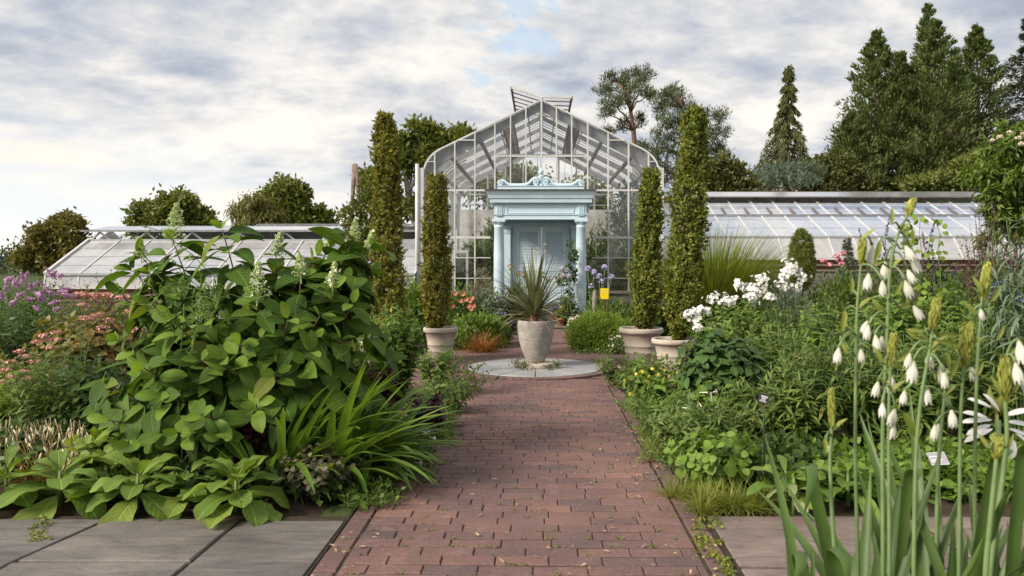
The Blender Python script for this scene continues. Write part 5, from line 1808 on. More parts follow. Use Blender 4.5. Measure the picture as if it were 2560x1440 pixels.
small_pot('terracotta pot with violet flowers on the upper step right of the cordyline', 1388, 0, 16.05, .075, .14, L_deep, M_violet, z=.201, seed=1)
small_pot('terracotta pot with yellow flowers beside the right column base', 1412, 0, 15.98, .07, .12, L_mid, M_yellow, z=.201, seed=2)
small_pot('larger plain leaf terracotta pot at the right end of the lower step', 1403, 0, 15.80, .075, .15, L_fresh, None, z=.101, seed=3)
small_pot('terracotta pot with blue green leaves behind the left of the urn', 1305, 0, 16.0, .08, .13, L_bluegrey, None, z=.201, seed=4)
T = mound('trailing_lobelia', 'low mound of violet blue flowers at the foot of the left column', 1250, 772, 40, 15.0, L_deep, .05, .02, 140, 12, 106, .4, rad=.07, cat='flowers')
mb = MB(); C, O = ell_points(rg, [(gx(1250, 15.0), 14.9, .27, .28, .22, .16)], 110, .85); florets(mb, C, O + (0, -.4, .3), .02, rg, 5); mb.build('flowers', M_violet, T, smooth=False)
# silver and green bushes left of the portico
mound('silver_bush', 'pale silvery cream bush against the glass left of the portico', 1202, 668, 38, 16.6, L_grey, .075, .012, 340, 16, 107, .6, rad=.08)
mound('leafy_bush', 'grey green leafy bush below the silvery one left of the portico', 1210, 715, 50, 15.6, L_bluegrey, .09, .04, 200, 12, 108, .5, rad=.09)
mound('leafy_bush', 'tall light green bush between the two left box columns', 1030, 690, 38, 13.2, L_fresh, .085, .028, 260, 14, 109, .6, rad=.09)
mound('leafy_bush', 'yellow green bush right of the shorter left box column', 1150, 715, 40, 14.5, L_fresh, .09, .03, 200, 13, 110, .6, rad=.09)
mound('leafy_bush', 'deep green bushy perennial above the rusty grass left of the urn', 1195, 782, 62, 12.8, L_fresh, .075, .03, 420, 14, 111, .4, rad=.085)
mound('leafy_bush', 'dark green foliage low behind the left banded pot', 1120, 790, 44, 13.0, L_mid, .08, .035, 240, 13, 112, .4, rad=.085)
mound('leafy_bush', 'dense low green bush beside the path behind the cordyline blades', 1245, 800, 30, 13.4, L_mid, .06, .02, 240, 13, 113, .5, rad=.07)
mound('leafy_bush', 'mid green shrub screening the base of the tall left box column', 985, 770, 52, 12.2, L_fresh, .09, .04, 260, 13, 114, .5, rad=.1)
mound('leafy_bush', 'tall shrub in shade left of the tall left box column', 905, 650, 44, 13.5, L_mid, .10, .045, 260, 13, 115, .5, rad=.1)
# coral dahlias
T = mound('dahlia_plant', 'dahlia clump with coral flowers left of the portico', 1165, 745, 36, 13.8, L_deep, .11, .05, 160, 10, 116, .5, cat='flowers', rad=.09)
for px, py in ((1138, 733), (1158, 735), (1166, 748), (1176, 752), (1180, 744), (1152, 752), (1172, 765), (1132, 765), (1184, 764), (1178, 772)):
    c = at(px, py, 13.55); mb = MB()
    for rr, nn_ in ((.05, 16), (.038, 12), (.024, 9)):
        dd = np.stack([np.cos(np.linspace(0, 6.28, nn_, False)), -.6 * np.ones(nn_), np.sin(np.linspace(0, 6.28, nn_, False))], -1)
        kites(mb, np.repeat(c[None], nn_, 0), dd + (0, -.3 if rr < .04 else 0, 0), np.tile([[0, -1., .2]], (nn_, 1)), rr, rr * .5, .2)
    mb.build('flower_head', M_coral, T, smooth=False)
# rusty sedge and chartreuse mound by the walk
rg = np.random.default_rng(17)
T = thing('rusty_sedge', 'tuft of rust brown grass at the left edge of the walk', 'grass', (gx(1205, 12.2), 12.2, 0))
mb = MB(); blades(mb, rg, (gx(1205, 12.2), 12.2, 0), 420, (.25, .48), .007, (10, 75), (.3, 1.3), .10, 6); mb.build('blades', L_rust, T)
mound('golden_sedum', 'small chartreuse mound at the corner of the walk left of the urn', 1250, 848, 18, 12.9, L_char, .035, .02, 130, 10, 117, .5, rad=.04)
# yellow notice on a stake and the grey cactus beside it
d = 14.9
T = thing('yellow_sign', 'yellow notice board on a brown stake right of the portico', 'sign', (gx(1511, d), d, 0))
M_sign = plain_mat('yellow_board', (.86, .62, .01), (.90, .68, .015), 3, .5)
M_stake = plain_mat('brown_stake', (.10, .045, .025), (.16, .08, .045), 12, .8)
M_ink = plain_mat('sign_ink', (.42, .26, .01), (.46, .30, .02), 4, .6)
p0, p1 = at(1501, 748, d), at(1521.5, 721, d)
mb = MB(); box(mb, (p0[0], d - .012, p0[2]), (p1[0], d + .004, p1[2])); bd = mb.build('board', M_sign, T, smooth=False, bevel=.003)
mb = MB(); w_ = p1[0] - p0[0]; h_ = p1[2] - p0[2]
box(mb, (p0[0] + w_ * .12, d - .0135, p0[2] + h_ * .69), (p1[0] - w_ * .06, d - .0122, p0[2] + h_ * .74)); mb.build('pale_rule', M_creamy, bd, smooth=False)
mb = MB()
for k, (fa, fb) in enumerate(((.12, .86), (.14, .0), (.12, .82), (.15, .55))):
    z = p1[2] - (p1[2] - p0[2]) * (.22 + .10 * k + (.08 if k > 1 else 0)); w = p1[0] - p0[0]
    x = p0[0] + w * fa
    while x < p0[0] + w * fb:
        l = rg.uniform(.008, .020); box(mb, (x, d - .0135, z - .003), (min(x + l, p0[0] + w * fb), d - .0122, z + .003)); x += l + .005
mb.build('lettering', M_ink, bd, smooth=False)
mb = MB(); box(mb, (gx(1511, d) - .012, d + .005, 0), (gx(1511, d) + .012, d + .03, p1[2] - .02)); mb.build('stake', M_stake, T, smooth=False)
d = 15.0
T = thing('cactus', 'grey ribbed column cactus left of the yellow notice', 'cactus', (gx(1487, d), d, 0))
mb = MB(); a = np.arange(48) * 2 * np.pi / 48
zs = np.linspace(0, H - (724 - VY) * d / F, 14)
v = np.zeros((14, 48, 3))
for i, z in enumerate(zs):
    r = .042 * (1 + .13 * np.cos(12 * a)) * (1 if i < 11 else (.93, .72, .25)[i - 11])
    v[i, :, 0] = gx(1487, d) + r * np.cos(a); v[i, :, 1] = d + r * np.sin(a); v[i, :, 2] = z
i, j = np.meshgrid(np.arange(13), np.arange(48), indexing='ij'); j2 = (j + 1) % 48
mb.add(v.reshape(-1, 3), np.stack([i * 48 + j, i * 48 + j2, (i + 1) * 48 + j2, (i + 1) * 48 + j], -1).reshape(-1, 4))
mb.build('ribbed_stem', plain_mat('cactus_skin', (.20, .19, .16), (.34, .31, .27), 30, .8), T)
mound('leafy_bush', 'green leaves at the foot of the cactus and the yellow notice', 1560, 765, 34, 15.2, L_deep, .11, .03, 120, 12, 118, .8, rad=.1)
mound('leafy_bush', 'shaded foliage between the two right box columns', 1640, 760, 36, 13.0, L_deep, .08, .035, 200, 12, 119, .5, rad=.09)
# right: fountain grass, topiary, dwarf spruce in front of the wing
rg = np.random.default_rng(18)
d = 13.4
L_fgrass = leaf_mat('fountain_grass_blade', (.10, .16, .025), (.22, .30, .055), (.32, .33, .09), .5, .3)
T = thing('fountain_grass', 'large arching fountain grass behind the tallest box column', 'grass', (gx(1785, d), d, 0))
mb = MB(); blades(mb, rg, (gx(1785, d), d, 0), 4600, (1.35, 2.3), .012, (2, 34), (.35, 1.45), .25, 8); mb.build('blades', L_fgrass, T)
d = 14.0
x = gx(2004, d); zt = H - (577 - VY) * d / F
T = thing('clipped_conifer', 'egg shaped clipped conifer in front of the right wing', 'topiary', (x, d, 0))
L_topi = leaf_mat('clipped_conifer_spray', (.10, .145, .035), (.19, .245, .065), None, .55, .2)
mb = MB(); C, O = ell_points(rg, [(x, d, zt - .47, .195, .195, .475), (x, d, zt - .65, .21, .21, .4)], 1500, .85); clumps(mb, rg, C, O, 10, .022, .050, .016, .5); mb.build('foliage', L_topi, T, smooth=False)
mb = MB(); tube(mb, [(x, d, 0), (x, d, zt - .3)], [.04, .02], 8); mb.build('trunk', M_bark, T)
d = 15
conifer('dwarf_spruce', 'small blue green cone spruce right of the egg shaped topiary', (gx(2118, d), d, 0), H - (596 - VY) * d / F, lambda t: np.interp(t, [0, .2, 1], [.3, .32, .02]), L_bluegrey, M_bark, 320, 10, .06, .014, .05, 55, .3, .2, .03)
# back beds, right: hazy foliage and flowers below the wing eave
for i, (px, pt, rx, d, M, L, W, lab) in enumerate(((1880, 668, 70, 14.5, L_mid, .10, .03, 'green perennials under the eave beside the fountain grass'), (2090, 668, 70, 13.0, L_mid, .10, .035, 'bushy perennials below the dwarf spruce'),
                                             (2210, 645, 60, 12.0, L_mid, .09, .035, 'leafy plants under the purple salvia spikes'), (2330, 640, 70, 12.5, L_deep, .09, .035, 'dark leafy bush below the right end of the wing'), (1960, 690, 60, 12.0, L_bluegrey, .08, .02, 'hazy grey green perennials behind the white phlox'), (2460, 640, 90, 12.0, L_mid, .10, .04, 'leafy bush in front of the far right end of the wing'))):
    mound('leafy_bush', lab, px, pt, rx, d, M, L, W, 260, 12, 130 + i, .6, rad=.11)
T = mound('pink_phlox', 'pink flowered perennial beyond the topiary', 2080, 665, 34, 11.0, L_mid, .09, .02, 120, 10, 140, .6, cat='flowers', rad=.08)
for px, py in ((2060, 652), (2072, 662), (2092, 642), (2098, 650), (2110, 634), (2104, 660)):
    flower_dome(rg, at(px, py, 10.8), .05, 30, .020, M_pink, T)
# interior planting seen through the glass
for i, (px, pt, rx, d, M, lab) in enumerate(((1500, 560, 50, 19.8, L_mid, 'leafy plant inside the glasshouse right of the portico'), (1560, 440, 44, 20.5, L_deep, 'tall climber inside the glasshouse at its right wall'), (1200, 585, 56, 20.2, L_mid, 'leafy plant inside the glasshouse left of the portico'), (1545, 610, 50, 18.9, L_bluegrey, 'grey green bush behind the right glass panes'), (1150, 640, 40, 19.2, L_deep, 'low dark plant behind the left glass panes'), (1610, 560, 40, 19.6, L_deep, 'dark bush in the right corner of the glasshouse'), (1235, 540, 30, 21.5, L_mid, 'slim plant at the rear left of the glasshouse'))):
    mound('indoor_plant', lab, px, pt, rx, d, M, .16, .05, 320, 12, 150 + i, .4, rad=.15, ry=.5, cat='plant')
# ================================================================ NEAR BED, LEFT
L_hyd = leaf_mat('hydrangea_leaf', (.038, .094, .014), (.094, .182, .028), (.20, .22, .045), .55, .32, vein=.30, spec=.18)
L_hyd_top = leaf_mat('hydrangea_young_leaf', (.10, .20, .028), (.17, .29, .045), None, .5, .38, vein=.3, spec=.2)
L_lily = leaf_mat('daylily_blade', (.07, .16, .025), (.15, .27, .045), (.23, .31, .06), .45, .32, blade=True)
L_tob = leaf_mat('tobacco_leaf', (.095, .185, .032), (.165, .275, .05), (.26, .31, .06), .6, .32, vein=.45)
L_purple = leaf_mat('purple_leaf', (.022, .008, .012), (.065, .022, .028), (.10, .03, .04), .4, .2)
L_dusky = leaf_mat('dusky_leaf', (.07, .075, .05), (.15, .15, .095), (.10, .055, .065), .55, .15)
L_straw = leaf_mat('straw_blade', (.38, .30, .16), (.58, .48, .28), None, .7, .3)
L_lime = leaf_mat('lime_leaf', (.15, .26, .04), (.25, .38, .07), (.33, .40, .08), .5, .35, vein=.3)
L_autumn = leaf_mat('bronzed_leaf', (.10, .13, .03), (.22, .19, .06), (.40, .16, .07), .5, .3)
M_panicle = plain_mat('panicle_bud', (.30, .42, .13), (.52, .60, .28), 60, .75)
M_panwhite = plain_mat('panicle_floret', (.62, .62, .46), (.76, .74, .62), 30, .7)
M_mauve = plain_mat('mauve_floret', (.40, .20, .38), (.60, .36, .54), 20, .7)
M_salmon = plain_mat('salmon_floret', (.50, .21, .17), (.70, .42, .34), 20, .7)

rg = np.random.default_rng(501)
# ---- the big panicle hydrangea
HB = np.array([-1.92, 5.45, 0.0])
HY = thing('hydrangea_shrub', 'big leafy hydrangea with pale green flower cones left of the path', 'shrub', HB)
# stem tips: photo column, row, distance, has flower cone (size in px) or leafy tip
tips = [(432, 600, 5.3, 78), (556, 575, 5.2, 0), (352, 640, 5.3, 40), (643, 745, 4.95, 75), (520, 800, 4.9, 58), (690, 640, 5.5, 52), (752, 690, 5.2, 48), (832, 720, 5.2, 55), (885, 600, 5.7, 46), (925, 620, 5.6, 34), (820, 620, 5.8, 34),
        (432, 800, 4.8, 0), (300, 850, 5.0, 0), (720, 800, 4.9, 0), (800, 790, 5.0, 0), (880, 760, 5.2, 0), (600, 860, 4.7, 0), (360, 920, 4.75, 0), (262, 960, 5.0, 0), (508, 1040, 4.55, 0), (470, 800, 5.2, 0), (600, 800, 5.1, 0),
        (560, 900, 4.75, 0), (690, 930, 4.75, 0), (780, 880, 4.9, 0), (850, 850, 5.1, 0), (930, 690, 5.6, 0), (300, 730, 5.4, 0), (400, 990, 4.7, 0), (640, 1010, 4.7, 0), (790, 640, 5.7, 0), (850, 660, 5.7, 0), (560, 740, 5.3, 0), (420, 880, 4.9, 0),
        (270, 1050, 4.8, 0), (330, 1110, 4.7, 0), (450, 1080, 4.7, 0), (560, 1090, 4.7, 0), (700, 760, 5.3, 0), (380, 760, 5.2, 0), (500, 900, 4.8, 0), (650, 850, 4.9, 0),
        (335, 675, 5.4, 0), (880, 650, 5.8, 0), (905, 640, 5.7, 0), (860, 705, 5.4, 0), (780, 655, 5.5, 0)]
ml, mt, ms = MB(), MB(), MB()
for i, (px, py, d, fl) in enumerate(tips):
    B = at(px, py, d)
    A = HB + np.array([(B[0] - HB[0]) * .30 + rg.normal(0, .10), rg.normal(0, .12), 0])
    nodes = max(4, int(np.linalg.norm(B - A) / .105))
    short = B[2] < .9
    stems(ml, ms, rg, A[None], B[None], nodes, 'pair', .285, .152, (-1.0, .0), .30, .80, .18, 7, .55, .86, .0085, .50, petiole=.025, up_tip=.75, low_small=.85) if py > 705 else stems(ml, ms, rg, A[None], B[None], nodes + 2, 'pair', .275, .142, (-.85, .15), .42, .80, .18, 7, .55, .86, .0085, .95, petiole=.03, up_tip=.4, low_small=.85)
    stems(mt, None, rg, (A + (B - A) * .86)[None], B[None], 2, 'pair', .15, .085, (.15, .6), .3, .5, .2, 6, .62, .7, .004, .7, petiole=.015)
# shaded interior leaves filling the body
n = 430
lob = [(-1.95, 5.35, .55, .72, .5, .52), (-2.3, 5.3, .5, .55, .45, .48), (-1.55, 5.4, .65, .5, .45, .52)]
C, O = ell_points(rg, lob, n, .45)
D = unit(O * .8 + rdir(rg, n) * .5 + (0, -.15, -.45)); N = unit(O * .6 + (0, -.2, .75) + rg.normal(0, .25, (n, 3)))
leaves(ml, C, D, N, rg.uniform(.15, .29, n), rg.uniform(.09, .15, n), 6, rg.uniform(.2, 1.1, n), rg.uniform(.05, .3, n), .55, .86)
ml.build('leaves', L_hyd, HY); mt.build('young_leaves', L_hyd_top, HY); ms.build('stems', M_redstem, HY)
for px, py, d, fl in tips:
    if not fl:
        continue
    tip = at(px, py, d); h = fl * d / F * 1.2; r = fl * d / F * .46
    ax = unit(np.array([rg.normal(0, .16), rg.normal(0, .1), 1.0]))
    if (px, py) == (520, 800):
        ax = unit(np.array([-.35, 0, 1]))
    mb = MB()
    t = rg.uniform(0, 1, 330) ** .8
    a = rg.uniform(0, 6.28, 330)
    rr = r * (1 - t * .88) * rg.uniform(.35, 1.1, 330)
    P = tip + ax * (t * h)[:, None] + np.stack([np.cos(a) * rr, np.sin(a) * rr, 0 * a], -1)
    beads(mb, P, .0058 * rg.uniform(.5, 1.3, 330))
    for q in range(0, 330, 9):
        tube(mb, [tip + ax * max(t[q] * h - .03, 0), P[q]], [.0025, .0015], 3)
    tube(mb, [tip - ax * .05, tip + ax * h * .9], [.005, .002], 5)
    pn = mb.build('flower_panicle', M_panicle, HY, smooth=False)
    k = 26 if fl > 45 else 12
    s_ = rg.choice(330, k, replace=False)
    mb = MB(); florets(mb, P[s_] + rg.normal(0, .006, (k, 3)), unit(rdir(rg, k) + (0, -.6, .3)), .014, rg, 4, .15); mb.build('open_florets', M_panwhite, pn, smooth=False)
# a thin vine tangled over the front of the hydrangea
VN = thing('tangled_vine', 'fine pale green vine tangled through the middle of the hydrangea', 'vine', (gx(450, 4.9), 4.9, 0))
mb, ml = MB(), MB()
for i in range(26):
    a = at(rg.uniform(370, 560), rg.uniform(690, 800), 4.85 + rg.normal(0, .08)); b = a + rg.normal(0, .16, 3)
    pts = wobble_line(rg, a, b, 10, .10); tube(mb, pts, .0022, 4)
    q = pts[rg.integers(0, 10, 12)]; kites(ml, q, rdir(rg, 12), rdir(rg, 12), .05, .012)
root = wobble_line(rg, (gx(450, 4.9), 4.95, 0), at(460, 760, 4.9), 10, .05); tube(mb, root, .004, 4)
mb.build('stems', M_greenstem, VN); ml.build('leaves', L_fresh, VN, smooth=False)

# ---- daylily clumps by the path
G = 'daylily clumps along the left of the path'
for i, (px, d, n, L, W, lab, tl) in enumerate(((705, 4.92, 80, (.55, 1.0), .056, 'front daylily clump with long arching blades below the hydrangea', (5, 48)), (820, 4.95, 72, (.6, .95), .066, 'middle daylily clump leaning out towards the bricks', (5, 50)), (915, 5.25, 64, (.5, .80), .066, 'rear daylily clump drooping over the brick edge', (8, 56)))):
    c = np.array([gx(px, d), d, 0.])
    T = thing('daylily_clump', lab, 'perennial', c, G)
    rg = np.random.default_rng(520 + i)
    mb = MB(); blades(mb, rg, c, n, L, W, tl, (.4, 1.6), .10, 10, .32, az=(-1.3, 3.0))
    blades(mb, rg, c, n // 3, (L[0] * .7, L[1] * .75), W * .9, (15, 65), (.7, 1.9), .10, 9, .32, az=(-1.0, 2.2))
    mb.build('blades', L_lily, T)
c = np.array([gx(655, 4.7), 4.7, 0.]); T = thing('daylily_clump', 'small young daylily tuft standing in front of the hydrangea stems', 'perennial', c, G)
mb = MB(); blades(mb, rg, c, 14, (.35, .62), .034, (3, 30), (.2, 1.2), .05, 9, .35); mb.build('blades', L_lily, T)
# ---- tobacco rosettes along the flagstones
TGp = 'broad leaved rosettes at the edge of the flagstones'


def rosette(label, c, n, L, seed, M=None, lift=(-.1, .9), W=.46, group=TGp, name='tobacco_rosette'):
    rg = np.random.default_rng(seed)
    T = thing(name, label, 'plant', c, group)
    a = np.arange(n) * 2.4 + rg.normal(0, .2, n); e = np.linspace(lift[0], lift[1], n) + rg.normal(0, .12, n)
    hor = np.stack([np.cos(a), np.sin(a), 0 * a], -1)
    D = hor * np.cos(e)[:, None] + np.array([0, 0, 1.]) * np.sin(e)[:, None]
    N = -hor * np.sin(e)[:, None] + np.array([0, 0, 1.]) * np.cos(e)[:, None] + rg.normal(0, .15, (n, 3))
    P = np.asarray(c) + hor * .02 + np.array([0, 0, 1]) * np.linspace(.05, .20, n)[:, None]
    Ls = L * np.linspace(1.05, .55, n) * rg.uniform(.8, 1.15, n)
    mb = MB(); leaves(mb, P, D, N, Ls, Ls * W * rg.uniform(.85, 1.2, n), 9, rg.uniform(.3, 1.0, n) + .35 * (e > .2), rg.uniform(.1, .35, n), 1.0, .48, wave=.16, rg=rg)
    mb.build('leaves', M or L_tob, T)
    mb = MB(); tube(mb, [np.asarray(c), np.asarray(c) + (0, 0, .2)], [.014, .008], 6); mb.build('stem', M_greenstem, T)


rosette('lush rosette standing nearest the path corner on the grey slab', (gx(590, 4.45), 4.45, 0), 24, .34, 541, None, (-.12, 1.25))
rosette('second rosette of broad leaves left of the lush one', (gx(345, 4.5), 4.5, 0), 19, .36, 542)
rosette('rosette of broad leaves at the far left over the flagstones', (gx(150, 4.55), 4.55, 0), 18, .38, 543)
rosette('low rosette between the two large ones with leaves flat on the stone', (gx(470, 4.55), 4.55, 0), 13, .27, 544, None, (-.1, .6))
rosette('rosette cut by the left edge of the photo', (gx(15, 4.6), 4.6, 0), 15, .34, 545)
# young green shoot before the hydrangea
# ---- dusky mound, sprawl of small green weeds
rg = np.random.default_rng(550)
d = 4.75
T = thing('dusky_mound', 'low mound of small dusky grey purple leaves between daylily and slab', 'perennial', (gx(800, d), d, 0))
mb = MB(); ms = MB()
A, B = fan(rg, (gx(800, d), d, 0), 80, .10, .27, .27, .2); A[:, 1] = np.clip(A[:, 1], 4.5, 9)
stems(mb, ms, rg, A, B, 7, 'pair', .048, .034, (-.2, .5), .25, .5, .2, 3, .6, .6, .0025, .7)
mb.build('leaves', L_dusky, T); ms.build('stems', M_redstem, T)


def weeds(name, label, px0, px1, d0, d1, n, M, L, W, hgt, seed, cat='ground cover', small=True):
    rg = np.random.default_rng(seed)
    T = thing(name, label, cat, (gx((px0 + px1) / 2, (d0 + d1) / 2), (d0 + d1) / 2, 0))
    dd = rg.uniform(d0, d1, n); A = np.stack([gx(rg.uniform(px0, px1, n), dd), dd, 0 * dd], -1)
    B = A + rg.normal(0, hgt * .35, (n, 3)); B[:, 2] = hgt * rg.uniform(.4, 1.1, n)
    mb, ms = MB(), MB()
    stems(mb, ms, rg, A, B, 7, 'spiral', L, W, (-.1, .7), .1, .5, .2, 3, .6, .7, .002, .6, small=small)
    mb.build('leaves', M, T, smooth=not small); ms.build('stems', M_greenstem, T)
    return T


weeds('creeping_weeds', 'scrappy green weeds creeping from the slab corner along the bricks', 860, 985, 4.45, 4.95, 70, L_mid, .055, .026, .11, 551)
weeds('low_edging', 'low fine green edging plant under the rear daylilies', 960, 1080, 5.0, 6.0, 150, L_mid, .05, .014, .14, 552)
weeds('low_edging', 'small green plants with tiny leaves at the brick edge beyond the daylilies', 1080, 1135, 6.0, 7.4, 130, L_fresh, .045, .016, .12, 553)
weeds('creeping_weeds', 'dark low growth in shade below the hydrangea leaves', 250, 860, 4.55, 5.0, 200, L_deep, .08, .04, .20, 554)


def edging(name, label, x, jit, d0, d1, n, M, L, W, hgt, seed, cat='ground cover'):
    # small plants spilling over a straight brick edge
    rg = np.random.default_rng(seed)
    T = thing(name, label, cat, (x, (d0 + d1) / 2, 0))
    dd = rg.uniform(d0, d1, n); A = np.stack([x + rg.normal(0, jit, n), dd, 0 * dd], -1)
    dens = (np.sin(dd * 5.3 + seed) + np.sin(dd * 2.1) > -.7); A = A[dens]; n = len(A)
    B = A + rg.normal(0, hgt * .45, (n, 3)); B[:, 2] = hgt * rg.uniform(.3, 1.1, n)
    mb, ms = MB(), MB()
    stems(mb, ms, rg, A, B, 7, 'spiral', L, W, (-.1, .7), .1, .5, .2, 3, .6, .7, .002, .6, small=True)
    mb.build('leaves', M, T, smooth=False); ms.build('stems', M_greenstem, T)


edging('edge_weeds', 'ragged green growth spilling over the right brick border', .95, .07, 4.7, 6.6, 230, L_mid, .06, .016, .14, 620)
edging('edge_weeds', 'pale green growth over the right brick border nearer the round stone', .95, .08, 6.4, 8.9, 230, L_fresh, .06, .018, .16, 621)
edging('edge_weeds', 'ragged weeds over the left brick border below the daylilies', -1.04, .06, 4.6, 6.4, 170, L_mid, .05, .018, .10, 622)
edging('edge_weeds', 'low weeds over the left brick border nearer the round stone', -1.06, .07, 6.2, 8.9, 200, L_fresh, .05, .018, .13, 623)
# litter on the bricks: fallen leaves, petals, moss sprigs in the joints
rg = np.random.default_rng(630)
def litter(name, label, M, n, L, x0, x1, d0, d1, W=.5, lift=.35):
    mb = MB(); P = np.stack([rg.uniform(x0, x1, n), d0 + (d1 - d0) * rg.uniform(0, 1, n) ** 1.3, np.full(n, .012)], -1)
    e = rg.uniform(0, 1, n) < .6
    P[e, 0] = np.where(rg.uniform(0, 1, e.sum()) < .5, x0 + abs(rg.normal(0, .16, e.sum())), x1 - abs(rg.normal(0, .16, e.sum())))
    D = rdir(rg, n); D[:, 2] *= lift * .4; N = rdir(rg, n) * .25 + (0, 0, 1)
    leaves(mb, P, D, N, L * rg.uniform(.5, 1.4, n), L * W * rg.uniform(.6, 1.2, n), 3, rg.uniform(-.6, .8, n), .3, .6, .7)
    o = mb.build(name, M, smooth=False); struct(o, 'stuff'); tag(o, label, 'leaf litter')


litter('fallen_leaves', 'dry straw coloured scraps and fallen leaves scattered over the brick path', plain_mat('dry_scrap', (.22, .14, .07), (.46, .36, .22), 30, .9), 150, .030, -1.0, .86, 3.5, 9.0)
litter('fallen_petals', 'pale petals and green leaf scraps scattered on the bricks', leaf_mat('fresh_scrap', (.16, .24, .06), (.36, .40, .18), (.66, .62, .5), .6, .2), 150, .020, -1.0, .86, 3.5, 9.0)
mb = MB(); n = 260
P = np.stack([rg.uniform(-1, .85, n), rg.uniform(3.45, 8.5, n), np.full(n, .0)], -1); P[:, 1] = 2.6 + BW * (np.round((P[:, 1] - 2.6) / BW) + .5)
P = np.repeat(P, 5, 0) + rg.normal(0, .007, (n * 5, 3)) * (1.5, .5, 0); kites(mb, P, rdir(rg, n * 5, 1.0), rdir(rg, n * 5, .5), .016, .008)
o = mb.build('joint_moss', L_tob, smooth=False); struct(o, 'stuff'); tag(o, 'tiny green sprigs growing in the joints of the brick path', 'moss')
# white trumpet flowers dangling over the bricks
# ---- purple foliage
def purple_plant(label, px, d, h, r, n, seed):
    rg = np.random.default_rng(seed); c = np.array([gx(px, d), d, 0.])
    T = thing('purple_foliage', label, 'perennial', c, 'dark purple leaved plants')
    A, B = fan(rg, c, n, .05, r, h, .15); mb, ms = MB(), MB()
    stems(mb, ms, rg, A, B, 10, 'pair', .075, .06, (-.2, .6), .25, .6, .25, 4, .6, .5, .004, .6, wave=.35)
    mb.build('leaves', L_purple, T); ms.build('stems', M_redstem, T)


purple_plant('dark purple ruffled plant behind the middle daylilies', 935, 6.1, .62, .24, 22, 560)
purple_plant('nearly black plant in the gap right of the young green shoot', 615, 4.95, .52, .13, 12, 561)
purple_plant('low purple leaves peeping out beside the bricks by the rear daylilies', 1060, 6.3, .34, .18, 14, 562)
# ---- lanky small leaved plants leaning over the walk before the round stone
rg = np.random.default_rng(570)
def lanky(name, label, px, d, n, spread, h, L, W, M, seed, nodes=16, el=(.0, .6), lean=(0, 0), cat='perennial', stemM=None, flw=None, hv=.2, mode='spiral', group=None, small=False, yscale=.8, seg=3, r0=.10, t0=.15, bend=.6):
    rg = np.random.default_rng(seed); c = np.array([gx(px, d), d, 0.])
    T = thing(name, label, cat, c, group)
    A, B = fan(rg, c, n, r0, spread, h, hv, yscale); B[:, :2] += np.asarray(lean)
    mb, ms = MB(), MB()
    stems(mb, ms, rg, A, B, nodes, mode, L, W, el, t0, bend, .2, seg, .6, .75, .0035, .55, small=small)
    mb.build('leaves', M, T, smooth=not small); ms.build('stems', stemM or M_greenstem, T)
    return T, B


lanky('twiggy_plant', 'twiggy dark green plant leaning over the bricks towards the round stone', 1120, 7.4, 22, .40, .42, .085, .032, L_mid, 571, 15, (.0, .7), (.10, -.1), stemM=M_redstem)
lanky('leafy_perennial', 'bright yellow green bushy plant behind the daylilies', 985, 8.0, 110, .32, .84, .10, .05, L_fresh, 572, 16, (.0, .7))
lanky('leafy_perennial', 'leafy green plant in front of the left banded pot', 1085, 9.0, 40, .30, .40, .085, .035, L_fresh, 573, 15, (.0, .7), (.05, 0))
lanky('leafy_perennial', 'upright iris like leaves right of the hydrangea', 905, 6.4, 34, .2, .85, .30, .026, L_mid, 574, 6, (.9, 1.3), seg=4)
lanky('twiggy_plant', 'fine twigs reaching right across the edge of the round stone', 1150, 8.3, 12, .30, .42, .075, .028, L_mid, 575, 11, (.1, .7), (.15, 0))
lanky('leafy_perennial', 'mid green plant filling the bed left of the purple ruffled plant', 850, 7.6, 50, .45, .8, .10, .04, L_fresh, 576, 15)
# white tobacco trumpets
T = thing('trumpet_flowers', 'few white tubular flowers nodding beside the rear daylilies', 'flowers', (gx(1050, 5.2), 5.2, 0))
rg = np.random.default_rng(580)
mb, mf = MB(), MB()
for px, py in ((1062, 1080), (1070, 1076), (940, 1118), (1018, 1180), (1050, 1158), (905, 1100), (1085, 1095)):
    c = at(px, py, 5.15 if py > 1100 else 5.4); b = np.array([c[0] - .08 + rg.normal(0, .03), c[1] + .12, 0])
    tube(mb, wobble_line(rg, b, c - (.04, 0, -.01), 6, .05), .0025, 4)
    tube(mf, [c - (.04, 0, -.01), c - (.01, .002, 0), c + (.004, 0, 0)], [.003, .005, .010], 7)
    florets(mf, (c + (.004, -.002, 0))[None], np.array([[.8, -.5, .1]]), .019, rg, 5, .1)
mb.build('stems', M_greenstem, T); mf.build('flowers', M_whitepetal, T)

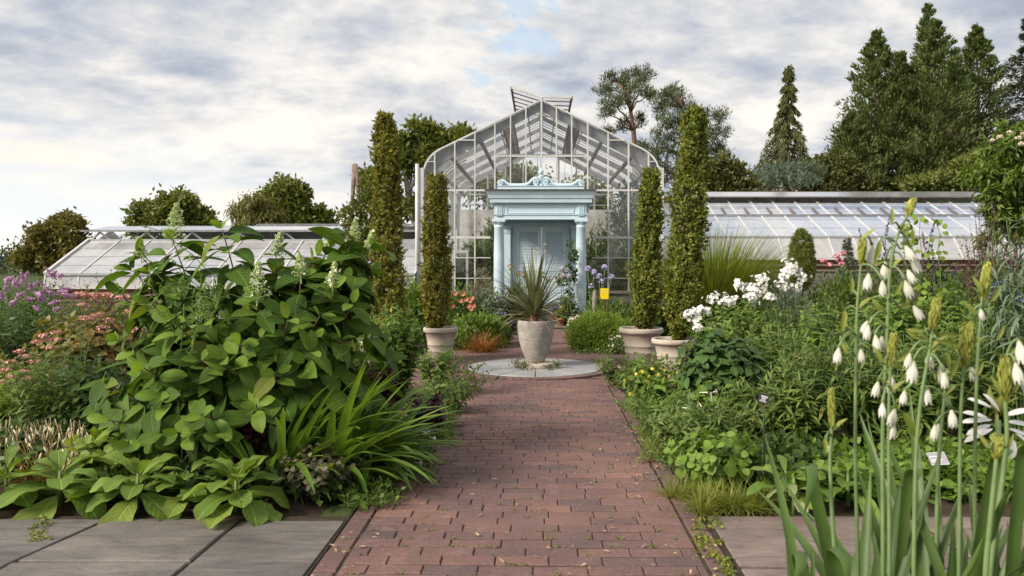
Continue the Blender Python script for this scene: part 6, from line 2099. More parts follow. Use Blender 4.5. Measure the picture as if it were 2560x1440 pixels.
# ---- left rear: buddleia, lacecap hydrangea, asters, sedum, fern, straw grass
rg = np.random.default_rng(590)
T, B = lanky('butterfly_bush', 'purple flowered butterfly bush at the left edge', 75, 8.3, 110, .85, 1.10, .11, .026, L_deep, 591, 18, (-.1, .6), cat='shrub', hv=.14)
fp = [(15, 727), (50, 715), (75, 722), (95, 735), (45, 740), (120, 722), (135, 735), (62, 695), (100, 735), (150, 728), (128, 685), (160, 735), (190, 740), (30, 760), (105, 752), (130, 757), (60, 705), (18, 700), (88, 768), (140, 775), (85, 712), (110, 745), (175, 722), (8, 745), (40, 700), (150, 690), (135, 692), (70, 748)]
for i, (px, py) in enumerate(fp):
    tip = at(px, py, 7.75 + rg.normal(0, .1)); mb = MB()
    ax = unit(np.array([rg.normal(.2, .5), -.4, rg.normal(.15, .35)])); L_ = rg.uniform(.07, .12); nb = 110
    t = rg.uniform(0, 1, nb); a = rdir(rg, nb)
    P = tip + ax * (t * L_)[:, None] + a * (.028 * (1 - .7 * t))[:, None]
    florets(mb, P, a + ax * .3, .0085, rg, 4, .2); tube(mb, [tip - ax * .04, tip + ax * L_ * .95], [.006, .003], 5)
    mb.build('flower_spike', M_mauve, T, smooth=False)
T, B = lanky('lacecap_hydrangea', 'spreading shrub with flat salmon pink flower heads behind the big hydrangea', 250, 7.2, 90, .62, .92, .13, .07, L_autumn, 592, 12, (-.3, .4), cat='shrub', hv=.12, mode='pair', seg=4)
for px, py in ((210, 738), (235, 735), (262, 736), (280, 742), (205, 762), (245, 788), (270, 800), (215, 795), (320, 780), (340, 826), (330, 823), (225, 800), (300, 745), (195, 735), (255, 820), (312, 742), (240, 745)):
    flower_dome(rg, at(px, py, 6.75), .055, 46, .013, M_salmon, T, 'flower_head', 4, .3)
T, B = lanky('pink_sedum', 'drift of coral brown flat flower heads low at the left', 60, 6.6, 120, .55, .62, .085, .03, L_autumn, 593, 13, (.0, .6), hv=.14)
for px, py in ((30, 940), (60, 930), (25, 905), (85, 905), (15, 925), (110, 840), (125, 850), (140, 832), (95, 855), (60, 890), (75, 945), (45, 880), (130, 870), (150, 850), (10, 955)):
    flower_dome(rg, at(px, py, 6.15), .05, 44, .012, M_salmon, T, 'flower_head', 5, .3)
lanky('tall_aster', 'tall stem ringed with narrow leaves, standing clear of the lacecap', 165, 6.0, 14, .22, .98, .085, .013, L_fresh, 594, 46, (.0, .5), hv=.12, seg=3)
lanky('tall_aster', 'green narrow leaved stalks left of the hydrangea base', 110, 5.8, 44, .38, .68, .09, .016, L_mid, 595, 30, (.0, .5))
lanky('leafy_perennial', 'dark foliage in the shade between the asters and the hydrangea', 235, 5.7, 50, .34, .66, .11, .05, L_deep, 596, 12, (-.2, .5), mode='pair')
lanky('leafy_perennial', 'yellow variegated leaves low at the left edge', 25, 6.0, 40, .25, .50, .09, .05, L_lime, 597, 9, (-.1, .5), mode='pair')
lanky('smoke_bush', 'purple red shrub rising behind the lacecap heads', 262, 9.8, 60, .40, 1.12, .08, .045, leaf_mat('wine_leaf', (.09, .02, .04), (.20, .05, .08), None, .5, .3), 598, 16, (-.1, .6), cat='shrub')
lanky('leafy_perennial', 'green and pink tipped foliage below the white wing eave', 180, 10.5, 90, .8, 1.05, .10, .03, L_autumn, 599, 14)
lanky('leafy_perennial', 'hazy green planting behind the butterfly bush at the far left', 20, 11.0, 90, .9, 1.15, .10, .03, L_mid, 600, 14)
lanky('leafy_perennial', 'deep green bushes along the foot of the white wing', 380, 11.5, 120, 1.1, .95, .11, .04, L_mid, 601, 13)
lanky('leafy_perennial', 'deep green bushes hidden behind the hydrangea top', 640, 10.5, 110, 1.0, .95, .11, .04, L_deep, 602, 13)
rg = np.random.default_rng(610)
d = 5.25
T = thing('fern_clump', 'feathery fern fronds low at the left edge', 'fern', (gx(70, d), d, 0))
mb = MB()
for i in range(42):
    c = np.array([gx(rg.uniform(-40, 180), d) , d + rg.normal(0, .16), 0.0]); a = rg.uniform(0, 6.28); Lf = rg.uniform(.3, .52)
    t = np.linspace(.05, 1, 26); hor = np.array([math.cos(a), math.sin(a), 0])
    pts = c + hor * (t * Lf * .75)[:, None] + np.array([0, 0, 1.]) * (Lf * (1.35 * t - .85 * t * t))[:, None]
    tube(mb, pts[::5], .002, 4)
    sd = np.array([-math.sin(a), math.cos(a), 0])
    for s in (-1, 1):
        kites(mb, pts, np.tile(sd * s + hor * .35 + (0, 0, -.1), (26, 1)), np.tile([[0, 0, 1.]], (26, 1)), .10 * np.sin(np.pi * np.clip(t, .12, .97)) + .012, .022, .2)
mb.build('fronds', L_mid, T, smooth=False)
d = 4.95
T = thing('straw_grass', 'dry straw coloured tufted grass with soft nodding heads at the left', 'grass', (gx(95, d), d, 0))
mb, mh = MB(), MB()
for px in (40, 90, 140, 180, 10):
    blades(mb, rg, (gx(px, d), d + rg.normal(0, .08), 0), 90, (.22, .48), .006, (3, 50), (.4, 1.6), .06, 6)
for i in range(120):
    p = at(rg.uniform(-10, 225), rg.uniform(1060, 1200), d + rg.normal(0, .12)); ax = unit(np.array([rg.normal(0, .5), rg.normal(0, .3), -1]))
    tube(mh, [p, p + ax * .022, p + ax * .045], [.003, .0065, .002], 5)
    tube(mh, [p, p - ax * .03 + (0, 0, .03), np.array([p[0] + rg.normal(0, .04), d, max(p[2] - .25, 0)])], .0012, 3)
mb.build('blades', L_straw, T); mh.build('seed_heads', plain_mat('cream_seedhead', (.56, .46, .30), (.70, .60, .42), 20, .8), T)
lanky('lime_plant', 'lime green lobed leaves behind the straw grass', 265, 4.95, 26, .24, .32, .12, .09, L_lime, 611, 5, (-.2, .4), mode='pair', seg=4)
lanky('leafy_perennial', 'dark leafy filler under the fern at the left edge', 30, 5.0, 44, .4, .36, .10, .05, L_deep, 612, 9, mode='pair')
# ================================================================ NEAR BED, RIGHT
L_phlox = leaf_mat('phlox_leaf', (.075, .15, .028), (.16, .265, .05), (.24, .31, .07), .48, .3)
L_heart = leaf_mat('heart_leaf', (.035, .085, .026), (.075, .155, .045), None, .42, .25, vein=.3)
L_willowleaf = leaf_mat('willow_like_leaf', (.065, .13, .03), (.155, .245, .06), (.30, .27, .08), .5, .3)
L_geran = leaf_mat('geranium_leaf', (.09, .185, .03), (.17, .30, .052), (.22, .30, .06), .5, .33, vein=.25)
L_tuft = leaf_mat('yellow_green_grass', (.13, .19, .03), (.24, .29, .06), (.34, .30, .10), .5, .3)
L_gal = leaf_mat('galtonia_blade', (.040, .09, .024), (.085, .155, .042), (.13, .18, .05), .42, .2, blade=True)
L_gal_l = leaf_mat('galtonia_bract', (.20, .29, .06), (.32, .38, .12), None, .5, .35)
L_gbud = leaf_mat('galtonia_bud', (.22, .29, .05), (.40, .45, .12), None, .55, .2)
M_galstem = plain_mat('galtonia_stem', (.13, .20, .075), (.19, .27, .11), 20, .45)


def bell_mat():
    m, k = mat('ivory_bell')
    tc = k.n('ShaderNodeTexCoord')
    sp = k.n('ShaderNodeSeparateXYZ', {0: tc.outputs['UV']})
    col = k.ramp(sp.outputs[1], [(.0, (.50, .56, .30)), (.22, (.70, .69, .56)), (.6, (.80, .77, .70)), (1, (.82, .79, .74))])
    p = k.n('ShaderNodeBsdfPrincipled', {'Base Color': col, 'Roughness': .5, 'Specular IOR Level': .3})
    t = k.n('ShaderNodeBsdfTranslucent', {'Color': (.80, .78, .62)})
    finish(k, k.n('ShaderNodeMixShader', {0: .3, 1: p, 2: t}))
    return m


M_bell = bell_mat()
M_thistle = plain_mat('thistle_blue', (.10, .11, .24), (.22, .23, .40), 30, .7)

rg = np.random.default_rng(700)
# ---- white phlox
T, B = lanky('white_phlox', 'white phlox with domed flower heads standing above the right bed', 1870, 8.3, 110, .72, 1.0, .10, .032, L_phlox, 701, 17, (-.1, .5), cat='perennial', hv=.13, mode='pair', seg=3)
for px, py, r, d in ((1722, 785, .062, 7.3), (1765, 772, .066, 7.4), (1788, 745, .07, 7.6), (1815, 752, .055, 7.6), (1748, 822, .055, 7.2), (1888, 722, .095, 7.8), (1868, 712, .08, 7.9), (1905, 702, .085, 7.9), (1925, 738, .06, 7.7), (1980, 665, .09, 8.2), (1962, 688, .08, 8.1), (2005, 690, .065, 8.2), (1835, 752, .06, 7.7), (1750, 795, .055, 7.3), (1878, 748, .07, 7.7), (1990, 712, .06, 8.1), (1955, 715, .05, 8.0)):
    nf = int(46 * (r / .07) ** 2); mb = MB()
    sc_ = at(px, py, d) + rg.normal(0, 1, (4, 3)) * r * (.52, .5, .42)
    P = sc_[rg.integers(0, 4, nf)] + rg.normal(0, 1, (nf, 3)) * r * (.34, .34, .26)
    florets(mb, P, unit(P - at(px, py, d) + rdir(rg, nf) * r * .6 + (0, -r * .5, r * .4)), .023, rg, 5, .12); mb.build('flower_head', M_whitepetal, T, smooth=False)
T, B = lanky('leafy_perennial', 'phlox foliage below the lower white heads beside the last pot', 1760, 7.5, 40, .28, .72, .10, .036, L_phlox, 702, 14, (-.1, .5), mode='pair')
# ---- heart-leaved mound
T, B = lanky('heart_leaf_mound', 'mound of dark heart shaped leaves in front of the white phlox', 1800, 6.45, 90, .36, .80, .15, .105, L_heart, 703, 10, (-.8, .1), mode='pair', seg=5, hv=.12, bend=.5)
# ---- yellow and white flowering tobacco
T, B = lanky('yellow_tobacco', 'light green plant with small yellow star flowers at the right path edge', 1625, 8.0, 46, .32, .45, .11, .045, L_fresh, 704, 10, (-.1, .6))
mb = MB(); P = np.array([at(px, py, 7.6) for px, py in ((1590, 935), (1605, 928), (1622, 940), (1574, 985), (1580, 1000), (1700, 962), (1660, 925), (1645, 935), (1630, 922), (1612, 955), (1560, 950), (1690, 930), (1672, 940))]); florets(mb, P, rdir(rg, len(P)) * .5 + (0, -1, .3), .022, rg, 5, .2); mb.build('flowers', M_yellow, T, smooth=False)
lanky('leafy_perennial', 'narrow leaved sprawling plant at the path edge near the round stone', 1545, 8.9, 34, .30, .34, .09, .022, L_mid, 705, 13, (.0, .6))
lanky('leafy_perennial', 'broad green leaves under the yellow star flowers', 1680, 7.2, 34, .34, .40, .13, .05, L_geran, 706, 8, (-.2, .5))
T, B = lanky('white_tobacco', 'rounded leaf plant with long white trumpet flowers before the heart leaves', 1775, 6.1, 18, .2, .42, .13, .11, L_tob, 707, 5, (-.2, .5), seg=5)
mb, ms = MB(), MB()
for px, py in ((1790, 978), (1769, 981), (1777, 1000), (1757, 1021), (1791, 1018), (1722, 1020)):
    c = at(px, py, 5.85); e = unit(np.array([rg.normal(.3, .5), -.6, rg.normal(0, .4)]))
    tube(mb, [c - e * .06, c - e * .01, c], [.0028, .0035, .007], 6); florets(mb, c[None], e[None], .020, rg, 5, .05)
    tube(ms, wobble_line(rg, (c[0] - .02, 6.05, .0), c - e * .06, 6, .04), .003, 4)
mb.build('flowers', M_whitepetal, T, smooth=False); ms.build('flower_stems', M_greenstem, T)
# ---- sprawling edge plants
lanky('leafy_perennial', 'narrow leaved salvia spilling towards the bricks on the right', 1690, 6.1, 60, .42, .36, .10, .020, L_willowleaf, 708, 15, (.0, .6))
lanky('leafy_perennial', 'darker narrow leaved plant just behind the spilling salvia', 1775, 5.6, 54, .34, .42, .10, .020, L_willowleaf, 709, 16, (.0, .6))
weeds('low_edging', 'fine pale fringe along the brick edge on the right', 1600, 1660, 5.5, 6.3, 110, L_tuft, .05, .008, .12, 710)
# ---- willow-leaved mass: several clumps side by side
WG = 'willow leaved perennials filling the right bed'
for i, (px, d, h, n, sp, lab) in enumerate(((1905, 5.8, .50, 66, .36, 'willow leaved clump directly behind the black plant label'), (2030, 5.6, .78, 78, .38, 'willow leaved clump right of the black plant label'), (2170, 5.7, .86, 78, .40, 'willow leaved clump behind the leftmost flower stalk'),
                                           (2310, 5.5, .84, 78, .40, 'willow leaved clump behind the middle flower stalks'), (2450, 5.6, .92, 78, .42, 'willow leaved clump behind the tall right flower stalks'), (2580, 5.5, .95, 70, .42, 'willow leaved clump cut by the right edge'),
                                           (1960, 6.7, .88, 70, .42, 'taller willow leaved clump behind the heart leaves'))):
    lanky('willow_leaf_perennial', lab, px, d, n, sp, h, .125, .022, L_willowleaf, 720 + i, 26, (.0, .65), group=WG, hv=.16, seg=3)
BG = 'broader leaved perennials at the back of the right bed'
for i, (px, d, h, n, sp, M, L, W, lab) in enumerate(((2080, 7.4, .98, 74, .48, L_phlox, .11, .04, 'broader leaved clump right of the white phlox heads'), (2230, 7.2, 1.08, 78, .50, L_geran, .12, .055, 'light green clump under the purple salvia spikes'), (2380, 7.3, 1.16, 78, .50, L_geran, .12, .055, 'light green clump below the wine red shrub'),
                                                   (2530, 7.1, 1.14, 78, .5, L_phlox, .12, .05, 'leafy clump around the globe thistles'), (2150, 6.4, .88, 60, .42, L_deep, .10, .04, 'dark clump in the middle of the right bed'), (2420, 6.5, .96, 64, .45, L_phlox, .10, .032, 'mid green clump in front of the globe thistles'),
                                                   (1990, 8.0, .98, 60, .45, L_mid, .10, .03, 'green clump just right of the highest white phlox head'), (2660, 6.6, 1.12, 60, .45, L_phlox, .11, .045, 'leafy clump beyond the right edge'))):
    lanky('broad_leaf_perennial', lab, px, d, n, sp, h, L, W, M, 740 + i, 14, (-.2, .5), group=BG, hv=.12, mode='pair', seg=3)
# ---- purple salvia spikes
T = thing('purple_salvia', 'salvia with dark purple flower spikes above the light green clump', 'perennial', (gx(2240, 7.6), 7.6, 0))
ms, ml = MB(), MB()
for px, py, ln in ((2148, 570, .17), (2226, 535, .22), (2205, 590, .2), (2340, 548, .2), (2305, 575, .2), (2268, 600, .14), (2330, 610, .16), (2350, 640, .14), (2232, 620, .14), (2390, 660, .12), (2315, 640, .15), (2190, 630, .12)):
    tip = at(px, py, 7.5); ax = unit(np.array([rg.normal(.12, .22), 0, 1])); b = np.array([tip[0] - .12 + rg.normal(0, .1), 7.6, .1])
    low = tip - ax * ln; tube(ms, np.concatenate([wobble_line(rg, b, low, 6, .02), [tip]]), [.004] * 5 + [.003, .001], 4)
    m = 46; t = rg.uniform(0, 1, m); a = rg.uniform(0, 6.28, m); mb = MB()
    P = low + ax * (t * ln)[:, None]; D = np.stack([np.cos(a), np.sin(a), .7 + 0 * a], -1)
    kites(mb, P, D, rdir(rg, m), .026 * (1.1 - .6 * t), .012, .4); mb.build('flower_spike', M_purplespike, T, smooth=False)
    q = b + (low - b) * rg.uniform(.5, 1, (14, 1)); kites(ml, q + rg.normal(0, .015, q.shape), rdir(rg, 14), rdir(rg, 14, .6), .06, .03)
ms.build('stems', M_redstem, T); ml.build('leaves', L_deep, T, smooth=False)
# pale climbing stem of rounded leaves among the salvias
T = thing('round_leaf_climber', 'thin stem of rounded light leaves threading the salvia spikes', 'climber', (gx(2330, 7.0), 7.0, 0))
mb, ms = MB(), MB()
for a, b in (((2300, 800), (2300, 545)), ((2330, 800), (2345, 555)), ((2315, 800), (2270, 570))):
    pts = wobble_line(rg, at(*a, 7.0) * (1, 1, 0), at(*b, 7.0), 12, .03); tube(ms, pts, .003, 4)
    q = pts[rg.integers(7, 12, 26)] + rg.normal(0, .03, (26, 3)); D = rdir(rg, 26, -.5)
    leaves(mb, q, D, rdir(rg, 26) + (0, -1, .4), .055, .045, 4, .3, .15, .5, .6)
mb.build('leaves', L_lime, T); ms.build('stems', M_greenstem, T)
# ---- globe thistles
T = thing('globe_thistle', 'globe thistle with round blue grey heads at the right edge', 'perennial', (gx(2500, 6.2), 6.2, 0))
ms = MB()
for px, py in ((2490, 715), (2513, 708), (2497, 724), (2517, 725), (2502, 741), (2473, 740), (2547, 743), (2556, 757), (2540, 770)):
    c = at(px, py, 6.0 + rg.normal(0, .05)); r = .032; mb = MB(); m = 190
    dd = rdir(rg, m); kites(mb, c + dd * r * .6, dd, rdir(rg, m), r * .62, .007, .5); ball(mb, c, r * .66)
    mb.build('flower_globe', M_thistle, T, smooth=False)
    tube(ms, wobble_line(rg, (c[0] + rg.normal(0, .05), 6.2, 0), c, 6, .02), .004, 4)
ms.build('stems', M_greenstem, T)
# ---- wine red shrub, grey willow-leaved shrub at the right edge
lanky('wine_red_shrub', 'wine red leaved shrub against the right end of the wing', 2470, 9.2, 100, .42, 1.90, .06, .03, leaf_mat('dark_wine_leaf', (.03, .010, .018), (.09, .03, .045), (.14, .09, .05), .5, .25), 760, 18, (-.1, .6), cat='shrub', hv=.14, stemM=M_redstem)
T, B = lanky('grey_leaf_shrub', 'shrub with long drooping grey green leaves cut by the right edge', 2580, 5.4, 46, .36, 1.70, .17, .022, L_bluegrey, 761, 14, (-.7, .2), cat='shrub', hv=.10, seg=5, t0=.5, bend=1.0)
# ---- low plants along the front edge
T, B = lanky('geranium_clump', 'lime green lobed geranium clump near the flagstones on the right', 1790, 4.95, 74, .34, .30, .085, .085, L_geran, 770, 4, (-.4, .3), mode='pair', seg=4, t0=.4)
rg = np.random.default_rng(771)
for lab, px, d, n, sd in (('yellow green grass tuft at the inner corner of the right flagstones', 1775, 4.5, 420, 1), ('second yellow green grass tuft right of the corner one', 1850, 4.52, 380, 2), ('smaller grass tuft at the foot of the geranium by the bricks', 1705, 4.75, 260, 3), ('thin grass tuft by the bottom of the label stake', 1925, 4.55, 200, 4)):
    T = thing('grass_tuft', lab, 'grass', (gx(px, d), d, 0), 'yellow green grass tufts')
    mb = MB()
    for q in (-30, 0, 30):
        blades(mb, rg, (gx(px + q, d), d + rg.normal(0, .05), 0), n // 3, (.09, .22), .0045, (5, 75), (.3, 1.5), .06, 5)
    mb.build('blades', L_tuft, T)
rosette('grey green rosette right of the grass tufts', (gx(1965, 4.55), 4.55, 0), 14, .26, 780, L_geran, (-.05, 1.0), .36, 'rosettes on the right bed edge', 'leaf_rosette')
rosette('flat rosette with oval leaves resting on the brown slab', (gx(1985, 4.42), 4.42, 0), 10, .17, 781, leaf_mat('woolly_leaf', (.17, .22, .10), (.27, .32, .17), None, .7, .2, vein=.3), (-.05, .5), .42, 'rosettes on the right bed edge', 'leaf_rosette')
rosette('broad leaved rosette behind the strap leaves', (gx(2120, 4.55), 4.55, 0), 13, .26, 782, L_geran, (-.05, .9), .5, 'rosettes on the right bed edge', 'leaf_rosette')
weeds('ground_cover', 'dark strawberry like ground cover in the middle of the right bed', 2000, 2560, 4.6, 5.3, 330, L_geran, .085, .065, .22, 783, small=False)
weeds('ground_cover', 'dark ground cover below the black plant label', 1850, 2050, 4.8, 5.4, 130, L_deep, .10, .06, .22, 784, small=False)
weeds('creeping_weeds', 'tiny weeds rooted in the joint beside the right flagstones', 1735, 1800, 3.75, 4.3, 34, L_tuft, .03, .016, .025, 785)
weeds('creeping_weeds', 'tiny weeds along the steel edging at the bottom right', 1790, 1835, 3.45, 3.75, 22, L_tuft, .026, .014, .02, 786)
weeds('creeping_weeds', 'mossy weeds in the gap between the left flagstones', 75, 125, 3.95, 4.35, 22, L_tuft, .022, .011, .012, 787)
# ---- plant labels
M_labelblack = plain_mat('black_label_plastic', (.028, .026, .032), (.045, .042, .05), 5, .4)
M_labelink = plain_mat('label_white_ink', (.70, .70, .70), (.75, .75, .75), 5, .5)
M_labelgrey = plain_mat('grey_label_plastic', (.30, .29, .33), (.36, .35, .39), 5, .35)


def plant_label(label, px, py, d, w, h, roll, tiltb, M, lines, stake=True, words=None):
    c = at(px, py, d)
    T = thing('plant_label', label, 'sign', (c[0], c[1], 0), None)
    cr, sr = math.cos(roll), math.sin(roll); ct, st = math.cos(tiltb), math.sin(tiltb)
    ex = np.array([cr, 0, sr]); ey = np.array([-sr * ct, st, cr * ct]); en = np.cross(ex, ey)
    mb = MB(); bar(mb, c - ey * h / 2, c + ey * h / 2, w, .004, up=-en); pl = mb.build('plate', M, T, smooth=False)
    m2 = MB(); rq = np.random.default_rng(int(px))
    for x0_, x1_, yy, hh, solid in words or ():            # rows of small white marks: too small to be read
        x = x0_
        while x < x1_:
            l = (x1_ - x0_) if solid else min(rq.uniform(.0028, .0058), x1_ - x)
            bar(m2, c + ex * x + ey * yy + en * .0029, c + ex * (x + l) + ey * yy + en * .0029, .0012, hh, up=ey)
            x += l + .0011
    m2.build('lettering', M_labelink, pl, smooth=False)
    if stake:
        mb = MB(); tube(mb, [(c[0] + .012, c[1] + .012, 0), (c[0] + .004, c[1] + .010, c[2] * .6), (c[0], c[1] + .006, c[2])], .0055, 8); mb.build('stake', M_dark, T)
    return T


plant_label('black plant label tilted on a thin dark stake in the right bed', 1909, 997, 4.7, .066, .055, R(-17), R(14), M_labelblack, 0,
            words=((-.018, .022, .0135, .0075, False), (-.013, .013, .002, .0075, False), (-.017, .012, -.0085, .0038, False), (-.023, .020, -.0165, .0042, False)))
plant_label('grey plant label lying low behind the flower stalks', 2345, 1147, 4.6, .105, .085, R(3), R(48), M_labelgrey, 0, False,
            words=((-.05, .05, .040, .003, True), (-.05, .05, -.040, .003, True), (-.044, .020, .014, .008, False), (-.044, .024, -.008, .007, False), (-.044, .014, -.020, .006, False)))
# ---- foreground: galtonia with ivory bells, strap leaves
GB = np.array([1.05, 1.95, 0.])
mb = MB(); box(mb, (.35, 1.2, -.05), (2.6, 2.36, -.004)); struct(mb.build('soil_bed', M_soil, smooth=False))


def bell(mb, c, ax, L, R_, rg):
    """six-lobed hanging bell, mouth towards ax"""
    ax = unit(ax); ref = np.array([0, 1., 0]) if abs(ax[1]) < .8 else np.array([1., 0, 0])
    s = unit(np.cross(ax, ref)); u = np.cross(ax, s)
    m = 18; a = np.arange(m) * 2 * np.pi / m + rg.uniform(0, 1)
    prof = [(0, .16), (.08, .30), (.22, .50), (.42, .80), (.60, 1.0), (.78, .98), (.90, .90), (1.0, .86)]
    v = np.zeros((len(prof), m, 3)); uv = np.zeros((len(prof), m, 2))
    for i, (t, r) in enumerate(prof):
        rr = R_ * r * (1 + .15 * np.cos(6 * a) * t) ; tt = L * (t + (.17 * np.cos(6 * a) if i == len(prof) - 1 else .03 * np.cos(6 * a) * (i == len(prof) - 2)))
        v[i] = c + ax * np.broadcast_to(tt, (m,))[:, None] + s * (rr * np.cos(a))[:, None] + u * (rr * np.sin(a))[:, None]
        uv[i, :, 0] = a / 6.3; uv[i, :, 1] = t
    i, j = np.meshgrid(np.arange(len(prof) - 1), np.arange(m), indexing='ij'); j2 = (j + 1) % m
    mb.add(v.reshape(-1, 3), [np.stack([i * m + j, i * m + j2, (i + 1) * m + j2, (i + 1) * m + j], -1).reshape(-1, 4), np.arange(m)[::-1]], uv.reshape(-1, 2))


GG = 'ivory bell flower stalks in the right foreground'


def stalk(label, path, d, bud, bells, bracts=6, seed=0, extra=(), dz=0.0, rs=.0052):
    """path: photo points from bud to the lowest visible row; bud (length, radius in px); bells: (px,py,ax_x,ax_z,len px)"""
    rg = np.random.default_rng(seed)
    P = [at(px, py, d) for px, py in path]
    low = P[-1]; base = np.array([low[0] + (low[0] - P[-2][0]) * .3, d + .02, 0.]) if low[2] > .05 else low
    T = thing('bell_flower_stalk', label, 'flower', base, GG)
    pts = np.array(P + [(P[-1] + base) / 2, base])[::-1]
    tt = np.linspace(0, len(pts) - 1, 40); q = np.stack([np.interp(tt, np.arange(len(pts)), pts[:, i]) for i in range(3)], -1)
    for _ in range(6):
        q[1:-1] = (q[:-2] + 2 * q[1:-1] + q[2:]) / 4
    mb = MB(); tube(mb, q, np.linspace(rs * 1.15, rs * .5, 40), 10); mb.build('stem', M_galstem, T)
    s = d / F
    tip = P[0]; dn = unit(P[1] - P[0]); L_, R_ = bud[0] * s, bud[1] * s
    if L_ > 0:
        mb = MB(); m = int(70 + bud[0])
        t = rg.uniform(0, 1, m) ** .85; a = np.arange(m) * 2.4
        env = np.sin(np.pi * np.clip(.16 + .80 * t, 0, 1)) ** .8
        hz = np.stack([np.cos(a), np.sin(a), 0 * a], -1)
        p = tip + dn * (t * L_)[:, None] + hz * (R_ * .55 * env)[:, None]
        D = unit(hz * .22 - dn * .95)
        leaves(mb, p - D * L_ * .04, D, hz - dn * .1, L_ * (.16 + .20 * t), R_ * (.6 + .25 * t), 4, .55, .5, .7, .6)
        ball(mb, tip + dn * L_ * .48, R_ * .62, 0, 10, 8, (1, 1, L_ / R_ * .72))
        mb.build('bud_cluster', L_gbud, T)
    br = MB(); pd = MB()
    for i, (px, py, ax, az, ln) in enumerate(bells):
        c = at(px, py, d + rg.uniform(-.05, .05) + dz); A = unit(np.array([ax, rg.uniform(-.35, .1), az]))
        L_b = ln * s; mb = MB(); bell(mb, c, A, L_b * .92, L_b * .235, rg)
        mb.build('bell', M_bell, T)
        k = int(np.argmin(np.linalg.norm(q - (c + (0, 0, .03)), axis=1))); root = q[k]
        midp = (root + c) / 2 + np.array([0, 0, .022 + .3 * abs(root[0] - c[0])])
        t = np.linspace(0, 1, 7)[:, None]; cv = (1 - t) ** 2 * root + 2 * t * (1 - t) * midp + t * t * c
        tube(pd, cv, [.0030, .0026, .0024, .0022, .0022, .0026, .0045], 6)
        if i % 2 == 0:
            leaves(br, root[None], np.array([[np.sign(c[0] - root[0] + 1e-6) * .6, -.2, .75]]), np.array([[-np.sign(c[0] - root[0] + 1e-6) * .6, -.5, .5]]), .05 * rg.uniform(.7, 1.1), .013, 5, .5, .4, .5, .9)
    for px, py, ax, az, ln in extra:                    # slim unopened buds and spent tubes
        c = at(px, py, d + rg.uniform(-.03, .03)); A = unit(np.array([ax, 0, az]))
        leaves(br, c[None], A[None], np.array([[0, -1., 0]]), ln * s, ln * s * .28, 5, .3, .5, .5, .8)
        k = int(np.argmin(np.linalg.norm(q - c, axis=1))); tube(pd, [q[k], (q[k] + c) / 2 + (0, 0, .01), c], [.003, .0025, .002], 5)
    if pd.n:
        pd.build('pedicels', M_galstem, T)
    if br.n:
        br.build('bracts', L_gal_l, T)
    return T


stalk('left tall flower stalk with a green bud spike and five hanging bells', [(2157, 598), (2150, 690), (2142, 770), (2140, 900), (2137, 1162), (2146, 1400)], 1.95, (64, 15),
      [(2180, 612, -.05, -1, 56), (2172, 682, -.2, -1, 46), (2170, 800, -.35, -.9, 36), (2152, 870, 0, -1, 36), (2097, 868, -.25, -1, 42), (2206, 700, .1, -1, 40)], seed=801, extra=((2112, 775, -.1, -1, 62), (2128, 735, .1, 1, 45), (2148, 745, .2, 1, 40), (2118, 885, -.5, 1, 40), (2185, 870, .8, .6, 46)))
stalk('tallest flower stalk, bending at the top, hung with many ivory bells', [(2284, 498), (2268, 540), (2246, 580), (2232, 622), (2221, 699), (2219, 841), (2209, 975), (2205, 1125), (2209, 1400)], 1.9, (46, 15),
      [(2213, 652, 0, -1, 50), (2262, 612, .35, -.9, 44), (2282, 640, .2, -1, 46), (2268, 672, .3, -1, 40), (2262, 700, .35, -.9, 46), (2282, 762, .45, -.9, 42), (2188, 836, .1, -1, 42), (2205, 838, -.2, -1, 34), (2172, 812, -.2, -1, 38)], seed=802,
      extra=((2200, 600, -.2, -1, 60), (2228, 560, .1, 1, 44), (2250, 622, .9, .2, 40), (2180, 660, .9, .2, 36), (2235, 740, .6, 1, 46), (2180, 745, .6, -1, 50), (2250, 770, 1, .3, 40), (2280, 570, .1, -1, 44)))
stalk('stalk whose pale buds point out sideways below a fat green spike', [(2342, 752), (2330, 830), (2320, 900), (2300, 1000), (2288, 1160), (2285, 1400)], 1.8, (78, 18),
      [(2352, 905, .05, -1, 52), (2322, 880, -.1, -1, 44), (2284, 900, -.1, -1, 58), (2314, 960, 0, -1, 52), (2360, 930, .1, -1, 40), (2378, 1022, .1, -1, 44), (2276, 882, -.2, -1, 40)], seed=803,
      extra=((2345, 836, 1, -.05, 60), (2345, 852, 1, -.2, 56), (2310, 828, -1, .1, 46), (2340, 870, .9, .4, 60), (2365, 880, .3, -1, 44), (2300, 850, -.8, .5, 40)))
stalk('stalk topped by the broadest green bud cluster with bells opening below it', [(2420, 812), (2412, 900), (2404, 980), (2400, 1100), (2398, 1400)], 1.85, (105, 23),
      [(2430, 915, .1, -1, 38), (2338, 1060, -.1, -1, 42), (2262, 975, -.3, -1, 38)], seed=804, extra=((2395, 900, -.4, -1, 50), (2440, 940, .5, .8, 40)))
stalk('tall stalk behind the broad bud cluster, still mostly in tight bud', [(2468, 662), (2458, 760), (2450, 800), (2444, 894), (2437, 1087), (2436, 1400)], 2.0, (96, 16),
      [(2452, 770, .15, -1, 30)], seed=805, extra=((2440, 790, -.7, .9, 50), (2475, 755, .7, .9, 52), (2490, 850, .4, .6, 46), (2455, 730, -.5, .9, 46)))
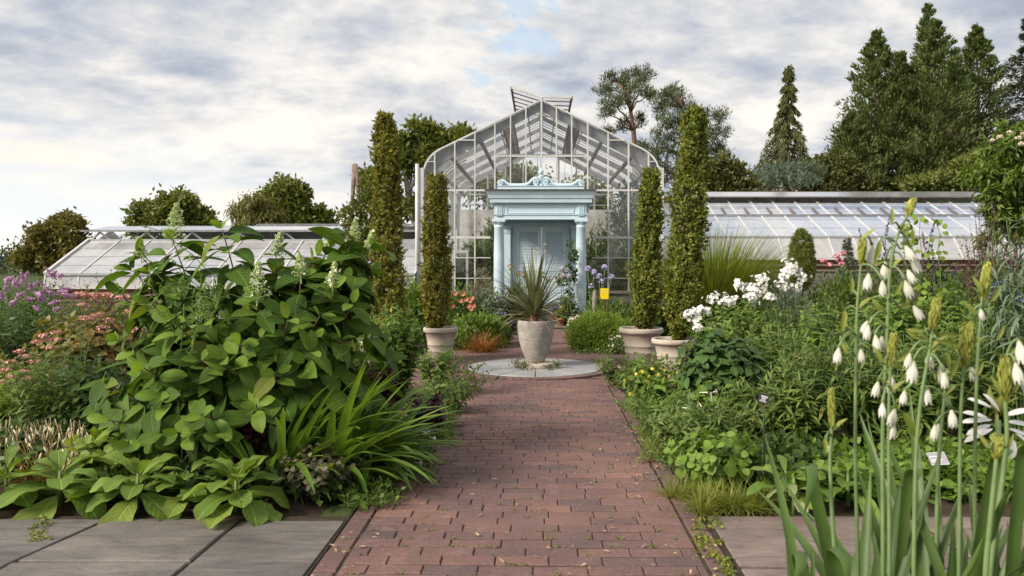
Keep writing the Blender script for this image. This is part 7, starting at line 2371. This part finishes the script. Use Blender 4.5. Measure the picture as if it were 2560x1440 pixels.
stalk('short stalk with a green bud spike just right of the tallest stem', [(2234, 838), (2226, 920), (2222, 1010), (2222, 1150), (2224, 1400)], 1.85, (80, 16),
      [(2196, 952, -.2, -1, 42), (2228, 936, 0, -1, 46), (2238, 1020, -.25, -1, 46), (2236, 1055, -.2, -1, 44), (2206, 1005, -.1, -1, 38)], seed=806, extra=((2240, 905, .8, .6, 50), (2205, 905, -.4, .8, 46), (2258, 1030, .5, -.9, 80)))
stalk('separate slim stalk with a small bud spike left of the strap leaves', [(2079, 978), (2080, 1090), (2074, 1140), (2080, 1290), (2090, 1420)], 1.9, (98, 13), [(2066, 1105, .1, -1, 24)], seed=807, extra=((2062, 1095, .1, -1, 46), (2078, 1070, .1, 1, 40)), rs=.006)
stalk('near stalk with a large bud spike and white blooms at the right edge', [(2514, 895), (2512, 1000), (2520, 1090), (2500, 1250), (2470, 1440)], 1.65, (110, 22),
      [(2546, 850, .1, -1, 60), (2538, 905, .1, -1, 54), (2555, 940, .2, -1, 50)], seed=808, extra=((2500, 985, -.4, .9, 50), (2530, 985, .5, .9, 50)), rs=.0065)
stalk('leaning stalk whose rounded bud cluster stands low at the right', [(2495, 1088), (2490, 1160), (2478, 1280), (2462, 1440)], 1.6, (60, 22), [], seed=809, extra=((2470, 1120, -.5, .8, 44), (2515, 1120, .5, .8, 44)), rs=.0065)
stalk('thin rear stalk half hidden between the middle bells', [(2368, 930), (2358, 1020), (2345, 1160), (2340, 1400)], 1.95, (50, 11), [(2380, 1026, .05, -1, 44), (2345, 1055, -.1, -1, 40)], seed=810, rs=.006)
# open white lily-like blooms on the right
T = thing('open_white_blooms', 'open white strap petalled blooms between the right hand stalks', 'flower', (gx(2475, 2.05), 2.05, 0))
rg = np.random.default_rng(811)
d = 2.05
mb = MB()
for px, py, ax, az, ln in ((2480, 1020, -1, .5, 66), (2480, 1050, -1, -.02, 72), (2478, 1062, -1, -.2, 76), (2482, 1072, -1, -.35, 78), (2500, 1030, -.6, .8, 60), (2510, 1040, .9, .35, 62), (2515, 1055, 1, -.05, 60), (2520, 1072, 1, -.3, 66), (2540, 1085, .9, -.6, 54), (2470, 1045, -.8, .25, 60), (2535, 1100, -.1, -1, 50)):
    c = at(px, py, d + rg.uniform(-.03, .03)); A = unit(np.array([ax, rg.uniform(-.3, .1), az]))
    leaves(mb, c[None], A[None], np.array([[0, -.5, .8]]), ln * d / F, .019, 6, .25, .3, .7, .5)
mb.build('petals', M_whitepetal, T)
mb = MB(); tube(mb, wobble_line(rg, (gx(2475, d), d, 0), at(2495, 1050, d), 8, .01), .007, 8); mb.build('stem', M_galstem, T)
mb = MB(); c = at(2495, 1030, d); leaves(mb, np.tile(c, (5, 1)), rdir(rg, 5, .8), rdir(rg, 5), .07, .016, 4, .4, .4, .6, .8); mb.build('bracts', L_gal_l, T)
# strap leaves of the bulbs
SG2 = 'fleshy strap leaf clumps of the foreground bulbs'
rg = np.random.default_rng(820)
for i, (x, y, n, L, lab) in enumerate(((.70, 2.0, 18, (.6, 1.0), 'strap leaf clump furthest left, with one blade folded over'), (.72, 1.82, 34, (.75, 1.12), 'strap leaf clump below the tallest flower stalk'), (.88, 1.75, 52, (.75, 1.18), 'dense strap leaf clump below the broad bud cluster'), (1.02, 1.66, 60, (.8, 1.18), 'strap leaf clump in the bottom right corner'), (.93, 1.9, 44, (.7, 1.05), 'strap leaf clump behind the corner one, under the white blooms'))):
    T = thing('strap_leaf_bulb', lab, 'perennial', (x, y, 0), SG2)
    mb = MB(); blades(mb, rg, (x, y, 0), n, L, .050, (3, 40), (.1, 1.3), .08, 11, .45, az=(-2.2, 1.9) if i else (-1.6, 1.6))
    # long blades that bend right over near the top and hang down in front
    for (bx, tx, ty, ex, ey, dd, wd) in ([(2150, 2020, 1150, 2010, 1290, 1.95, .034), (2130, 1990, 1365, 1985, 1470, 1.75, .036)], [(2210, 2075, 1355, 2120, 1470, 1.72, .036), (2160, 2265, 1165, 2290, 1210, 1.95, .03)], [(2290, 2480, 1125, 2510, 1150, 1.9, .034)], [(2420, 2548, 1105, 2580, 1140, 1.75, .036)], [])[i]:
        b0 = np.array([gx(bx, dd), dd, 0.0]); tip = at(tx, ty, dd); e = at(ex, ey, dd - .12)
        ribbon(mb, [b0, b0 + (tip - b0) * .35 + (.02, 0, .03), b0 + (tip - b0) * .7 + (.015, 0, .03), tip + (.004, .005, -.03), tip + (0, -.02, .004), (tip + e) / 2 + (0, -.05, .03), e], wd, (1, .15, 0))
    mb.build('blades', L_gal, T)
